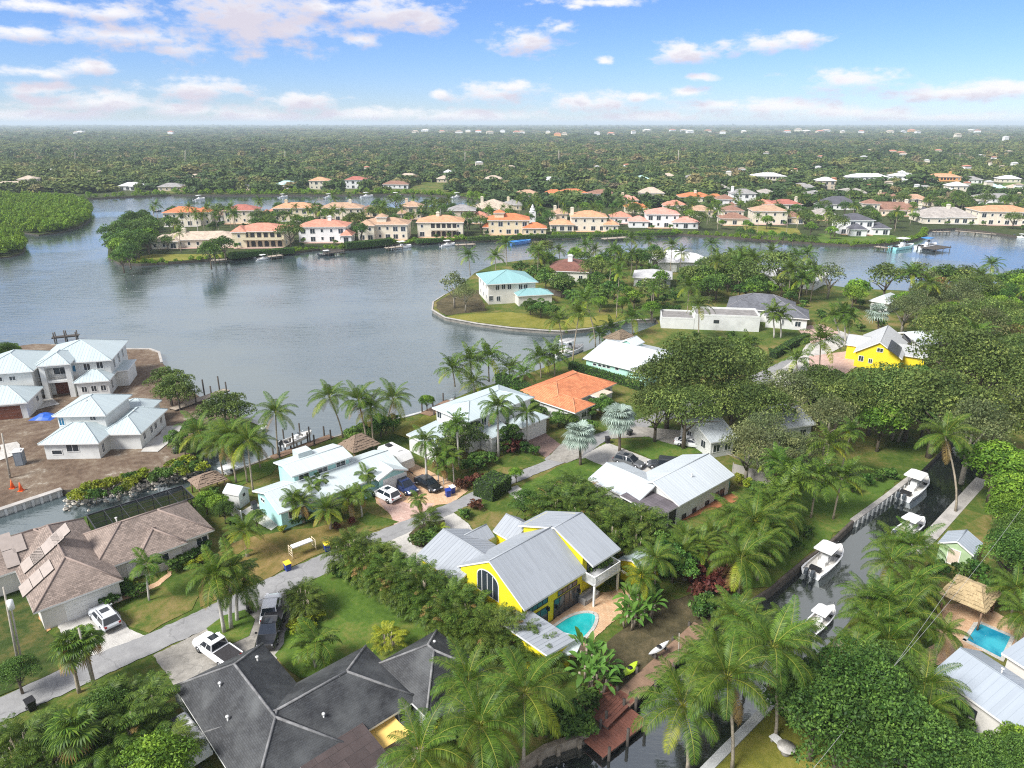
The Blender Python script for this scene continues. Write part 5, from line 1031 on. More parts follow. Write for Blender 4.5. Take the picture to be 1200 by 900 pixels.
tree_kind('rust', 'broadleaf_tree', ['brownish half bare tree', 'rusty brown tree', 'thin brown tree'], 4.2, 7.5, RUST, BARKG, 2200, .19, 14, 1, 2, .5)
tree_kind('bush', 'broadleaf_tree', ['thick leafy bush', 'dense bushy tree'], 3.4, 5.2, DARK, BARK, 4200, .17, 16, 1, 3, .7, 2.4, 4.2, 1.1)
tree_kind('scrub', 'broadleaf_tree', ['scrubby olive tree', 'straggly green tree'], 3.2, 4.8, OAK, BARKG, 2400, .15, 16, 1, 2, .55, 2.4, 3.8, 1.1)
tree_kind('shrub', 'shrub', ['dark green shrub', 'low clipped shrub', 'rounded shrub'], 1.25, 1.7, DARK, BARK, 420, .17, 7, 1, 3, .7, .8, 1.3, 1.0, 'shrub')
tree_kind('lime', 'shrub', ['lime green shrub', 'yellow green shrub', 'pale leafy shrub'], 1.2, 1.5, MATS['yellow_palm_leaf'], BARK, 380, .17, 7, 1, 2, .7, .7, 1.2, 1.0, 'shrub')
tree_kind('red', 'shrub', ['dark red leaved shrub', 'maroon shrub', 'copper red shrub'], 1.3, 1.5, CROTON, BARK, 380, .18, 7, 1, 2, .7, .7, 1.2, 1.0, 'shrub')
# --- palm leaves
def frond_arrays(L, a0, droop, n, lw, wid, hang=.5, fold=.5, fwd=.55, stiff=0.0, seg=12, curl=1.0):
    """one feather leaf along +X: rachis strip and two rows of leaflets"""
    t = np.linspace(0, 1, seg + 1); ang = a0 - droop * t ** 1.4; dx = np.cos(ang) * L / seg; dz = np.sin(ang) * L / seg
    X = np.concatenate([[0], np.cumsum(dx[:-1])]); Z = np.concatenate([[0], np.cumsum(dz[:-1])])
    V = []; Q = []; T = []
    for i in range(seg + 1): w = .042 * (1 - .8 * t[i]) * L / 4; V += [(X[i], -w, Z[i]), (X[i], w, Z[i] + .01)]
    for i in range(seg): Q.append((2 * i, 2 * i + 1, 2 * i + 3, 2 * i + 2))
    for s in (-1, 1):
        for k in range(n):
            tt = .14 + .86 * (k + .5 + NR.uniform(-.3, .3)) / n; i = min(tt * seg, seg - 1e-3); j = int(i); f = i - j; x = X[j] + (X[j + 1] - X[j]) * f; z = Z[j] + (Z[j + 1] - Z[j]) * f; a = ang[j]
            l = lw * math.sin(math.pi * min(1, tt * .80 + .17)) ** .65 * NR.uniform(.85, 1.1); fw = fwd * (.6 + .7 * tt)
            d = np.array([math.cos(a) * fw, s * (1 - .35 * fw), math.sin(a) * fw + fold * (.45 - tt * .4)]); d /= np.linalg.norm(d)
            m = np.array([x, s * .03, z]) + d * l * .5; e = m + (d + np.array([0, 0, -hang * NR.uniform(.7, 1.4)])) * l * .5 / math.sqrt(1 + hang * hang)
            wv = np.array([math.cos(a), 0, math.sin(a)]) * wid; b = len(V)
            V += [tuple(np.array([x, s * .03, z]) - wv * .6), tuple(np.array([x, s * .03, z]) + wv * .6), tuple(m + wv), tuple(m - wv), tuple(e)]
            Q.append((b, b + 1, b + 2, b + 3)); T.append((b + 3, b + 2, b + 4))
    return np.array(V, float), np.array(Q), np.array(T)
def fan_arrays(Rl, stem, a0, n=18, hang=.25):
    V = [(0, -.03, 0), (0, .03, 0)]; hx, hz = stem * math.cos(a0), stem * math.sin(a0); V += [(hx, .03, hz), (hx, -.03, hz)]; Q = [(0, 1, 2, 3)]; T = []
    ca, sa = math.cos(a0 - .5), math.sin(a0 - .5)
    for k in range(n):
        a = (k / (n - 1) - .5) * 2 * 2.35; r = Rl * (1 - .18 * abs(a) / 2.35) * NR.uniform(.9, 1.05)
        def pt(rr, aa, dz): x, y = rr * math.cos(aa), rr * math.sin(aa); return (hx + x * ca, y, hz + x * sa + dz - .1 * abs(y))
        b = len(V); w = .11; V += [pt(0.02, a, 0), pt(r * .62, a - w, 0), pt(r * .62, a + w, .04), pt(r, a, -hang * r)]; T += [(b, b + 1, b + 2), (b + 1, b + 3, b + 2)]
    return np.array(V, float), np.array(Q), np.array(T)
RACH = foliage('palm_midrib', (.13, .16, .02), (.22, .22, .04), .5, .1, .02, .2)
def frond_mesh(A, mat, name='frond', rib=0): return np_mesh(name, A[0], [A[1], A[2]] if len(A[2]) else [A[1]], [mat, RACH], [1 if i < rib else 0 for i in range(len(A[1]) + len(A[2]))])
PK = {
 'coconut': dict(name='coconut_palm', adj='coconut palm', n=22, cls=[(1.25, 1.0, PALM), (.95, 1.5, PALM), (.55, 1.55, PALM), (.15, 1.4, PALM), (-.25, 1.1, PALMY)], mk=lambda a, d, n: frond_arrays(4.5, a, d, n, 1.08, .036 if n > 20 else .10, .85, .5), full=46, lo=17, trunk=.15, tm=PTRUNK),
 'royal': dict(name='royal_palm', adj='royal palm', n=17, cls=[(1.3, .9, PALM), (1.0, 1.5, PALM), (.6, 1.8, PALM), (.2, 1.6, PALM), (-.2, 1.2, PALM)], mk=lambda a, d, n: frond_arrays(3.3, a, d, n, .90, .036 if n > 20 else .10, .85, .7), full=44, lo=16, trunk=.2, tm=RTRUNK),
 'date': dict(name='date_palm', adj='feathery date palm', n=34, cls=[(1.3, .8, PALM), (.9, 1.0, PALM), (.55, 1.1, PALM), (.15, 1.0, PALMY), (-.3, .8, PALMD)], mk=lambda a, d, n: frond_arrays(2.9, a, d, n, .55, .026 if n > 20 else .075, .25, .6), full=40, lo=15, trunk=.24, tm=PTRUNK),
 'small': dict(name='christmas_palm', adj='small slender palm', n=12, cls=[(1.1, 1.2, PALM), (.8, 1.7, PALM), (.4, 1.8, PALM), (.1, 1.4, PALM), (-.1, 1.2, PALM)], mk=lambda a, d, n: frond_arrays(2.1, a, d, n, .66, .036 if n > 20 else .085, .6, .6), full=30, lo=12, trunk=.11, tm=RTRUNK),
 'fan': dict(name='fan_palm', adj='round headed fan palm', n=38, cls=[(1.3, 0, PALM), (.9, 0, PALM), (.4, 0, PALM), (-.1, 0, PALM), (-.6, 0, PALMD)], mk=lambda a, d, n: fan_arrays(1.0, 1.15, a, n), full=18, lo=9, trunk=.17, tm=PTRUNK),
 'silver': dict(name='silver_palm', adj='silver blue fan palm', n=46, cls=[(1.3, 0, SILV), (.9, 0, SILV), (.45, 0, SILV), (.0, 0, SILV), (-.4, 0, SILV)], mk=lambda a, d, n: fan_arrays(1.35, 1.35, a, n), full=20, lo=11, trunk=.22, tm=BARK),
}
CLS_W = [.16, .26, .28, .2, .1]
def join_arrays(parts):
    V, Q, T, MQ, MT = [], [], [], [], []; o = 0
    for (v, q, t), M, mi in parts:
        v2 = v @ np.array(M.to_3x3()).T + np.array(M.translation); V.append(v2); Q.append(q + o); T.append(t + o); MQ.append(np.full(len(q), mi)); MT.append(np.full(len(t), mi)); o += len(v)
    Q = np.concatenate(Q); T = np.concatenate(T); return np.concatenate(V), Q, T, np.concatenate([np.concatenate(MQ), np.concatenate(MT)])
def layout(n, rr):
    """azimuth, class for each leaf of a crown, upright ones first"""
    out = []
    for k in range(n):
        f = (k + .5) / n; acc = 0
        for c, w in enumerate(CLS_W):
            acc += w
            if f <= acc + 1e-6: break
        out.append((k * 2.39996 + rr.uniform(-.25, .25), c, rr.uniform(.85, 1.1)))
    return out
for k_, d in PK.items():
    d['hi'] = [frond_mesh(d['mk'](a, dr, d['full']), m, 'frond' if 'fan' not in k_ and k_ != 'silver' else 'fan_leaf', 12 if k_ not in ('fan', 'silver') else 0) for a, dr, m in d['cls']]
    d['hi2'] = [frond_mesh(d['mk'](a - .12, dr * 1.12, d['full']), m, 'frond', 12 if k_ not in ('fan', 'silver') else 0) for a, dr, m in d['cls']]
    d['dead'] = frond_mesh(d['mk'](-.75, .6, d['full'] // 2 + 2), PALMD, 'dead_frond')
    d['crowns'] = []
    for v in range(3):
        rr = random.Random(v); mats = list(dict.fromkeys(m for _, _, m in d['cls'])); parts = []
        lo = [d['mk'](a + rr.uniform(-.1, .1), dr, d['lo']) for a, dr, m in d['cls']]
        lo = [(a[0] , a[1], a[2]) for a in lo]
        for az, c, s in layout(d['n'] - 2, rr): parts.append((lo[c], Matrix.Rotation(az, 4, 'Z') @ Matrix.Scale(s, 4), mats.index(d['cls'][c][2])))
        V_, Q_, T_, M_ = join_arrays(parts)
        if 'fan' != k_ and k_ != 'silver':   # fewer, broader leaflets far away
            pass
        d['crowns'].append(np_mesh('crown', V_, [Q_, T_], mats, M_))
TREES = []
def reg(root, px, py, adj, z=4): TREES.append((root, px, py, adj, z))
def trunk_mesh(top, r, bulge=1.25, n=7, kind=''):
    """leaning, slightly curved stem from the origin to top"""
    mb = MB(); pts = []; rad = []
    for i in range(7):
        t = i / 6; k = t ** 1.6; pts.append((top.x * k, top.y * k, -.2 + (top.z + .2) * t)); rad.append(r * ((bulge if t < .1 else 1.0) - .3 * t))
    mb.tube(pts, rad, n); return mb
def palm(kind, cx, cy, base=None, h=7.0, s=1.0, lean=.6, adj=None, hi=None, rr=None):
    d = PK[kind]; rr = rr or random.Random(int(cx * 7 + cy * 13))
    if base is not None:
        b = W(*base); r = ray(cx, cy); k = ((b.x - 0) * r.x + b.y * r.y) / (r.x ** 2 + r.y ** 2); C = CAMLOC + r * k
        if C.z < 2: C = W(cx, cy, max(2.2, h * .5)); b = Vector((C.x, C.y, 0))
    else:
        C = W(cx, cy, h); a = rr.uniform(0, 6.28); b = Vector((C.x + math.cos(a) * lean * rr.random(), C.y + math.sin(a) * lean * rr.random(), 0))
    root = thing(d['name'], 'x', 'palm tree', b); top = C - b; root['lean'] = 0.0
    ht = top.z; mb = trunk_mesh(top, d['trunk'] * (s ** .5), 1.35 if kind in ('coconut', 'date') else 1.1); mb.build('trunk', d['tm'], root)
    if kind == 'royal': q = MB(); q.tube([top * .985 - Vector((0, 0, .9)), top + Vector((0, 0, .15))], [.2, .13], 7); q.build('crownshaft', SHAFT, root)
    dist = (C - CAMLOC).length
    if hi is None: hi = dist < 92
    if hi:
        for i, (az, c, sc) in enumerate(layout(d['n'] + rr.randint(-2, 2), rr)):
            me = (d['hi'] if rr.random() < .5 else d['hi2'])[c]; put(me, 'frond' if kind not in ('fan', 'silver') else 'fan_leaf', root, top, az, s * sc)
        if kind in ('coconut', 'royal', 'date', 'small'):
            for i in range(rr.randint(1, 3)): put(d['dead'], 'dead_frond', root, top - Vector((0, 0, .15)), rr.uniform(0, 6.28), s * rr.uniform(.7, .95))
        if kind == 'coconut' and dist < 75:
            q = MB()
            for i in range(7):
                a = i * 2.4; p = top + Vector((math.cos(a) * .28, math.sin(a) * .28, -.25 - .1 * (i % 3))); q.tube([p - Vector((0, 0, .14)), p, p + Vector((0, 0, .14))], [.06, .14, .06], 6)
            q.build('coconut_bunch', plain('green_coconut', (.20, .17, .04), .5, .2), root)
    else: put(d['crowns'][rr.randint(0, 2)], 'crown', root, top, rr.uniform(0, 6.28), s)
    reg(root, cx, cy, adj or d['adj'], ht); return root
def tree(key, cx, cy, base=None, s=1.0, adj=None, ground_pt=None, rr=None):
    """cx,cy: photo position of the crown's middle"""
    d = KINDS[key]; rr = rr or random.Random(int(cx * 11 + cy * 5)); zc = d['h'] * s * .66
    b = ground_pt if ground_pt is not None else (W(*base) if base else W(cx, cy, zc)); b = Vector((b.x, b.y, 0))
    root = thing(d['name'], 'x', d['cat'], b, rr.uniform(0, 6.28)); me, tr, lo = d['vs'][rr.randrange(len(d['vs']))]; me = lo if b.y > 190 else me
    sc = (s * rr.uniform(.9, 1.1), s * rr.uniform(.9, 1.1), s * rr.uniform(.92, 1.08))
    put(me, 'crown' if d['cat'] == 'tree' else 'foliage', root, (0, 0, 0), 0, sc); put(tr, 'trunk' if d['cat'] == 'tree' else 'stem', root, (0, 0, 0), 0, sc)
    reg(root, cx, cy, adj or rr.choice(d['adj']), d['h'] * s); return root
# --- clumping arecas (hedges), banana clumps
def clump_mesh(n, stem_h, L, a_rng, lw, wid, mat, seed, nl=16, spread=1.0):
    rr = random.Random(seed); parts = []; st = MB()
    base = [frond_arrays(L, a, 1.5, nl, lw, wid, .6, .5) for a in a_rng]
    for k in range(n):
        az = k * 2.4 + rr.uniform(-.4, .4); q = math.sqrt(k / n) * spread; hh = stem_h * rr.uniform(.35, 1.0) * (1.1 - .3 * q / max(spread, .1)); p = Vector((math.cos(az) * q, math.sin(az) * q, hh))
        parts.append((base[rr.randrange(len(base))], Matrix.Translation(p) @ Matrix.Rotation(az + rr.uniform(-.6, .6), 4, 'Z') @ Matrix.Scale(rr.uniform(.8, 1.15), 4), 1 if rr.random() < .035 else 0))
        if k % 2 == 0: st.tube([(p.x * .6, p.y * .6, 0), tuple(p)], .05, 4)
    V_, Q_, T_, M_ = join_arrays(parts); return np_mesh('foliage', V_, [Q_, T_], [mat, PALMD if mat is ARECA else RACH], M_), st.data('stem', [PTRUNK])
ARE = [clump_mesh(84, 4.0, 2.2, (1.25, .95, .6, .2), .62, .046, ARECA, 10 + k, 15, 1.5) for k in range(3)]
ARY = [clump_mesh(50, 2.6, 2.0, (1.2, .9, .5, .1), .55, .05, PALMY, 20 + k, 14, 1.3) for k in range(2)]
def paddle(L, w, a0, droop, seg=6):
    t = np.linspace(0, 1, seg + 1); ang = a0 - droop * t; X = np.concatenate([[0], np.cumsum(np.cos(ang[:-1]) * L / seg)]); Z = np.concatenate([[0], np.cumsum(np.sin(ang[:-1]) * L / seg)]); V = []; Q = []
    for i in range(seg + 1): ww = w * max(.04, math.sin(math.pi * max(0, t[i] - .25) / .78) if t[i] > .25 else .05); V += [(X[i], -ww, Z[i] + ww * .35), (X[i], 0, Z[i]), (X[i], ww, Z[i] + ww * .35)]
    for i in range(seg): Q += [(3 * i, 3 * i + 1, 3 * i + 4, 3 * i + 3), (3 * i + 1, 3 * i + 2, 3 * i + 5, 3 * i + 4)]
    return np.array(V, float), np.array(Q), np.zeros((0, 3), int)
PADS = [frond_mesh(paddle(2.0, .30, a, d), BANANA, 'leaf') for a, d in ((1.45, .7), (1.2, 1.2), (.9, 1.5), (.6, 1.5))]
def areca(cx, cy, z=3.0, s=1.0, pool=None, adj='bushy areca palm', base=None):
    rr = random.Random(int(cx * 3 + cy * 17)); b = W(cx, cy, z * s) if base is None else W(*base); root = thing('areca_palm', 'x', 'palm clump', (b.x, b.y, 0), rr.uniform(0, 6.28)); me, st = (pool or ARE)[rr.randrange(len(pool or ARE))]; sc = s * rr.uniform(.9, 1.12)
    put(me, 'foliage', root, (0, 0, 0), 0, sc); put(st, 'stem', root, (0, 0, 0), 0, sc); reg(root, cx, cy, adj, 4 * s); return root
def banana(cx, cy, n=14, h=3.2, s=1.0, adj='broad leaved banana clump'):
    rr = random.Random(int(cx + cy * 31)); b = W(cx, cy, h); root = thing('banana_plant', 'x', 'plant', (b.x, b.y, 0)); st = MB()
    for k in range(4): a = k * 1.7; st.tube([(math.cos(a) * .5, math.sin(a) * .5, 0), (math.cos(a) * .7, math.sin(a) * .7, h * .7)], .12, 5)
    st.build('stem', PTRUNK, root)
    for k in range(n):
        a = k * 2.4 + rr.uniform(-.3, .3); q = rr.uniform(.2, .9); put(PADS[min(3, int(4 * k / n))], 'leaf', root, (math.cos(a) * q, math.sin(a) * q, h * rr.uniform(.45, .85)), a, s * rr.uniform(.85, 1.2))
    reg(root, cx, cy, adj, h); return root
def hedge_box(label, pts, w, h, mat=DARK, name='hedge'):
    """clipped hedge along a line of pixels (ground)"""
    g = [W(*p) for p in pts]; o = g[0]; bl = []; root = thing(name, label, 'hedge', o); V = []; n = 0
    for i in range(len(g) - 1):
        a, b = g[i] - o, g[i + 1] - o; L = (b - a).length; k = int(L * max(h, .8) * 2 + w * L * 2); d = (b - a).normalized(); nn = Vector((-d.y, d.x, 0)); m = int(60 * L * (h + w) * .5)
        for q in range(m):
            t = RND.random(); f = RND.random() * (2 * h + w); s = RND.uniform(-.05, .05)
            if f < h: p, nv = (a.lerp(b, t) - nn * (w / 2 + s) + Vector((0, 0, f))), -nn
            elif f < 2 * h: p, nv = (a.lerp(b, t) + nn * (w / 2 + s) + Vector((0, 0, f - h))), nn
            else: p, nv = (a.lerp(b, t) + nn * (f - 2 * h - w / 2) + Vector((0, 0, h + s))), Vector((0, 0, 1))
            V.append((p, nv))
        for e, dd in ((a, -d), (b, d)):
            for q in range(int(50 * w * h * .5)): V.append((e + nn * RND.uniform(-w / 2, w / 2) + Vector((0, 0, RND.uniform(0, h))), dd))
    mb = MB()
    for p, nv in V:
        nv = (nv + Vector((RND.gauss(0, .5), RND.gauss(0, .5), RND.gauss(0, .5)))).normalized(); t = nv.orthogonal().normalized(); b = nv.cross(t); q = RND.random() * 6.28; t = t * math.cos(q) + b * math.sin(q); b = nv.cross(t); s = RND.uniform(.1, .2)
        mb.face([p - t * s, p - b * s * .7, p + t * s, p + b * s * .7])
    mb.build('foliage', mat, root); c = MB()
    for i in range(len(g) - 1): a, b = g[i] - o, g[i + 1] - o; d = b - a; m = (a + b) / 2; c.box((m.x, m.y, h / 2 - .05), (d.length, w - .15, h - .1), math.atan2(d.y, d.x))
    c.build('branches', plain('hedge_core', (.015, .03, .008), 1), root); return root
# ------------------------------------------------------------------ planting: near coconut palms first
for cx, cy, bx, by, s in ((800, 828, 806, 902, .95), (852, 795, 858, 902, .95), (905, 760, 909, 864, 1.0), (1107, 511, 1120, 600, .95)): palm('coconut', cx, cy, (bx, by), s=s, hi=True)
for cx, cy, h, s, a in ((562, 850, 6.0, .95, 'stout coconut palm'), (615, 812, 7, 1.05, 'large coconut palm'), (492, 884, 5.5, .9, 'low coconut palm'), (548, 800, 5, .85, 'coconut palm')): palm('coconut', cx, cy, None, h, s, adj=a, hi=True)
for cx, cy, bx, by, s in ((323, 484, 326, 534, .85), (386, 466, 402, 513, .95), (420, 470, 431, 527, .9), (434, 478, 438, 527, .8), (461, 468, 452, 508, .95), (232, 507, 246, 536, .95), (268, 512, 277, 566, .95), (254, 520, 262, 560, .85), (290, 518, 297, 578, .85), (281, 512, 290, 565, .8), (300, 520, 305, 548, .7)): palm('coconut', cx, cy, (bx, by), s=s, hi=True)
palm('date', 287, 622, (290, 652), s=.95, hi=True, adj='golden green feathery palm')
for cx, cy, bx, by in ((252, 676, 263, 741), (272, 668, 271, 736), (279, 684, 278, 727)): palm('royal', cx, cy, (bx, by), s=1.0, hi=True)
palm('fan', 83, 760, (93, 812), s=1.05, hi=True); palm('fan', 100, 752, (112, 808), s=.8, hi=True); palm('fan', 88, 855, (108, 905), s=1.1, hi=True)
palm('small', 172, 662, (175, 704), s=1.1, hi=True, adj='grey fronded young palm')
for cx, cy, bx, by, s in ((342, 583, 345, 612, .95), (375, 562, 377, 590, .9), (366, 570, 368, 598, .85), (428, 556, 432, 580, 1.05), (422, 578, 424, 592, 1.1), (490, 586, 493, 608, .8), (512, 536, 514, 566, .9), (522, 530, 524, 564, 1.05), (530, 536, 532, 566, .95), (518, 548, 520, 568, .8)): palm('small', cx, cy, (bx, by), s=s, hi=True)
for cx, cy, bx, by in ((383, 598, 388, 620), (408, 585, 412, 604), (352, 590, 356, 612)): palm('date', cx, cy, (bx, by), s=.9, hi=True, adj='low feathery palm')
palm('royal', 583, 478, (584, 535), s=1.05, hi=True); palm('royal', 617, 485, (618, 524), s=.95, hi=True); palm('royal', 498, 518, (500, 560), s=.9, hi=True); palm('royal', 535, 498, (538, 548), s=.8)
palm('silver', 679, 511, (680, 545), s=1.1, hi=True); palm('silver', 725, 490, (726, 529), s=1.15, hi=True); palm('silver', 1028, 367, (1029, 394), s=1.2)
for cx, cy, bx, by, s in ((530, 433, 533, 452, .95), (551, 424, 553, 448, 1.0), (572, 420, 573, 446, 1.05), (597, 434, 598, 448, .9), (614, 437, 616, 446, .7), (632, 420, 634, 443, .9), (649, 418, 650, 441, 1.0), (655, 376, 659, 412, .9), (679, 368, 671, 425, .9), (686, 352, 698, 408, .95), (740, 373, 741, 392, 1.0), (716, 385, 717, 402, .8), (702, 392, 703, 404, .75), (549, 300, 551, 322, .95), (580, 301, 581, 320, .95), (593, 286, 594, 312, .95), (632, 301, 633, 318, .9), (645, 303, 646, 318, .8),
    (740, 281, 740, 302, .95), (760, 283, 760, 300, .95), (719, 294, 719, 308, 1.0), (727, 298, 727, 310, .9), (775, 301, 775, 315, .85), (904, 295, 904, 320, 1.0), (933, 300, 934, 322, .95), (946, 298, 946, 322, .95), (944, 319, 945, 346, 1.1), (884, 304, 883, 345, 1.05), (865, 309, 865, 342, .9), (834, 287, 833, 306, 1.0), (819, 358, 818, 398, .95), (1103, 330, 1103, 352, 1.2), (875, 408, 876, 425, 1.0), (933, 422, 934, 438, .9), (862, 410, 864, 428, .85)): palm('coconut', cx, cy, (bx, by), s=s)
palm('date', 761, 315, (761, 328), s=1.0, adj='yellowing feathery palm'); palm('coconut', 555, 449, (556, 462), s=.8, adj='bright green short palm')
for cx, cy, bx, by in ((905, 367, 907, 396), (914, 371, 915, 396), (977, 372, 985, 405), (988, 368, 990, 406), (996, 374, 994, 404)): palm('royal', cx, cy, (bx, by), s=1.15)
for cx, cy, bx, by in ((1060, 486, 1045, 516), (1072, 482, 1052, 518), (1048, 475, 1044, 512)): palm('fan', cx, cy, (bx, by), s=1.25, hi=False)
# coconut groves on the right
for cx, cy, h, s in ((752, 676, 4.2, .6), (768, 655, 5, .7), (868, 655, 4.5, 1.0), (884, 612, 5.5, 1.05), (908, 598, 5, 1.0), (858, 606, 5, .9), (930, 565, 6, .95), (912, 582, 5, .9), (957, 560, 6, .95), (922, 553, 6, .9), (987, 560, 6, .9), (972, 520, 6.5, .9), (895, 588, 5, .8),
    (1072, 642, 5.5, .95), (1044, 660, 5, .9), (1068, 688, 5, .95), (1038, 706, 5, .9), (1058, 722, 4.5, 1.0), (1018, 706, 4.5, .9), (1041, 752, 4, 1.0), (1050, 640, 5, .85), (1025, 735, 4, .9), (1000, 770, 3.5, .8), (1083, 805, 4.5, .95), (1106, 742, 4, .6), (1088, 830, 4, .7), (880, 738, 5.5, .9), (862, 722, 5, .85), (925, 748, 6, .9), (840, 762, 5, .8), (820, 780, 5.5, .8), (1190, 690, 4, .8), (1200, 720, 4, .7)): palm('coconut', cx, cy, None, h, s * .9)
for cx, cy in ((805, 632), (820, 640), (800, 648), (835, 628)): palm('date', cx, cy, None, 3.5, .95, adj='bright feathery garden palm')
# areca hedges either side of the yellow house
for (x0, y0, x1, y1, n, z, s) in ((412, 640, 588, 744, 20, 3.0, .9), (426, 662, 564, 750, 16, 2.2, .8), (594, 742, 640, 774, 4, 2.2, .75)):
    for i in range(n): t = i / (n - 1); areca(x0 + (x1 - x0) * t + RND.uniform(-5, 5), y0 + (y1 - y0) * t + RND.uniform(-4, 4), z, s)
for (x0, y0, x1, y1, n, z, s) in ((636, 572, 752, 612, 9, 4, 1.05), (640, 592, 740, 634, 7, 3.2, 1.0), (690, 588, 765, 618, 5, 3.6, 1.0), (655, 566, 700, 580, 3, 3.4, .95)):
    for i in range(n): t = i / (n - 1); areca(x0 + (x1 - x0) * t + RND.uniform(-4, 4), y0 + (y1 - y0) * t + RND.uniform(-3, 3), z, s)
for cx, cy, z, s in ((130, 830, 3, 1.0), (110, 850, 2.6, .9), (150, 850, 2.8, 1.0), (172, 830, 2.6, .9), (160, 872, 2.4, .9), (130, 878, 2.2, .9), (40, 868, 2.6, .9), (20, 885, 2.4, .9), (60, 890, 2.2, .9), (200, 888, 2.2, .8), (354, 700, 2.6, .7), (360, 712, 2, .6), (500, 612, 2, .7)): areca(cx, cy, z, s)
areca(455, 750, 1.2, .7, ARY, 'lime green bushy areca'); areca(512, 625, 1.2, .6, ARY, 'pale bushy areca'); 
palm('small', 372, 752, (376, 783), s=1.3, hi=True, adj='small garden palm'); palm('small', 362, 758, (370, 782), s=1.1, hi=True, adj='small garden palm')
for cx, cy, h in ((690, 752, 3.6), (705, 768, 3.2), (688, 778, 3), (702, 790, 2.6), (740, 694, 3.2), (748, 708, 3.0), (738, 716, 2.4), (760, 700, 3)): banana(cx, cy, 22, h * .85, .78)
# broadleaf trees near the camera
for k, cx, cy, s in (('dark', 960, 830, .95), ('dark', 1010, 815, 1.05), ('dark', 985, 865, .9), ('dark', 1045, 850, .95), ('dark', 1085, 882, .7), ('dark', 1135, 890, .6), ('bush', 1160, 880, .7), ('dark', 1190, 890, .55), ('bright', 1198, 875, .5), ('dark', 945, 800, .7), ('dark', 1030, 790, .75), ('dark', 1186, 648, .8), ('dark', 1205, 655, .7), ('bright', 1170, 545, 1.15), ('bright', 1190, 580, .9), ('bright', 1180, 605, .7), ('dark', 1190, 622, .6),
    ('dark', 120, 835, .55), ('bright', 190, 895, .7), ('oak', 820, 440, 1.35), ('oak', 785, 452, 1.15), ('oak', 855, 430, 1.2), ('oak', 805, 480, 1.0), ('oak', 770, 480, .85), ('oak', 860, 470, 1.0), ('oak', 890, 480, .9), ('airy', 893, 512, .8), ('airy', 878, 528, .8), ('airy', 930, 524, .6), ('airy', 925, 466, 1.0), ('airy', 972, 492, .9), ('airy', 905, 548, .7), ('airy', 948, 528, .6), ('oak', 985, 470, 1.0), ('oak', 955, 462, .9), ('oak', 1025, 466, 1.0), ('oak', 1070, 468, 1.1), ('oak', 1100, 480, 1.2), ('oak', 1130, 425, 1.3), ('oak', 1165, 440, 1.2), ('airy', 1140, 510, 1.1), ('oak', 1170, 490, 1.1), ('oak', 1200, 430, 1.2), ('oak', 1110, 390, 1.2), ('airy', 1062, 362, 1.0), ('dark', 1100, 384, .8), ('oak', 1150, 380, 1.2), ('bright', 1180, 365, 1.1), ('bright', 1150, 350, 1.0),
    ('airy', 532, 335, .95), ('airy', 545, 345, .75), ('bush', 634, 358, 1.0), ('bush', 622, 357, .85), ('bush', 647, 362, .8), ('scrub', 192, 440, 1.1), ('scrub', 206, 450, 1.2), ('scrub', 215, 458, 1.0), ('scrub', 198, 458, .9), ('scrub', 262, 474, 1.1), ('scrub', 278, 478, 1.0), ('scrub', 245, 482, .9), ('bush', 225, 498, .6), ('bush', 205, 512, .55), ('scrub', 215, 520, .7), ('bush', 235, 515, .6), ('bush', 600, 466, .9), ('bush', 612, 472, .9), ('bush', 624, 480, .8), ('bush', 588, 460, .8), ('scrub', 540, 508, 1.2), ('scrub', 528, 520, 1.0), ('bush', 560, 535, .5), ('bush', 596, 508, .7), ('bush', 655, 488, .55), ('bush', 690, 478, .6), ('bush', 705, 470, .7), ('bush', 690, 498, .5), ('bush', 668, 492, .5), ('bush', 640, 325, 1.1), ('bush', 625, 318, 1.0), ('bush', 660, 332, 1.2), ('bush', 690, 330, 1.2), ('bush', 705, 345, 1.1), ('bush', 610, 312, .9), ('bush', 672, 345, .9), ('bush', 720, 335, 1.2), ('bush', 430, 500, .7), ('bush', 445, 494, .8), ('bush', 416, 508, .6), ('bush', 460, 492, .6), ('bush', 700, 660, .8), ('bush', 775, 640, .8), ('bush', 790, 655, .9), ('bush', 760, 690, .5), ('bright', 12, 412, .6), ('dark', 0, 415, .7), ('dark', 100, 640, .35), ('dark', 20, 790, .4), ('bright', 500, 470, .4), ('dark', 615, 590, .45), ('bright', 605, 555, .3), ('bright', 240, 585, .45), ('bright', 255, 590, .4), ('dark', 262, 598, .35), ('dark', 300, 606, .3)): tree(k, cx, cy, s=s)
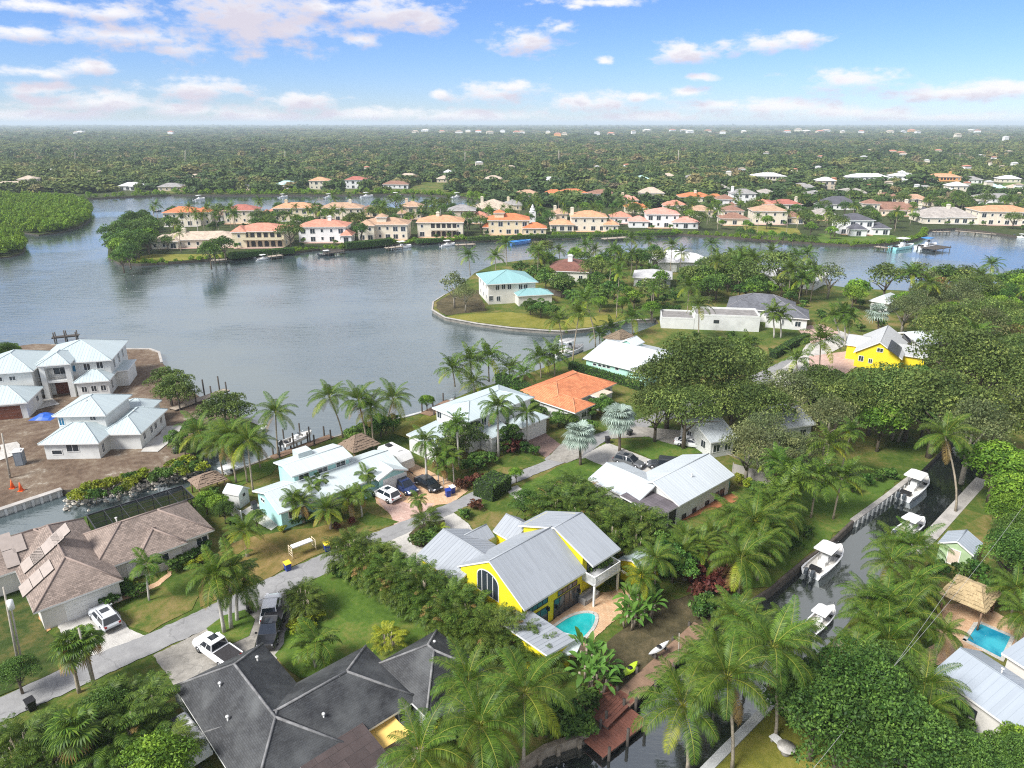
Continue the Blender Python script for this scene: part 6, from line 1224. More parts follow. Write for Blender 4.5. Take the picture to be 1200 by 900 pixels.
# shrubs
SHR = [('shrub', 150, 690, .9), ('shrub', 140, 685, 1.0), ('lime', 152, 683, .8), ('shrub', 162, 690, .9), ('shrub', 205, 660, 1.0), ('shrub', 218, 652, 1.0), ('shrub', 228, 646, .9), ('shrub', 240, 640, .9), ('lime', 222, 660, .7), ('lime', 240, 652, .7), ('lime', 233, 655, .6), ('shrub', 130, 702, .9), ('shrub', 55, 712, .8), ('lime', 350, 735, .9), ('lime', 360, 728, .9), ('lime', 370, 720, .8), ('lime', 365, 712, .8), ('lime', 346, 728, .8), ('shrub', 392, 664, .8), ('shrub', 398, 670, .7), ('shrub', 405, 672, .7), ('shrub', 500, 628, 1.2), ('shrub', 490, 630, 1.2), ('shrub', 510, 622, 1.1), ('red', 560, 560, 1.1), ('red', 550, 562, 1.0), ('red', 540, 565, 1.0), ('red', 600, 520, 1.4), ('red', 606, 516, 1.2), ('shrub', 590, 522, 1.2), ('shrub', 616, 522, 1.1), ('shrub', 625, 526, 1.0), ('shrub', 560, 540, 1.3), ('shrub', 548, 545, 1.2), ('shrub', 575, 535, 1.1), ('red', 558, 590, .9), ('shrub', 545, 600, .9), ('red', 800, 665, 1.3), ('red', 815, 672, 1.4), ('red', 830, 680, 1.3), ('red', 845, 672, 1.3), ('red', 822, 690, 1.2), ('red', 850, 685, 1.2), ('shrub', 830, 705, 1.3), ('shrub', 850, 712, 1.3), ('shrub', 865, 705, 1.2), ('shrub', 845, 722, 1.2), ('shrub', 820, 712, 1.2), ('lime', 868, 560, 1.0), ('lime', 878, 565, 1.0), ('shrub', 888, 570, 1.1), ('lime', 896, 575, .9), ('shrub', 920, 815, 1.6), ('shrub', 935, 835, 1.5), ('shrub', 760, 600, 1.2), ('lime', 420, 575, 1.0), ('shrub', 405, 592, .9), ('shrub', 395, 600, .9), ('shrub', 360, 605, .8), ('shrub', 345, 608, .8), ('red', 395, 615, .6), ('red', 412, 610, .6), ('lime', 330, 618, .6), ('shrub', 250, 575, 1.1), ('shrub', 262, 592, 1.2), ('shrub', 275, 610, 1.0), ('shrub', 690, 820, 1.3), ('shrub', 675, 835, 1.3), ('shrub', 665, 850, 1.2), ('shrub', 685, 850, 1.1), ('shrub', 655, 830, 1.2), ('shrub', 640, 850, 1.2), ('shrub', 720, 790, 1.0), ('shrub', 560, 885, 1.0), ('shrub', 525, 870, 1.0), ('lime', 516, 850, .8), ('shrub', 480, 800, .7), ('shrub', 1090, 690, 1.3), ('shrub', 1080, 700, 1.3), ('shrub', 1160, 690, 1.2), ('shrub', 1175, 680, 1.3), ('shrub', 1185, 700, 1.3), ('shrub', 1100, 665, 1.2), ('shrub', 1145, 665, 1.3), ('shrub', 1130, 668, 1.2), ('shrub', 1000, 755, 1.2), ('shrub', 1020, 770, 1.3), ('shrub', 1060, 775, 1.3), ('shrub', 1110, 830, 1.3), ('shrub', 1130, 850, 1.2), ('shrub', 470, 355, 1.0)]
for k in range(34):     # scrub along the rip-rap of the building plot
    t = k / 33; x = 88 + t * 150; y = 580 - t * 42 + RND.uniform(-7, 9); SHR.append((RND.choice(['shrub', 'lime', 'shrub', 'lime']), x, y, RND.uniform(.6, 1.15)))
for k in range(14): SHR.append((RND.choice(['shrub', 'lime']), 600 + k * 7 + RND.uniform(-3, 3), 458 + k * 1.6 + RND.uniform(-4, 6), 1.2))
for k, x, y, s in SHR:
    if x != 470: tree(k, x, y, s=s)
hedge_box('square clipped green hedge beside the road bend', [(566, 585), (588, 570)], 3.4, 2.2)
hedge_box('long clipped hedge below the mint green house', [(668, 432), (735, 452), (752, 458)], 1.4, 1.6)
hedge_box('clipped hedge beside the charcoal hip house lawn', [(905, 420), (925, 408), (945, 398)], 1.6, 1.6)
hedge_box('long green hedge behind the orange tile house', [(585, 452), (610, 462), (640, 480)], 2.0, 2.6)
hedge_box('low hedge along the waterline of the eastern lawn villas', [(640, 279), (700, 277.5), (790, 275)], 3, 1.2)
hedge_box('low hedge along the waterline of the palm clad villa', [(405, 291), (440, 288), (458, 286)], 3.5, 2.4)
hedge_box('clipped hedge before the tan orange villa', [(488, 285), (518, 283)], 2.5, 1.5)
hedge_box('long dark hedge below the orange tiled villa', [(548, 282), (640, 278.5)], 2.5, 1.5)
hedge_box('green waterline hedge below the salmon roofed villa', [(270, 303), (300, 299.5), (345, 296)], 3.5, 2.0)
# ------------------------------------------------------------------ fill the wooded ground with single trees
PROTECT = [(1000, 382, 1084, 430, 141), (900, 388, 1000, 442, 135), (845, 342, 950, 392, 170), (776, 370, 888, 394, 165), (836, 505, 868, 530, 105), (914, 484, 957, 506, 110), (898, 315, 958, 345, 200), (762, 290, 826, 312, 235), (740, 315, 790, 332, 215), (1160, 458, 1203, 473, 130), (640, 303, 692, 322, 222), (1016, 345, 1046, 358, 200)]
def blocks_view(px, py, r, h):
    a, b = proj(Vector((px, py, h))), proj(Vector((px, py, h * .3))); k = F / a[2]
    for x0, y0, x1, y1, dep in PROTECT:
        if py < dep - 4 and a[0] + r * k * .75 > x0 and a[0] - r * k * .75 < x1 and a[1] < y1 - 4 and b[1] > y0: return True
    return False
def fill(pts, step, kinds, seed, margin=2.0, scale=(.75, 1.15), front=False, maxn=400):
    rr = random.Random(seed); pl = [tuple(W(*p)[:2]) for p in pts]; xs = [p[0] for p in pl]; ys = [p[1] for p in pl]; n = 0; y = min(ys); row = 0
    while y < max(ys):
        x = min(xs) + (row % 2) * step / 2
        while x < max(xs):
            px, py = x + rr.uniform(-.38, .38) * step, y + rr.uniform(-.38, .38) * step; x += step
            if not inpoly(px, py, pl) or occupied(px, py, margin): continue
            q = proj(Vector((px, py, 4)))
            if not (-30 < q[0] < 1230): continue
            if n >= maxn: return
            k = rr.choices([a for a, _ in kinds], [b for _, b in kinds])[0]; s = rr.uniform(*scale)
            if k in KINDS and blocks_view(px, py, KINDS[k]['R'] * s, KINDS[k]['h'] * s):
                k = 'shrub'; s = 1.2
            elif k in PK and blocks_view(px, py, 3.5, 9): k = 'shrub'; s = 1.2
            if front and (occupied(px, py + 9, 1) or occupied(px, py + 18, 1)) and rr.random() < (.8 if k in KINDS else .45): k = 'shrub'; s = 1.3
            n += 1
            if k in PK:
                h = rr.uniform(6, 10) if k != 'small' else rr.uniform(3, 5); c = proj(Vector((px, py, h))); palm(k, c[0], c[1], None, h, s, rr=rr)
            else:
                c = proj(Vector((px, py, KINDS[k]['h'] * s * .66))); tree(k, c[0], c[1], s=s, ground_pt=Vector((px, py, 0)), rr=rr)
        y += step * .87; row += 1
fill([(790, 322), (900, 335), (1000, 347), (1230, 345), (1230, 520), (1165, 530), (1130, 500), (1085, 535), (1010, 548), (900, 560), (865, 545), (880, 500), (900, 450), (965, 415), (1010, 400), (950, 380), (830, 350), (780, 345)], 8.2, [('oak', 22), ('airy', 14), ('dark', 20), ('bright', 26), ('coconut', 15), ('rust', 4)], 21, 2.2, (.8, 1.15))
fill([(598, 311), (640, 307), (790, 306), (905, 330), (950, 350), (940, 372), (850, 350), (780, 385), (745, 372), (735, 345), (690, 342), (668, 352), (640, 345), (625, 325)], 7.0, [('dark', 20), ('bush', 25), ('oak', 10), ('bright', 20), ('coconut', 25)], 22, 1.5, (.6, .95))
fill([(765, 398), (890, 397), (906, 412), (880, 420), (800, 418), (775, 410)], 5.5, [('bush', 30), ('bright', 25), ('coconut', 30), ('shrub', 25)], 41, .6, (.5, .75), maxn=40)
fill([(752, 350), (775, 350), (775, 378), (750, 382), (738, 362)], 6, [('bush', 40), ('bright', 30), ('coconut', 30)], 42, .6, (.5, .8), maxn=20)
fill([(868, 560), (960, 545), (1030, 545), (1000, 575), (960, 600), (900, 620), (880, 600)], 7.5, [('airy', 35), ('coconut', 50), ('bright', 15)], 23, 1.0, (.5, .75), maxn=14)
for cx, cy, h, s in ((902, 622, 4.5, .8), (890, 640, 4.5, .75)): palm('coconut', cx, cy, None, h, s)
for x, y in ((880, 650), (895, 655), (910, 640), (945, 620), (1000, 568), (1015, 560), (1030, 555), (1045, 552), (930, 635)): tree('shrub', x, y, s=1.1)
fill([(688, 350), (735, 350), (745, 372), (735, 373), (700, 372)], 6, [('coconut', 50), ('bright', 50)], 31, .5, (.5, .8), maxn=12)
fill([(180, 300), (130, 306), (126, 292), (150, 268), (170, 262), (190, 300)], 7, [('dark', 60), ('bright', 30)], 24, .5, (.8, 1.1))
# the spit between and behind the villas
fill([(160, 300), (270, 297), (400, 287), (545, 278), (700, 272), (800, 270), (800, 255), (545, 246), (350, 252), (175, 260)], 10.5, [('dark', 30), ('coconut', 42), ('royal', 8), ('oak', 12), ('bright', 8)], 25, 1.2, (.6, .95), True, maxn=190)
fill([(800, 270), (900, 276), (1000, 282), (1090, 264), (1200, 270), (1230, 262), (1230, 236), (1000, 236), (800, 245)], 11.5, [('dark', 30), ('coconut', 26), ('oak', 26), ('bright', 18)], 26, 1.5, (.55, .9), True, maxn=150)
for x in (868, 880, 893, 905, 918, 930, 940, 952): tree('bright' if x % 2 else 'dark', x, 272 + (x - 868) * .1, s=.6)
for x, y in ((148, 278), (160, 285), (137, 290), (150, 296), (142, 300), (165, 270), (152, 290), (250, 290), (262, 286), (245, 296)): tree('dark' if x > 140 else 'bright', x, y, s=1.0)
# ------------------------------------------------------------------ vehicles
RUBBER = plain('tyre_rubber', (.015, .015, .016), .85, .1, 3); RIM = plain('wheel_rim', (.35, .36, .37), .3, .1, 3, .5, .8); LAMP = plain('lamp_lens', (.6, .6, .62), .15, .05); TAIL = plain('tail_lens', (.30, .015, .015), .25, .1); BLACKP = plain('black_plastic', (.02, .02, .022), .5, .1)
def paint(name, c): 
    if name in MATS: return MATS[name]
    m, t = new_mat(name); finish(t, P(t, c, .28, Specular_IOR_Level=.55, Coat_Weight=.6, Coat_Roughness=.08)); MATS[name] = m; return m
def loft(mb, st, mi=0, n=3, cap=True):
    """st: (x, zlow, zhigh, half width low, half width high, corner)"""
    rings = []
    for x, z0, z1, w0, w1 in st:
        c = min(.12, (z1 - z0) * .3); rings.append([(x, -w0, z0), (x, w0, z0), (x, w0 + .015, z0 + (z1 - z0) * .5), (x, w1, z1 - c * .5), (x, w1 - c, z1), (x, -w1 + c, z1), (x, -w1, z1 - c * .5), (x, -w0 - .015, z0 + (z1 - z0) * .5)])
    m = 8; vs = [v for r_ in rings for v in r_]; fs = []
    for i in range(len(rings) - 1):
        for k in range(m): fs.append((i * m + k, (i + 1) * m + k, (i + 1) * m + (k + 1) % m, i * m + (k + 1) % m)[::-1])
    if cap: fs.append(tuple(range(m))); fs.append(tuple((len(rings) - 1) * m + k for k in range(m))[::-1])
    mb.mesh(vs, [f[::-1] for f in fs], mi, False)
def car(kind, label, rear, front, pm, name=None, group=None, rack=False, z=.75):
    a, b = W(*rear, z), W(*front, z); d = b - a; an = math.atan2(d.y, d.x); c = (a + b) / 2; nm = name or {'suv': 'parked_suv', 'pickup': 'pickup_truck', 'sedan': 'parked_car', 'jeep': 'parked_jeep'}[kind]
    root = thing(nm, label, 'pickup' if kind == 'pickup' else 'car', (c.x, c.y, .05), an, group); L = {'suv': 4.7, 'pickup': 5.7, 'sedan': 4.8, 'jeep': 4.5}[kind]; w = .93 if kind != 'pickup' else .99; h = L / 2; B = MB()
    if kind == 'pickup': bz = 1.12; loft(B, [(-h, .5, .98, w * .92, w * .9), (-h + .1, .4, 1.05, w, w * .97), (-.55, .38, 1.08, w, w * .97), (.0, .38, bz, w, w * .95), (1.35, .38, bz, w, w * .93), (h - .5, .4, 1.05, w, w * .88), (h - .1, .45, .98, w * .95, w * .8), (h, .5, .85, w * .85, w * .72)])
    else:
        bz = 1.0 if kind != 'sedan' else .92; hz = bz - (.08 if kind != 'sedan' else .1); loft(B, [(-h, .45, .82, w * .84, w * .78), (-h + .12, .33, bz - .02, w * .95, w * .86), (-h + .8, .28, bz, w, w * .93), (0, .27, bz, w, w * .94), (.95, .27, bz - .01, w, w * .93), (h - .6, .3, hz - .03, w * .97, w * .84), (h - .15, .36, hz - .16, w * .9, w * .74), (h, .42, hz - .3, w * .78, w * .64)])
    body = B.build('body', pm, root)
    t0, t1, r0, r1, zt = {'suv': (-h + .12, 1.15, -h + .5, .35, 1.66), 'sedan': (-h + .55, 1.15, -1.15, .35, 1.42), 'pickup': (-.55, 1.55, -.42, .75, 1.86), 'jeep': (-h + .1, .85, -h + .25, .55, 1.78)}[kind]
    wt = w * .74; wb = w * .92; g = MB(); zr = zt - .06
    V8 = [(t0, -wb, bz - .02), (t1, -wb, bz - .02), (t1, wb, bz - .02), (t0, wb, bz - .02), (r0, -wt, zr), (r1, -wt, zr), (r1, wt, zr), (r0, wt, zr)]
    def part(nm_, f, inset, m):
        p = [Vector(V8[i]) for i in f]; c_ = sum(p, Vector()) / 4; n = (p[1] - p[0]).cross(p[2] - p[0]).normalized(); 
        if n.dot(c_ - Vector((0, 0, 1.1))) < 0: n = -n
        q = [v.lerp(c_, inset) + n * .012 for v in p]; mb = MB(); mb.face(q if (q[1] - q[0]).cross(q[2] - q[0]).dot(n) > 0 else q[::-1]); mb.build(nm_, m, root)
    cb = MB(); cb.mesh(V8, [(4, 5, 6, 7), (0, 1, 5, 4), (2, 3, 7, 6), (1, 2, 6, 5), (3, 0, 4, 7)]); cb.build('cabin', pm, root)
    gl = glass_dark('car_glass', (.015, .02, .028))
    part('windscreen', (1, 2, 6, 5), .07, gl); part('rear_window', (3, 0, 4, 7), .1, gl)
    for f, (x0, x1) in (((0, 1, 5, 4), (.05, .47)), ((0, 1, 5, 4), (.52, .95)), ((3, 2, 6, 7), (.05, .47)), ((3, 2, 6, 7), (.52, .95))):
        A, Bv, Cv, D = [Vector(V8[i]) for i in f]; p = [A.lerp(Bv, x0), A.lerp(Bv, x1), D.lerp(Cv, x1), D.lerp(Cv, x0)]; lo = [p[0].lerp(p[3], .08), p[1].lerp(p[2], .08), p[1].lerp(p[2], .86), p[0].lerp(p[3], .86)]; s = 1 if A.y > 0 else -1; q = [v + Vector((0, s * .014, .004)) for v in lo]; mb = MB(); mb.face(q if s < 0 else q[::-1]); mb.build('side_window', gl, root)
    r_ = MB(); loft(r_, [(r0 - .02, zr - .02, zt - .02, wt, wt * .93), (r0 + .2, zr - .02, zt + .02, wt + .02, wt * .97), (r1 - .2, zr - .02, zt + .02, wt + .02, wt * .97), (r1 + .02, zr - .02, zt - .02, wt, wt * .93)]); rf = r_.build('roof', pm, root)
    if rack: 
        k = MB(); [k.tube([(r0 + .15, s * wt * .9, zt + .03), (r0 + .3, s * wt * .9, zt + .1), (r1 - .3, s * wt * .9, zt + .1), (r1 - .1, s * wt * .9, zt + .03)], .025, 5) for s in (-1, 1)]; k.build('roof_rail', BLACKP, rf)
    if kind in ('pickup', 'suv'):
        k = MB(); k.box(((r0 + r1) / 2 + .25, 0, zt + .015), (.8, .8, .02)); k.build('sunroof', gl, rf)
    if kind == 'pickup':
        k = MB(); k.box((-1.72, 0, 1.075), (2.05, w * 1.72, .03)); k.build('bed_cover', plain('bed_dark', (.03, .028, .03), .8, .2), root); k = MB(); [k.box((-1.7, s * w * .93, 1.1), (2.2, .1, .07)) for s in (-1, 1)]; k.build('bed_rail', pm, root)
    wx = h * .62; wr = .34 if kind in ('sedan',) else .38
    for x in (-wx, wx):
        for s in (-1, 1):
            k = MB(); k.tube([(x, s * (w - .2), wr), (x, s * (w + .02), wr)], wr, 16); wh = k.build('wheel', RUBBER, root); k = MB(); k.tube([(x, s * (w + .0), wr), (x, s * (w + .035), wr)], wr * .62, 12); k.build('rim', RIM, wh)
    for s in (-1, 1):
        k = MB(); k.box((h - .13, s * w * .62, bz - .3), (.2, .32, .14), -s * .25); k.build('headlight', LAMP, root); k = MB(); k.box((-h + .05, s * w * .72, bz - .16), (.12, .22, .2)); k.build('taillight', TAIL, root); k = MB(); k.box((t1 - .25, s * (w + .1), bz + .06), (.12, .22, .14)); k.build('mirror', pm, root)
    k = MB(); k.box((h - .02, 0, .48), (.12, w * 1.5, .16)); k.build('bumper', BLACKP, root); k = MB(); k.box((-h + .0, 0, .5), (.12, w * 1.6, .16)); k.build('bumper', BLACKP, root)
    return root
WP = paint('white_paint', (.78, .79, .80)); BLUP = paint('navy_paint', (.015, .03, .10)); BLKP = paint('black_paint', (.012, .013, .015)); GRYP = paint('grey_paint', (.10, .105, .11)); DGR = paint('dark_grey_paint', (.035, .04, .045)); SILP = paint('silver_paint', (.55, .57, .59))
car('suv', 'silver white SUV parked on the drive of the brown shingle house', (132, 733), (113, 711), SILP, rack=True)
car('pickup', 'white pickup with dark bed cover beside the dark shingle house', (274, 774), (236, 747), WP)
car('sedan', 'small white car parked in front of the black pickup', (315, 722), (319, 699), WP)
car('pickup', 'black pickup parked behind the small white car', (322, 722), (313, 749), BLKP)
car('suv', 'white SUV on the brick drive of the aqua house', (464, 584), (440, 572), WP, rack=True)
car('suv', 'navy blue SUV between the white SUV and the black sedan', (463, 562), (486, 576), BLUP, rack=True)
car('sedan', 'black sedan on the tan pavers next to the navy SUV', (491, 559), (513, 572), BLKP)
car('suv', 'grey SUV on the pale drive above the long metal roofed house', (723, 536), (752, 544), GRYP, rack=True)
car('jeep', 'dark jeep half behind the long metal roofed house', (790, 545), (763, 542), DGR)
car('sedan', 'white sedan in the shade under the big oak', (797, 516), (820, 519), WP)
def camper(label, a, b, wd=2.5, hh=3.0, group=None):
    A, B = W(*a, 2.8), W(*b, 2.8); d = B - A; an = math.atan2(d.y, d.x); L = d.length; c = (A + B) / 2; root = thing('camper_trailer', label, 'camper', (c.x, c.y, 0), an, group); m = MB()
    loft(m, [(-L / 2, .7, hh - .35, wd / 2, wd / 2 - .05), (-L / 2 + .35, .55, hh, wd / 2, wd / 2), (L / 2 - .8, .55, hh, wd / 2, wd / 2), (L / 2, .8, hh - .8, wd / 2, wd / 2 - .1)]); m.build('body', plain('camper_white', (.70, .70, .68), .4, .05), root)
    for x in (-L * .28, L * .12): m = MB(); m.box((x, 0, hh + .12), (.9, .75, .24)); m.build('roof_unit', BLACKP if x < 0 else TRIM, root)
    for s in (-1, 1):
        for x in (-L * .3, 0, L * .25): m = MB(); m.box((x, s * (wd / 2 + .01), 1.9), (1.1, .04, .7)); m.build('window', GLASS, root)
        m = MB(); m.tube([(-L * .05, s * (wd / 2 - .15), .38), (-L * .05, s * (wd / 2 + .02), .38)], .38, 12); m.build('wheel', RUBBER, root)
    m = MB(); m.box((L / 2 + .6, 0, .55), (1.3, .12, .12)); m.build('tow_bar', BLACKP, root); return root
camper('long white camper trailer beside the aqua house garage', (450, 521), (477, 535)); camper('white motorhome under trees at the road edge', (1165, 464), (1203, 466), 2.6, 3.2)
camper('white box trailer beside the dark shingle house', (196, 834), (228, 872), 2.4, 2.2)
# ------------------------------------------------------------------ boats
HULL = paint('white_gelcoat', (.74, .75, .76)); HULLB = paint('blue_gelcoat', (.05, .16, .42)); HULLA = paint('aqua_gelcoat', (.25, .55, .58)); DECKM = plain('boat_deck', (.60, .58, .54), .7, .08, 3); CANV = plain('boat_canvas', (.68, .68, .67), .8, .08, 3); MOT = plain('outboard_cowl', (.05, .06, .07), .3, .1); BCAN = plain('blue_canvas', (.05, .22, .50), .8, .1)
def boat(label, stern, bow, hull=HULL, ttop=True, motors=2, scale=None, z=.2, group=None, top_m=None, lift=False, cover=None, far=False):
    A, B = W(*stern, z), W(*bow, z); d = B - A; L = scale or d.length; an = math.atan2(d.y, d.x); c = (A + B) / 2; wl = .6 if lift else -.9; root = thing('motor_boat', label, 'boat', (c.x, c.y, wl), an, group); bm = L * .172; h = L / 2; m = MB(); rings = []
    for t, wf, sh, kf in ((-1, .9, .78, 0), (-.6, 1, .8, 0), (0, 1, .86, .0), (.4, .9, .95, .05), (.7, .62, 1.05, .18), (.9, .28, 1.13, .4), (1, .03, 1.18, .75)):
        x, w_, s_ = t * h, bm * wf, L * .105 * sh + .15; rings.append([(x, 0, -.25 + kf * .6), (x, w_ * .8, .05 + kf * .5), (x, w_, s_), (x, w_ * .88, s_ + .03), (x, w_ * .84, s_ - .02), (x, -w_ * .84, s_ - .02), (x, -w_ * .88, s_ + .03), (x, -w_, s_), (x, -w_ * .8, .05 + kf * .5)])
    n = 9; vs = [v for r_ in rings for v in r_]; fs = []; ms = []
    for i in range(len(rings) - 1):
        for k in range(n):
            if k != 4: m.mesh([vs[i * n + k], vs[(i + 1) * n + k], vs[(i + 1) * n + (k + 1) % n], vs[i * n + (k + 1) % n]], [(0, 1, 2, 3)])
    m.face(rings[0][::-1]); m.build('hull', hull, root)
    dk = MB(); fl = L * .105 * .8 - .25
    for i in range(len(rings) - 1):
        a, b = rings[i], rings[i + 1]; lo = (lambda p: (p[0], p[1], max(p[2] - .38, fl) if i < 3 else p[2])); dk.face([lo(a[5]), lo(b[5]), lo(b[4]), lo(a[4])][::-1]); dk.face([a[4], b[4], lo(b[4]), lo(a[4])]); dk.face([a[5], b[5], lo(b[5]), lo(a[5])][::-1])
    dk.build('deck', DECKM if not cover else cover, root); s_ = L / 8
    if cover:
        k = MB(); k.slab([(-h * .95, -bm * .95, fl + .75), (h * .6, -bm * .6, fl + .85), (h * .6, bm * .6, fl + .85), (-h * .95, bm * .95, fl + .75)], .2); k.tube([(-h * .9, 0, fl + .8), (h * .5, 0, fl + .95)], .25, 6); k.build('cover', cover, root)
    else:
        k = MB(); k.box((-.02 * L, 0, fl + .55 * s_), (.9 * s_, .8 * s_, 1.1 * s_)); co = k.build('console', hull if hull is HULL else HULL, root); k = MB(); k.box((.42 * s_, 0, fl + 1.25 * s_), (.08, .75 * s_, .5 * s_)); k.build('windscreen', GLASS, co)
        for x, w_ in ((-.14 * L, .9), (-.36 * L, 1.3), (.26 * L, .8)): k = MB(); k.box((x, 0, fl + .28 * s_), (.55 * s_, w_ * s_, .5 * s_)); k.build('seat', TRIM if x > -.3 * L else BLACKP, root)
    if ttop:
        k = MB(); zt = fl + 2.1 * s_; x0, x1, yw = -.2 * L, .14 * L, bm * .78; k.slab([(x0, -yw, zt), (x0 + .1, -yw - .05, zt + .04), (x1 - .3, -yw, zt + .08), (x1, -yw * .7, zt + .05), (x1, yw * .7, zt + .05), (x1 - .3, yw, zt + .08), (x0 + .1, yw + .05, zt + .04), (x0, yw, zt)], .1); k.build('hardtop', top_m or CANV, root)
        for x in (-.1 * L, .06 * L):
            for s in (-1, 1): k = MB(); k.tube([(x, s * yw * .55, fl), (x, s * yw * .6, zt - .08)], .035 * max(1, s_), 5); k.build('post', RIM, root)
    for i in range(motors):
        y = (i - (motors - 1) / 2) * .75; k = MB(); loft(k, [(-h - .75, .55, 1.1, .16, .12), (-h - .45, .35, 1.32, .25, .2), (-h - .1, .45, 1.2, .2, .16)]); k.box((-h - .45, 0, -.1), (.2, .12, 1.0)); [None]; k.v = [(v[0], v[1] + y, v[2]) for v in k.v]; k.build('outboard_motor', MOT, root)
    if not far:
        k = MB(); zb = L * .105 * 1.1 + .15; k.tube([(h * .35, -bm * .8, zb + .1), (h * .75, -bm * .45, zb + .35), (h * .97, 0, zb + .42), (h * .75, bm * .45, zb + .35), (h * .35, bm * .8, zb + .1)], .025, 5); k.build('bow_rail', RIM, root)
    if lift:
        for x in (-h * .6, h * .5):
            for s in (-1, 1): k = MB(); k.tube([(x, s * bm * 1.25, -3), (x, s * bm * 1.25, 2.2)], .13, 6); k.build('lift_pile', WOOD_DK, root)
    return root
boat('white centre console boat moored at the dark timber wall', (951, 667), (986, 637)); boat('white boat with twin motors beside the white ribbed wall', (1058, 578), (1086, 556)); boat('white boat with blue trim across the canal under a palm', (1054, 623), (1083, 604)); boat('white hardtop boat nearest the round palms', (949, 733), (978, 706))
boat('white open boat on a lift behind the aqua tiki house', (332, 526), (366, 512), ttop=False, lift=True, motors=1); boat('long white boat along the lawn strip of the tiki house', (245, 563), (292, 544), ttop=True, motors=2)
boat('white boat docked in the inlet by the leaning palms', (648, 414), (684, 404)); boat('small white skiff at the mint green house', (684, 420), (692, 414), ttop=False, motors=1)
boat('white boat off the salmon roofed villa', (300, 302), (317, 299.5), far=True); boat('dark hulled boat at the dock of the white villa', (374, 297), (392, 295), MOT, far=True); boat('white cruiser at the palm clad villa', (460, 289), (482, 286.5), far=True); boat('small white boat at the tan orange villa', (516, 286), (533, 284), far=True)
boat('blue hulled boat with blue cover on the spit shore', (597, 284.5), (622, 281.5), HULLB, False, 1, cover=BCAN, far=True); boat('pale aqua boat under the slate roofed villa', (1046, 290), (1070, 287), HULLA, True, 1, far=True); boat('boat under a blue canopy on the eastern water', (1076, 289), (1097, 286), HULL, True, 1, top_m=BCAN, far=True)
boat('white boat moored by the far bank', (227, 233), (240, 231.5), far=True); boat('tiny white boat at the far bank orange house', (326, 230), (337, 229), far=True); boat('white boat moored at the far maroon house', (422, 229.5), (437, 228.5), far=True); boat('small boat moored below the far brown house', (458, 229), (470, 228), far=True); boat('white boat moored at the end of the back channel', (529, 230), (543, 229), far=True); boat('small white boat off the far orange house', (380, 230), (391, 229), far=True)
boat('white boat on the eastern bay edge', (1190, 275), (1206, 277), far=True); boat('grey dinghy drifting in the back channel', (180, 246), (189, 245), MOT, False, 1, far=True)
# ------------------------------------------------------------------ small things
def bin_(label, px, py, col, lid, group=None, s=1.0):
    c = W(px, py, .5); root = thing('wheelie_bin', label, 'bin', (c.x, c.y, 0), RND.uniform(0, 1), group); m = MB(); m.mesh([(-.26, -.3, 0), (.26, -.3, 0), (.26, .3, 0), (-.26, .3, 0), (-.34, -.38, 1), (.34, -.38, 1), (.34, .38, 1), (-.34, .38, 1)], [(0, 3, 2, 1), (0, 1, 5, 4), (1, 2, 6, 5), (2, 3, 7, 6), (3, 0, 4, 7), (4, 5, 6, 7)]); m.build('body', plain(col[0], col[1], .5, .08), root); m = MB(); m.slab([(-.37, -.42, 1.03), (.37, -.42, 1.03), (.37, .42, 1.1), (-.37, .42, 1.1)], .06); m.build('lid', plain(lid[0], lid[1], .5, .05), root)
    for s_ in (-1, 1): m = MB(); m.tube([(s_ * .3, .36, .12), (s_ * .36, .36, .12)], .12, 8); m.build('wheel', BLACKP, root)
BLB = ('bin_blue', (.02, .05, .28)); YLW = ('bin_yellow', (.70, .52, .03)); BK = ('bin_black', (.02, .02, .022))
bin_('blue bin with yellow lid by the road near the feathery palm', 337, 664, BLB, YLW); bin_('blue bin with yellow lid by the road near the white frame', 383, 641, BLB, YLW); bin_('black bin under the royal palms', 293, 713, BK, BK); bin_('blue bin at the end of the brick drive', 525, 578, BLB, BLB); bin_('blue tub beside the blue bin on the brick drive', 530, 574, BLB, ('bin_white', (.6, .6, .6))); bin_('dark bin at the road below the fan palms', 36, 826, BK, BK); bin_('black bin at the silver palm', 738, 507, BK, BK); bin_('dark bin at the corner of the pale drive', 712, 516, BK, BK); bin_('grey bin beside the aqua house pad', 298, 593, ('bin_grey', (.08, .09, .1)), BK)
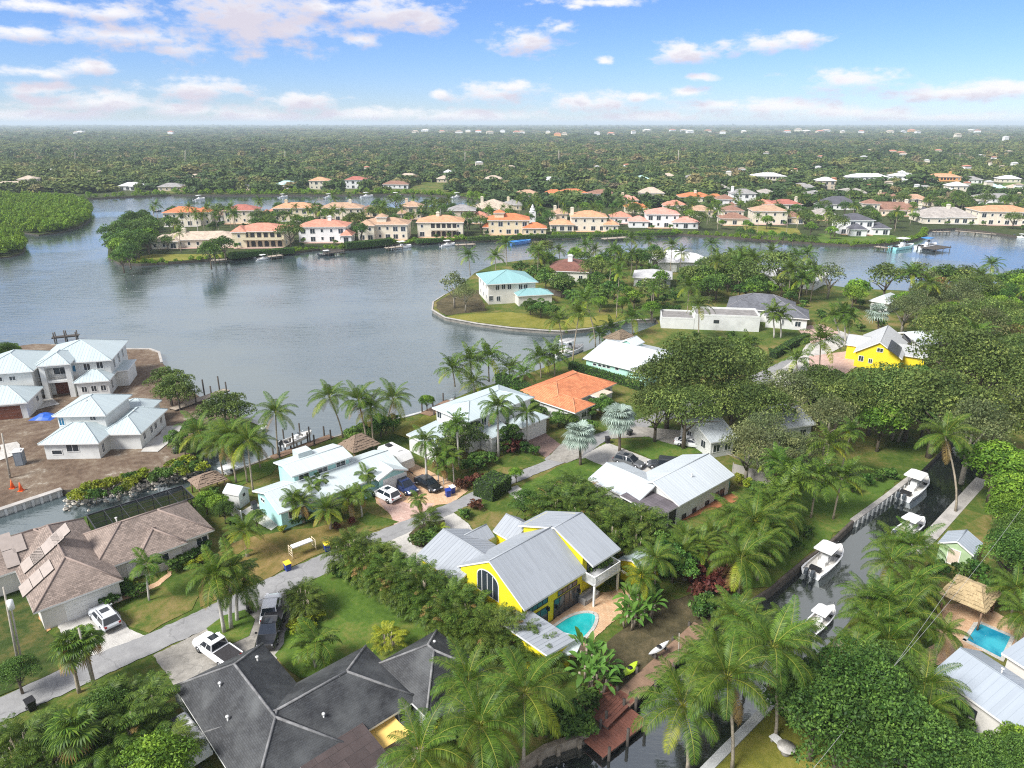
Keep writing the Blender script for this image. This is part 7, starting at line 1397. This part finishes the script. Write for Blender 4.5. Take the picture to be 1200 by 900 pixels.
# white timber frame with a slung seat on the dry lawn
c = W(356, 648); root = thing('swing_frame', 'cream timber frame with a white top on the dry lawn', 'frame', c, R(40)); root.scale = (.68, .9, .8); m = MB()
for x in (-2.3, 2.0):
    for y in (-.6, .6): m.tube([(x, y, 0), (x, y * .85, 1.9)], .07, 6)
    for z in (.5, .95, 1.4, 1.85): m.tube([(x, -.6, z), (x, .6, z)], .05, 5)
m.build('ladder_end', plain('cream_timber', (.62, .52, .36), .8, .1), root); m = MB(); m.box((-.2, 0, 1.75), (3.6, .9, .16)); m.build('top', TRIM, root)
def pole(label, base, top, r=.16, wires=None, xarm=False, name='utility_pole', drum=False, h=None):
    b = W(*base); d = ray(*top); k = (b.x * d.x + b.y * d.y) / (d.x ** 2 + d.y ** 2); T = CAMLOC + d * k if h is None else b + Vector((0, 0, h)); root = thing(name, label, 'pole', b); t = T - b; m = MB(); m.tube([(0, 0, -.3), tuple(t * .5), tuple(t)], [r, r * .85, r * .7], 8); m.build('post', plain('pole_wood', (.36, .33, .28), .9, .2, 2), root)
    if xarm: m = MB(); m.box((t.x, t.y, t.z - .4), (2.2, .14, .14), .6); m.build('cross_arm', plain('pole_wood', (.36, .33, .28)), root)
    if drum: m = MB(); m.tube([(t.x + .35, t.y - .2, t.z - 2.2), (t.x + .35, t.y - .2, t.z - 1.3)], .26, 10); m.build('transformer', TRIM, root)
    return T
tp = pole('weathered utility pole with a white drum at the dark lawn', (23, 786), (4, 688), .12, drum=True); pole('second thinner pole beside the drum pole', (27, 784), (12, 706), .09); pole('bare short pole beside the fan palm on the verge', (112, 812), (92, 736), .12)
tp2 = pole('brown utility pole beside the muddy building plot', (12, 560), (2, 508), .14); pole('tall grey pole beside the thatched hut', (1092, 712), (1108, 690), .12) if False else None
pole('tall dark lamp post on the canal bank lawn', (795, 776), (796, 742), .06, name='lamp_post')
for a, x, y, t in (('first', 88, 193, 178), ('second', 217, 197, 176), ('third', 334, 191, 177), ('fourth', 545, 196, 178), ('fifth', 655, 194, 176), ('sixth', 795, 194, 176), ('seventh', 1125, 190, 179)): pole(a + ' thin pale mast in the distant woods counting from the west', (x, y), (x, t), .55, name='power_mast')
def wire(label, pts, r=.02):
    g = [Vector(p) for p in pts]; root = None; m = MB(); n = 24; o = g[0]; P_ = []
    for i in range(n + 1): t = i / n; q = g[0].lerp(g[1], t) - o; q.z -= 4 * t * (1 - t) * .8; P_.append(q)
    m.tube(P_, r, 4); w_ = m.build('overhead_wire', plain('wire_grey', (.35, .35, .34), .6), None, o); tag(w_, label, 'wire')
wire('upper overhead cable above the dark trees', (W(952, 902, 7.5), W(1125, 670, 8.5)), .013); wire('lower overhead cable above the dark trees', (W(1035, 795, 8), W(1200, 592, 9)), .013)
# portable toilet, workers' cones, tarp
c = W(25, 544); root = thing('portable_toilet', 'grey portable toilet standing on the muddy plot', 'portable toilet', c, R(20)); m = MB(); m.box((0, 0, 1.1), (1.2, 1.2, 2.2)); m.build('cabin', plain('toilet_grey', (.16, .19, .22), .5, .08), root); m = MB(); m.slab([(-.65, -.65, 2.3), (.65, -.65, 2.3), (.65, .65, 2.3), (-.65, .65, 2.3)], .12); m.box((0, 0, 2.4), (.8, .8, .2)); m.build('roof', TRIM, root); m = MB(); m.box((0, -.62, 1.05), (.85, .06, 1.9)); m.build('door', plain('toilet_door', (.22, .25, .28), .5), root)
ORG = plain('cone_orange', (.75, .12, .02), .5, .05)
for px, py, l in ((15, 572, 'orange cone at the edge of the muddy plot near the portable toilet'), (25, 575, 'orange cone closest to the white corrugated wall')):
    c = W(px, py); root = thing('traffic_cone', l, 'traffic cone', c); m = MB(); m.tube([(0, 0, .05), (0, 0, 1.3)], [.3, .05], 10); m.build('cone', ORG, root); m = MB(); m.box((0, 0, .03), (.7, .7, .06)); m.build('base', ORG, root); m = MB(); m.tube([(0, 0, .55), (0, 0, .8)], [.2, .145], 10); m.build('reflective_band', TRIM, root)
c = W(53, 489); root = thing('tarp_pile', 'bright blue tarp heaped beside the big white new house', 'tarp', c); m = MB(); n = 8
g = [[(i * .55 - 2, j * .5 - 1.5, max(0, .9 * math.exp(-((i - 3.5) ** 2 + (j - 3) ** 2) / 7) + RND.uniform(-.12, .12)) if 0 < i < 7 and 0 < j < 6 else .02) for j in range(7)] for i in range(8)]
for i in range(7):
    for j in range(6): m.mesh([g[i][j], g[i + 1][j], g[i + 1][j + 1], g[i][j + 1]], [(0, 1, 2, 3)])
m.build('sheet', plain('tarp_blue', (.02, .10, .45), .45, .1), root)
# pools
def pool(label, pts, depthm, wcol, z=.075, cap=True, short=None):
    w = [W(*p) for p in pts]
    if sum(w[i].x * w[(i + 1) % len(w)].y - w[(i + 1) % len(w)].x * w[i].y for i in range(len(w))) < 0: w = w[::-1]
    c = sum(w, Vector()) / len(w); root = thing('swimming_pool', label, 'swimming pool', (c.x, c.y, 0)); m = MB(); vs = [p - c for p in w]; tr = geometry.tessellate_polygon([vs]); m.mesh([(v.x, v.y, z) for v in vs], [t if (vs[t[1]] - vs[t[0]]).cross(vs[t[2]] - vs[t[0]]).z > 0 else t[::-1] for t in tr]); m.build('water', wcol, root); k = MB()
    for i in range(len(vs)):
        a, b = vs[i], vs[(i + 1) % len(vs)]; d = b - a; q = (a + b) / 2; k.box((q.x, q.y, z + .02 + .002 * (i % 2)), (d.length + .3, .35, .1), math.atan2(d.y, d.x))
    k.build('coping', CONC, root); occ(w); return root
def pool_water(name, c1, c2):
    m, t = new_mat(name); tc = t.n('ShaderNodeTexCoord').outputs['Object']; n = t.noise(tc, .35, 3, .5); n2 = t.noise(tc, 2.2, 3, .6); c = t.mix(t.n('ShaderNodeMapRange', ins={0: n, 1: .4, 2: .6}).outputs[0], c1, c2); finish(t, P(t, c, .06, n2, .12, .05, Specular_IOR_Level=.5)); return m
def smooth(pts, n=4):
    out = []; N = len(pts)
    for i in range(N):
        p0, p1, p2, p3 = [Vector(pts[(i + k) % N]) for k in (-1, 0, 1, 2)]
        for k in range(n): t = k / n; out.append(tuple(.5 * (2 * p1 + (p2 - p0) * t + (2 * p0 - 5 * p1 + 4 * p2 - p3) * t * t + (3 * p1 - p0 - 3 * p2 + p3) * t ** 3)))
    return out
pool('curved turquoise pool beside the bright yellow house', smooth([(644, 741), (657, 729), (672, 721), (688, 718), (699, 722), (696, 736), (684, 750), (670, 766), (656, 768), (648, 756)]), None, pool_water('pool_turquoise', (.01, .30, .30), (.03, .42, .42)))
pool('square blue pool by the ribbed roof house', [(1143, 732), (1150, 731), (1187, 747), (1174, 774), (1130, 751)], None, pool_water('pool_blue', (.01, .19, .30), (.05, .38, .47)))
# umbrella, furniture, kayak, bench
c = W(661, 753, 2.3); root = thing('patio_umbrella', 'white octagonal umbrella at the end of the curved pool', 'umbrella', (c.x, c.y, 0)); m = MB(); n = 8; R0 = 1.6
for k in range(n): a, b = k * 2 * math.pi / n, (k + 1) * 2 * math.pi / n; m.face([(R0 * math.cos(a), R0 * math.sin(a), 2.2), (R0 * math.cos(b), R0 * math.sin(b), 2.2), (0, 0, 2.8)]); m.face([(R0 * math.cos(b), R0 * math.sin(b), 2.2), (R0 * math.cos(a), R0 * math.sin(a), 2.2), (R0 * math.cos(a), R0 * math.sin(a), 2.05), (R0 * math.cos(b), R0 * math.sin(b), 2.05)])
m.build('canopy', plain('umbrella_canvas', (.68, .74, .74), .8, .05), root); m = MB(); m.tube([(0, 0, 0), (0, 0, 2.75)], .04, 6); m.build('pole', RIM, root); m = MB(); m.tube([(0, 0, 0.05), (0, 0, .15)], .35, 10); m.build('base', BLACKP, root)
def lounger(label, px, py, an, m1, group=None):
    c = W(px, py); root = thing('sun_lounger', label, 'sun lounger', c, an, group); m = MB(); m.box((.25, 0, .36), (1.5, .68, .1)); m.build('seat', m1, root); m = MB(); m.mesh([(-.5, -.34, .32), (-.5, .34, .32), (-1.05, .34, .72), (-1.05, -.34, .72), (-.5, -.34, .42), (-.5, .34, .42), (-1.05, .34, .82), (-1.05, -.34, .82)], [(0, 3, 2, 1), (4, 5, 6, 7), (0, 1, 5, 4), (2, 3, 7, 6), (1, 2, 6, 5), (3, 0, 4, 7)]); m.build('backrest', m1, root)
    for x in (-.4, .9):
        for y in (-.28, .28): m = MB(); m.tube([(x, y, 0), (x, y, .32)], .03, 5); m.build('leg', RIM, root)
lounger('white lounger nearest the yellow shade sail', 471, 845, R(-40), CANV); lounger('white lounger farther from the yellow shade sail', 482, 841, R(-40), CANV)
c = W(444, 862, 2.2); root = thing('shade_sail', 'yellow shade sail over the patio of the dark shingle house', 'shade sail', (c.x, c.y, 0), R(43)); m = MB(); q = [Vector((-2.4, -1.6, 2.2)), Vector((2.4, -1.6, 2.0)), Vector((2.2, 1.7, 2.4)), Vector((-2.4, 1.7, 2.4))]; g = 8
for i in range(g):
    for j in range(g):
        def pt(a, b): a /= g; b /= g; v = q[0].lerp(q[1], a).lerp(q[3].lerp(q[2], a), b); e = (4 * a * (1 - a)) * (2 * b - 1), (4 * b * (1 - b)) * (2 * a - 1); return (v.x - e[1] * .35, v.y - e[0] * .35, v.z - .25 * (1 - (2 * a - 1) ** 2) * (1 - (2 * b - 1) ** 2))
        m.mesh([pt(i, j), pt(i + 1, j), pt(i + 1, j + 1), pt(i, j + 1)], [(0, 1, 2, 3)], 0, True)
m.build('sail', plain('yellow_canvas', (.74, .50, .14), .8, .06), root)
for v in q: m = MB(); m.tube([(v.x, v.y, 0), tuple(v)], .05, 5); m.build('post', RIM, root)
def kayak(label, a, b, mat, z=.5, w=.42, name='kayak'):
    A, B = W(*a, z), W(*b, z); d = B - A; L = d.length; c = (A + B) / 2; root = thing(name, label, name.replace('_', ' '), (c.x, c.y, z), math.atan2(d.y, d.x)); m = MB(); rings = []
    for t in (-1, -.8, -.4, 0, .4, .8, 1): k = max(.04, (1 - abs(t) ** 2.2)) * w; rings.append([(t * L / 2, k * math.cos(x), .22 * (k / w) ** .5 * math.sin(x) + .12 * t * t) for x in [i * math.pi / 4 for i in range(8)]])
    vs = [v for r_ in rings for v in r_]
    for i in range(6):
        for k in range(8): m.mesh([vs[i * 8 + k], vs[i * 8 + (k + 1) % 8], vs[i * 8 + 8 + (k + 1) % 8], vs[i * 8 + 8 + k]], [(3, 2, 1, 0)], 0, True)
    m.build('hull', mat, root); m = MB(); m.tube([(0, 0, .17), (0, 0, .235)], .26, 10); m.build('cockpit', BLACKP, root)
    for x in (-L * .28, L * .28): m = MB(); m.box((x, 0, -.35), (.12, .8, .3)); m.build('rest', WOOD_DK, root)
kayak('lime green kayak lying on the bank lawn', (729, 793), (747, 776), plain('lime_plastic', (.45, .65, .03), .4, .05))
kayak('white paddle board on a rack above the plank walk', (760, 768), (784, 752), TRIM, 1.1, .3, 'paddle_board')
c = W(920, 884); root = thing('stone_table', 'round stone topped barrel on the mown lawn', 'table', c); m = MB(); m.tube([(0, 0, 0), (0, 0, .75)], .35, 12); m.build('base', SEAC, root); m = MB(); m.tube([(0, 0, .72), (0, 0, .85)], .72, 16); m.build('top', CONC, root)
c = W(915, 872, .3); root = thing('garden_bench', 'white bench slab beside the round stone table', 'bench', (c.x, c.y, 0), R(-62)); m = MB(); m.box((0, 0, .42), (1.9, .7, .12)); m.build('seat', TRIM, root)
for x in (-.7, .7): m = MB(); m.box((x, 0, .18), (.2, .6, .36)); m.build('leg', SEAC, root)
c = W(1050, 893); root = thing('wheelbarrow', 'grey trough shaped barrow under the dark trees', 'wheelbarrow', c, R(-25)); m = MB(); m.mesh([(-.7, -.4, .3), (.7, -.4, .3), (.7, .4, .3), (-.7, .4, .3), (-1, -.6, .8), (1, -.6, .8), (1, .6, .8), (-1, .6, .8)], [(0, 3, 2, 1), (0, 1, 5, 4), (1, 2, 6, 5), (2, 3, 7, 6), (3, 0, 4, 7)]); m.build('tray', plain('dull_metal', (.34, .34, .32), .5, .1), root); m = MB(); m.tube([(1, -.08, .2), (1, .08, .2)], .22, 12); m.build('wheel', RUBBER, root); m = MB(); [m.tube([(1, 0, .2), (-.6, s * .35, .35), (-1.7, s * .4, .55)], .035, 5) for s in (-1, 1)]; m.build('handle', WOOD_BR, root)
# sofa under the balcony
c = W(690, 703); root = thing('outdoor_sofa', 'grey outdoor sofa under the yellow house balcony', 'sofa', c, R(44)); m = MB(); m.box((0, 0, .25), (2.2, .9, .5)); m.build('seat', plain('sofa_grey', (.33, .32, .31), .9, .1), root); m = MB(); m.box((0, .42, .6), (2.2, .2, .7)); m.build('backrest', plain('sofa_grey', (.33, .32, .31)), root)
for s in (-1, 1): m = MB(); m.box((s * 1.08, 0, .4), (.2, .9, .7)); m.build('arm', plain('sofa_grey', (.33, .32, .31)), root)
def fence(label, pts, h, m, step=1.8, board=.3):
    g = [W(*p) for p in pts]; o = g[0]; root = thing('fence', label, 'fence', o)
    for i in range(len(g) - 1):
        a, b = g[i] - o, g[i + 1] - o; d = b - a; L = d.length; n = max(1, int(L / step)); an = math.atan2(d.y, d.x)
        for k in range(n): q = a + d * ((k + .5) / n); x = MB(); x.box((q.x, q.y, h / 2), (L / n - .12, .05, h - .1), an); x.build('panel', m, root)
        for k in range(n + 1): q = a + d * (k / n); x = MB(); x.box((q.x, q.y, h / 2 + .05), (.12, .12, h + .1), an); x.build('post', m, root)
fence('white panel fence beside the small white shed', [(262, 596), (272, 604), (284, 612)], 1.6, TRIM); fence('pale wall fence behind the long metal roofed house', [(858, 556), (880, 562), (905, 570)], 1.8, SEAC); fence('pale green side fence of the dark shingle house', [(208, 824), (226, 846), (242, 866)], 1.7, LW); fence('dark fence behind the point house drive', [(640, 345), (668, 350)], 1.8, SEAD); fence('white garden wall beside the orange tile house', [(640, 492), (672, 481)], 1.5, WHITE)
# rocks below the building plot
RK = random.Random(9); STONE = plain('pale_rock', (.42, .39, .34), .95, .3, 1.5, .2); sv = MB()
for k in range(420):
    t = RK.random(); x = 75 + t * 160; y = 586 - t * 40 + RK.gauss(0, 4.5); p = W(x, y, 0); s = RK.uniform(.15, .42); z = -.9 + RK.uniform(0, .9); pts = [Vector(v) * s * RK.uniform(.7, 1.2) for v in ((1, 0, 0), (0, 1, 0), (-1, 0, 0), (0, -1, 0), (0, 0, .8), (0, 0, -.8))]; o = Vector((p.x, p.y, z)); sv.mesh([o + q for q in pts], [(0, 1, 4), (1, 2, 4), (2, 3, 4), (3, 0, 4), (1, 0, 5), (2, 1, 5), (3, 2, 5), (0, 3, 5)])
tag(sv.build('rubble', STONE), 'pale rip rap rocks heaped on the canal edge', 'rocks', None, 'stuff')
# ------------------------------------------------------------------ the far woods and the mangroves
def far_foliage():
    m, t = new_mat('wood_leaf'); isl = t.n('ShaderNodeNewGeometry').outputs['Random Per Island']; ob = t.n('ShaderNodeObjectInfo').outputs['Random']
    c = t.ramp(ob, [(0, (.034, .070, .020)), (.3, (.055, .10, .025)), (.55, (.085, .14, .030)), (.75, (.12, .165, .038)), (.88, (.17, .195, .055)), (.95, (.22, .18, .085)), (1, (.18, .16, .10))])
    loc = t.n('ShaderNodeObjectInfo').outputs['Location']; pn = t.noise(t.vm('MULTIPLY', loc, (.0022, .0011, 0)).outputs[0], 1.0, 4, .6); stand = t.n('ShaderNodeMapRange', ins={0: pn, 1: .5, 2: .66}).outputs[0]
    c = t.mix(t.m('MULTIPLY', stand, .75), c, t.mix(ob, (.11, .16, .03), (.22, .24, .06))); st2 = t.n('ShaderNodeMapRange', ins={0: pn, 1: .46, 2: .34}).outputs[0]; c = t.mix(t.m('MULTIPLY', st2, .6), c, (.028, .056, .022))
    c = t.mix(1.0, c, t.ramp(isl, [(0, (.6, .6, .6)), (1, (1.35, 1.3, 1.2))]), 'MULTIPLY'); b = P(t, c, .65, Specular_IOR_Level=.3); tr = t.n('ShaderNodeBsdfTranslucent', ins={0: c}); finish(t, t.n('ShaderNodeMixShader', ins={0: .2, 1: b, 2: tr.outputs[0]}).outputs[0]); return m
FM = far_foliage()
pool_c = bpy.data.collections.new('wood_crowns')
for k in range(6):
    R0, h = (1.0, 1.15 + .2 * (k % 3)); bl = dome(R0, h * .8, h * .55, 9 + k % 3, 1, 60 + k); Vv, Q = leaf_cloud(bl, 230, .17, inner=.8, jit=.35, aspect=.7); V2, Q2 = leaf_cloud([(0, 0, h * .35, .75, .75, h * .4)], 40, .3, inner=.8, jit=.2)
    me = np_mesh('wood_crown', np.concatenate([Vv, V2]), [Q, Q2 + len(Vv)], [FM]); o = bpy.data.objects.new('wood_crown', me); pool_c.objects.link(o)
def scatter(name, pts, sc, label, cat, coll=pool_c, z=0.0):
    me = bpy.data.meshes.new(name); n = len(pts); me.vertices.add(n); me.vertices.foreach_set('co', np.asarray(pts, np.float32).ravel()); a = me.attributes.new('size', 'FLOAT_VECTOR', 'POINT'); a.data.foreach_set('vector', np.asarray(sc, np.float32).ravel()); me.update()
    o = put(me, name); tag(o, label, cat, None, 'stuff')
    g = bpy.data.node_groups.new(name, 'GeometryNodeTree'); g.interface.new_socket('Geometry', in_out='INPUT', socket_type='NodeSocketGeometry'); g.interface.new_socket('Geometry', in_out='OUTPUT', socket_type='NodeSocketGeometry'); T = NT(g)
    gi = g.nodes.new('NodeGroupInput'); go = g.nodes.new('NodeGroupOutput'); ci = T.n('GeometryNodeCollectionInfo', ins={}); ci.inputs['Collection'].default_value = coll; ci.inputs['Separate Children'].default_value = True; ci.inputs['Reset Children'].default_value = True
    iop = g.nodes.new('GeometryNodeInstanceOnPoints'); g.links.new(gi.outputs[0], iop.inputs['Points']); g.links.new(ci.outputs[0], iop.inputs['Instance']); iop.inputs['Pick Instance'].default_value = True
    ri = T.n('FunctionNodeRandomValue', data_type='INT'); ri.inputs['Min'].default_value = 0; ri.inputs['Max'].default_value = 5
    g.links.new([s for s in ri.outputs if s.type == 'INT'][0], iop.inputs['Instance Index'])
    rv = T.n('FunctionNodeRandomValue', data_type='FLOAT_VECTOR'); rv.inputs[0].default_value = (-.08, -.08, 0); rv.inputs[1].default_value = (.08, .08, 6.28); g.links.new(rv.outputs[0], iop.inputs['Rotation'])
    na = T.n('GeometryNodeInputNamedAttribute', data_type='FLOAT_VECTOR'); na.inputs['Name'].default_value = 'size'; g.links.new(na.outputs['Attribute'], iop.inputs['Scale']); g.links.new(iop.outputs[0], go.inputs[0])
    md = o.modifiers.new('scatter', 'NODES'); md.node_group = g; return o
far_poly = far_outline
WR_ = random.Random(77)
pts, szs = [], []
yc = W(600, 243).y
y = yc; 
LAWNS_FAR = [[tuple(W(*p)[:2]) for p in pl] for pl in ([(1132, 223), (1170, 223), (1166, 210), (1134, 210)], [(1170, 223), (1230, 223), (1230, 210), (1172, 210)], [(1054, 221), (1088, 221), (1084, 214), (1058, 214)], [(475, 226), (522, 227), (530, 215), (498, 213)], [(678, 222), (700, 222), (694, 214), (678, 214)])]
FIELDS = [[tuple(W(*p)[:2]) for p in pl] for pl in ([(850, 172), (900, 166), (1010, 164), (1230, 166), (1230, 172), (1100, 174), (960, 174)], [(560, 170), (640, 165), (780, 164), (800, 167), (700, 171)], [(280, 166), (400, 163), (470, 164), (420, 168)])]
for f in FIELDS: sheet('field', f, YELL, .3, px=False)
while y < 11000:
    step = 9.5 + max(0, y - 900) * .0055; x = -(.76 * y + 90)
    while x < .76 * y + 90:
        px, py = x + WR_.uniform(-.45, .45) * step, y + WR_.uniform(-.45, .45) * step; x += step
        q = proj(Vector((px, py, 0)))
        if q[1] > 243 or (q[1] > 226.5 and q[0] < 575): continue
        if not inpoly(px, py, far_poly) or (py < 1400 and occupied(px, py, 4)): continue
        if py < 900 and any(inpoly(px, py, l) for l in LAWNS_FAR): continue
        if 1200 < py < 3200 and WR_.random() < .62 and any(inpoly(px, py, f) for f in FIELDS): continue
        # keep the view of houses open: no tree straight in front of one
        if py < 950 and (occupied(px, py + 10, 3) or occupied(px, py + 20, 3) or (occupied(px, py + 32, 3) and WR_.random() < .6)): continue
        nn = .5 + .5 * math.sin(px * .011 + 2 * math.sin(py * .006)) ; s = step * WR_.choice((.42, .55, .62, .7, .85, 1.1)) * WR_.uniform(.85, 1.15) * (.85 + .3 * nn); s = min(s, 24); hz = (WR_.uniform(3.2, 5.5) + (WR_.random() < .04) * 3) * (1 + max(0, py - 3000) / 9000)
        if py > 2300: hz *= .8 + .5 * (.5 + .5 * math.sin(px * .004 + py * .003))
        pts.append((px, py, -.4)); szs.append((s, s * WR_.uniform(.85, 1.15), hz))
    y += step * .9
scatter('woods', pts, szs, 'continuous dark green woods reaching to the horizon', 'woods')
N_WOODS = len(pts)
def mang_leaf_coll():
    c = bpy.data.collections.new('mangrove_clumps')
    for k in range(6):
        bl = dome(1.0, 1.0, .55, 9, 1, 90 + k); Vv, Q = leaf_cloud(bl, 620, .10, inner=.75, jit=.4); o = bpy.data.objects.new('mangrove_clump', np_mesh('mangrove_clump', Vv, [Q], [MANG])); c.objects.link(o)
    return c
MC = mang_leaf_coll()
for k, (pl, lab) in enumerate(((MANG1, 'bright green mangrove thicket crowding the larger islet'), (MANG2, 'bright green mangrove thicket on the smaller islet'))):
    w = [tuple(W(*p)[:2]) for p in pl]; xs = [p[0] for p in w]; ys = [p[1] for p in w]; pts, szs = [], []
    y = min(ys)
    while y < max(ys):
        x = min(xs)
        while x < max(xs):
            px, py = x + WR_.uniform(-1.2, 1.2), y + WR_.uniform(-1.2, 1.2); x += 3.2
            if inpoly(px, py, w): s = WR_.uniform(2.0, 3.4); pts.append((px, py, -.9)); szs.append((s, s, WR_.uniform(3.2, 5.2)))
        y += 3.0
    scatter('mangrove_thicket', pts, szs, lab, 'mangroves', MC)
def along(name, line, lab, step, smin, smax, off, seed):
    rr = random.Random(seed); g = [W(*p) for p in line]; pts, szs = [], []
    for a, b in zip(g, g[1:]):
        d = b - a; L = d.length; n = max(1, int(L / step)); nn = Vector((-d.y, d.x, 0)).normalized()
        for i in range(n):
            q = a + d * ((i + rr.random()) / n) + nn * rr.uniform(.3, off)
            if occupied(q.x, q.y, .5) or rr.random() < .15: continue
            s = rr.uniform(smin, smax); pts.append((q.x, q.y, -.8)); szs.append((s, s, s * rr.uniform(1.0, 1.5)))
    scatter(name, pts, szs, lab, 'shrubs', MC)
along('waterline_bushes', [p for p in SHORE_C if p[0] < 1095], 'low bushes crowding the waterline of the villa spit', 1.3, .8, 1.7, 2.5, 1)
along('waterline_bushes', SHORE_D[1:], 'dark bushes along the far bank of the back channel', 2.0, 1.2, 3.2, 9, 2)
for x, y, s in ((4, 308, .9), (2, 334, .7), (-6, 312, .9), (5, 314, .6)): 
    pass
# ------------------------------------------------------------------ tell look-alike plants apart by what they stand beside
SIDES = {}
for root, px, py, adj, z in TREES:
    best = min(LANDMARKS, key=lambda l: math.hypot(l[0] - px, (l[1] - py) * 1.4)); dx, dy = px - best[0], py - best[1]
    d = math.hypot(dx, dy * 1.4)
    if abs(dx) > abs(dy) * 1.3: rel = ('left of' if dx < 0 else 'right of')
    else: rel = ('above' if dy < 0 else 'below')
    SIDES.setdefault((adj, rel, best[2]), []).append((px, root))
for (adj, rel, lm), L in SIDES.items():
    L.sort(key=lambda t: t[0]); n = len(L)
    for i, (px, root) in enumerate(L):
        if n == 1: root['label'] = '%s %s %s' % (adj, rel, lm)
        elif n == 2: root['label'] = '%s %s %s, %s one of two' % (adj, rel, lm, 'left' if i == 0 else 'right')
        else: root['label'] = '%s %s %s, %s from left' % (adj, rel, lm, NTH(i + 1))
        c = root['category']; root['group'] = {'tree': 'trees around the houses', 'palm tree': 'palms around the houses', 'shrub': 'garden shrubs', 'palm clump': 'bushy areca palms', 'plant': 'banana clumps'}.get(c, 'plants')
for o in COL.objects:
    if 'lean' in o: del o['lean']
    if 'spot' in o: del o['spot']
# ------------------------------------------------------------------ air
HAZE = 1.35e-4
if HAZE:
    m = bpy.data.materials.new('air'); m.use_nodes = True; nt = m.node_tree; nt.nodes.clear(); o_ = nt.nodes.new('ShaderNodeOutputMaterial'); v_ = nt.nodes.new('ShaderNodeVolumePrincipled'); v_.inputs['Density'].default_value = HAZE; v_.inputs['Color'].default_value = (.74, .87, .96, 1); nt.links.new(v_.outputs[0], o_.inputs['Volume'])
    mb = MB(); mb.rect(-46000, -700, -5, 46000, 46000, 75); hz = mb.build('haze', m); tag(hz, 'thin blue haze over the whole scene', 'haze', None, 'stuff')
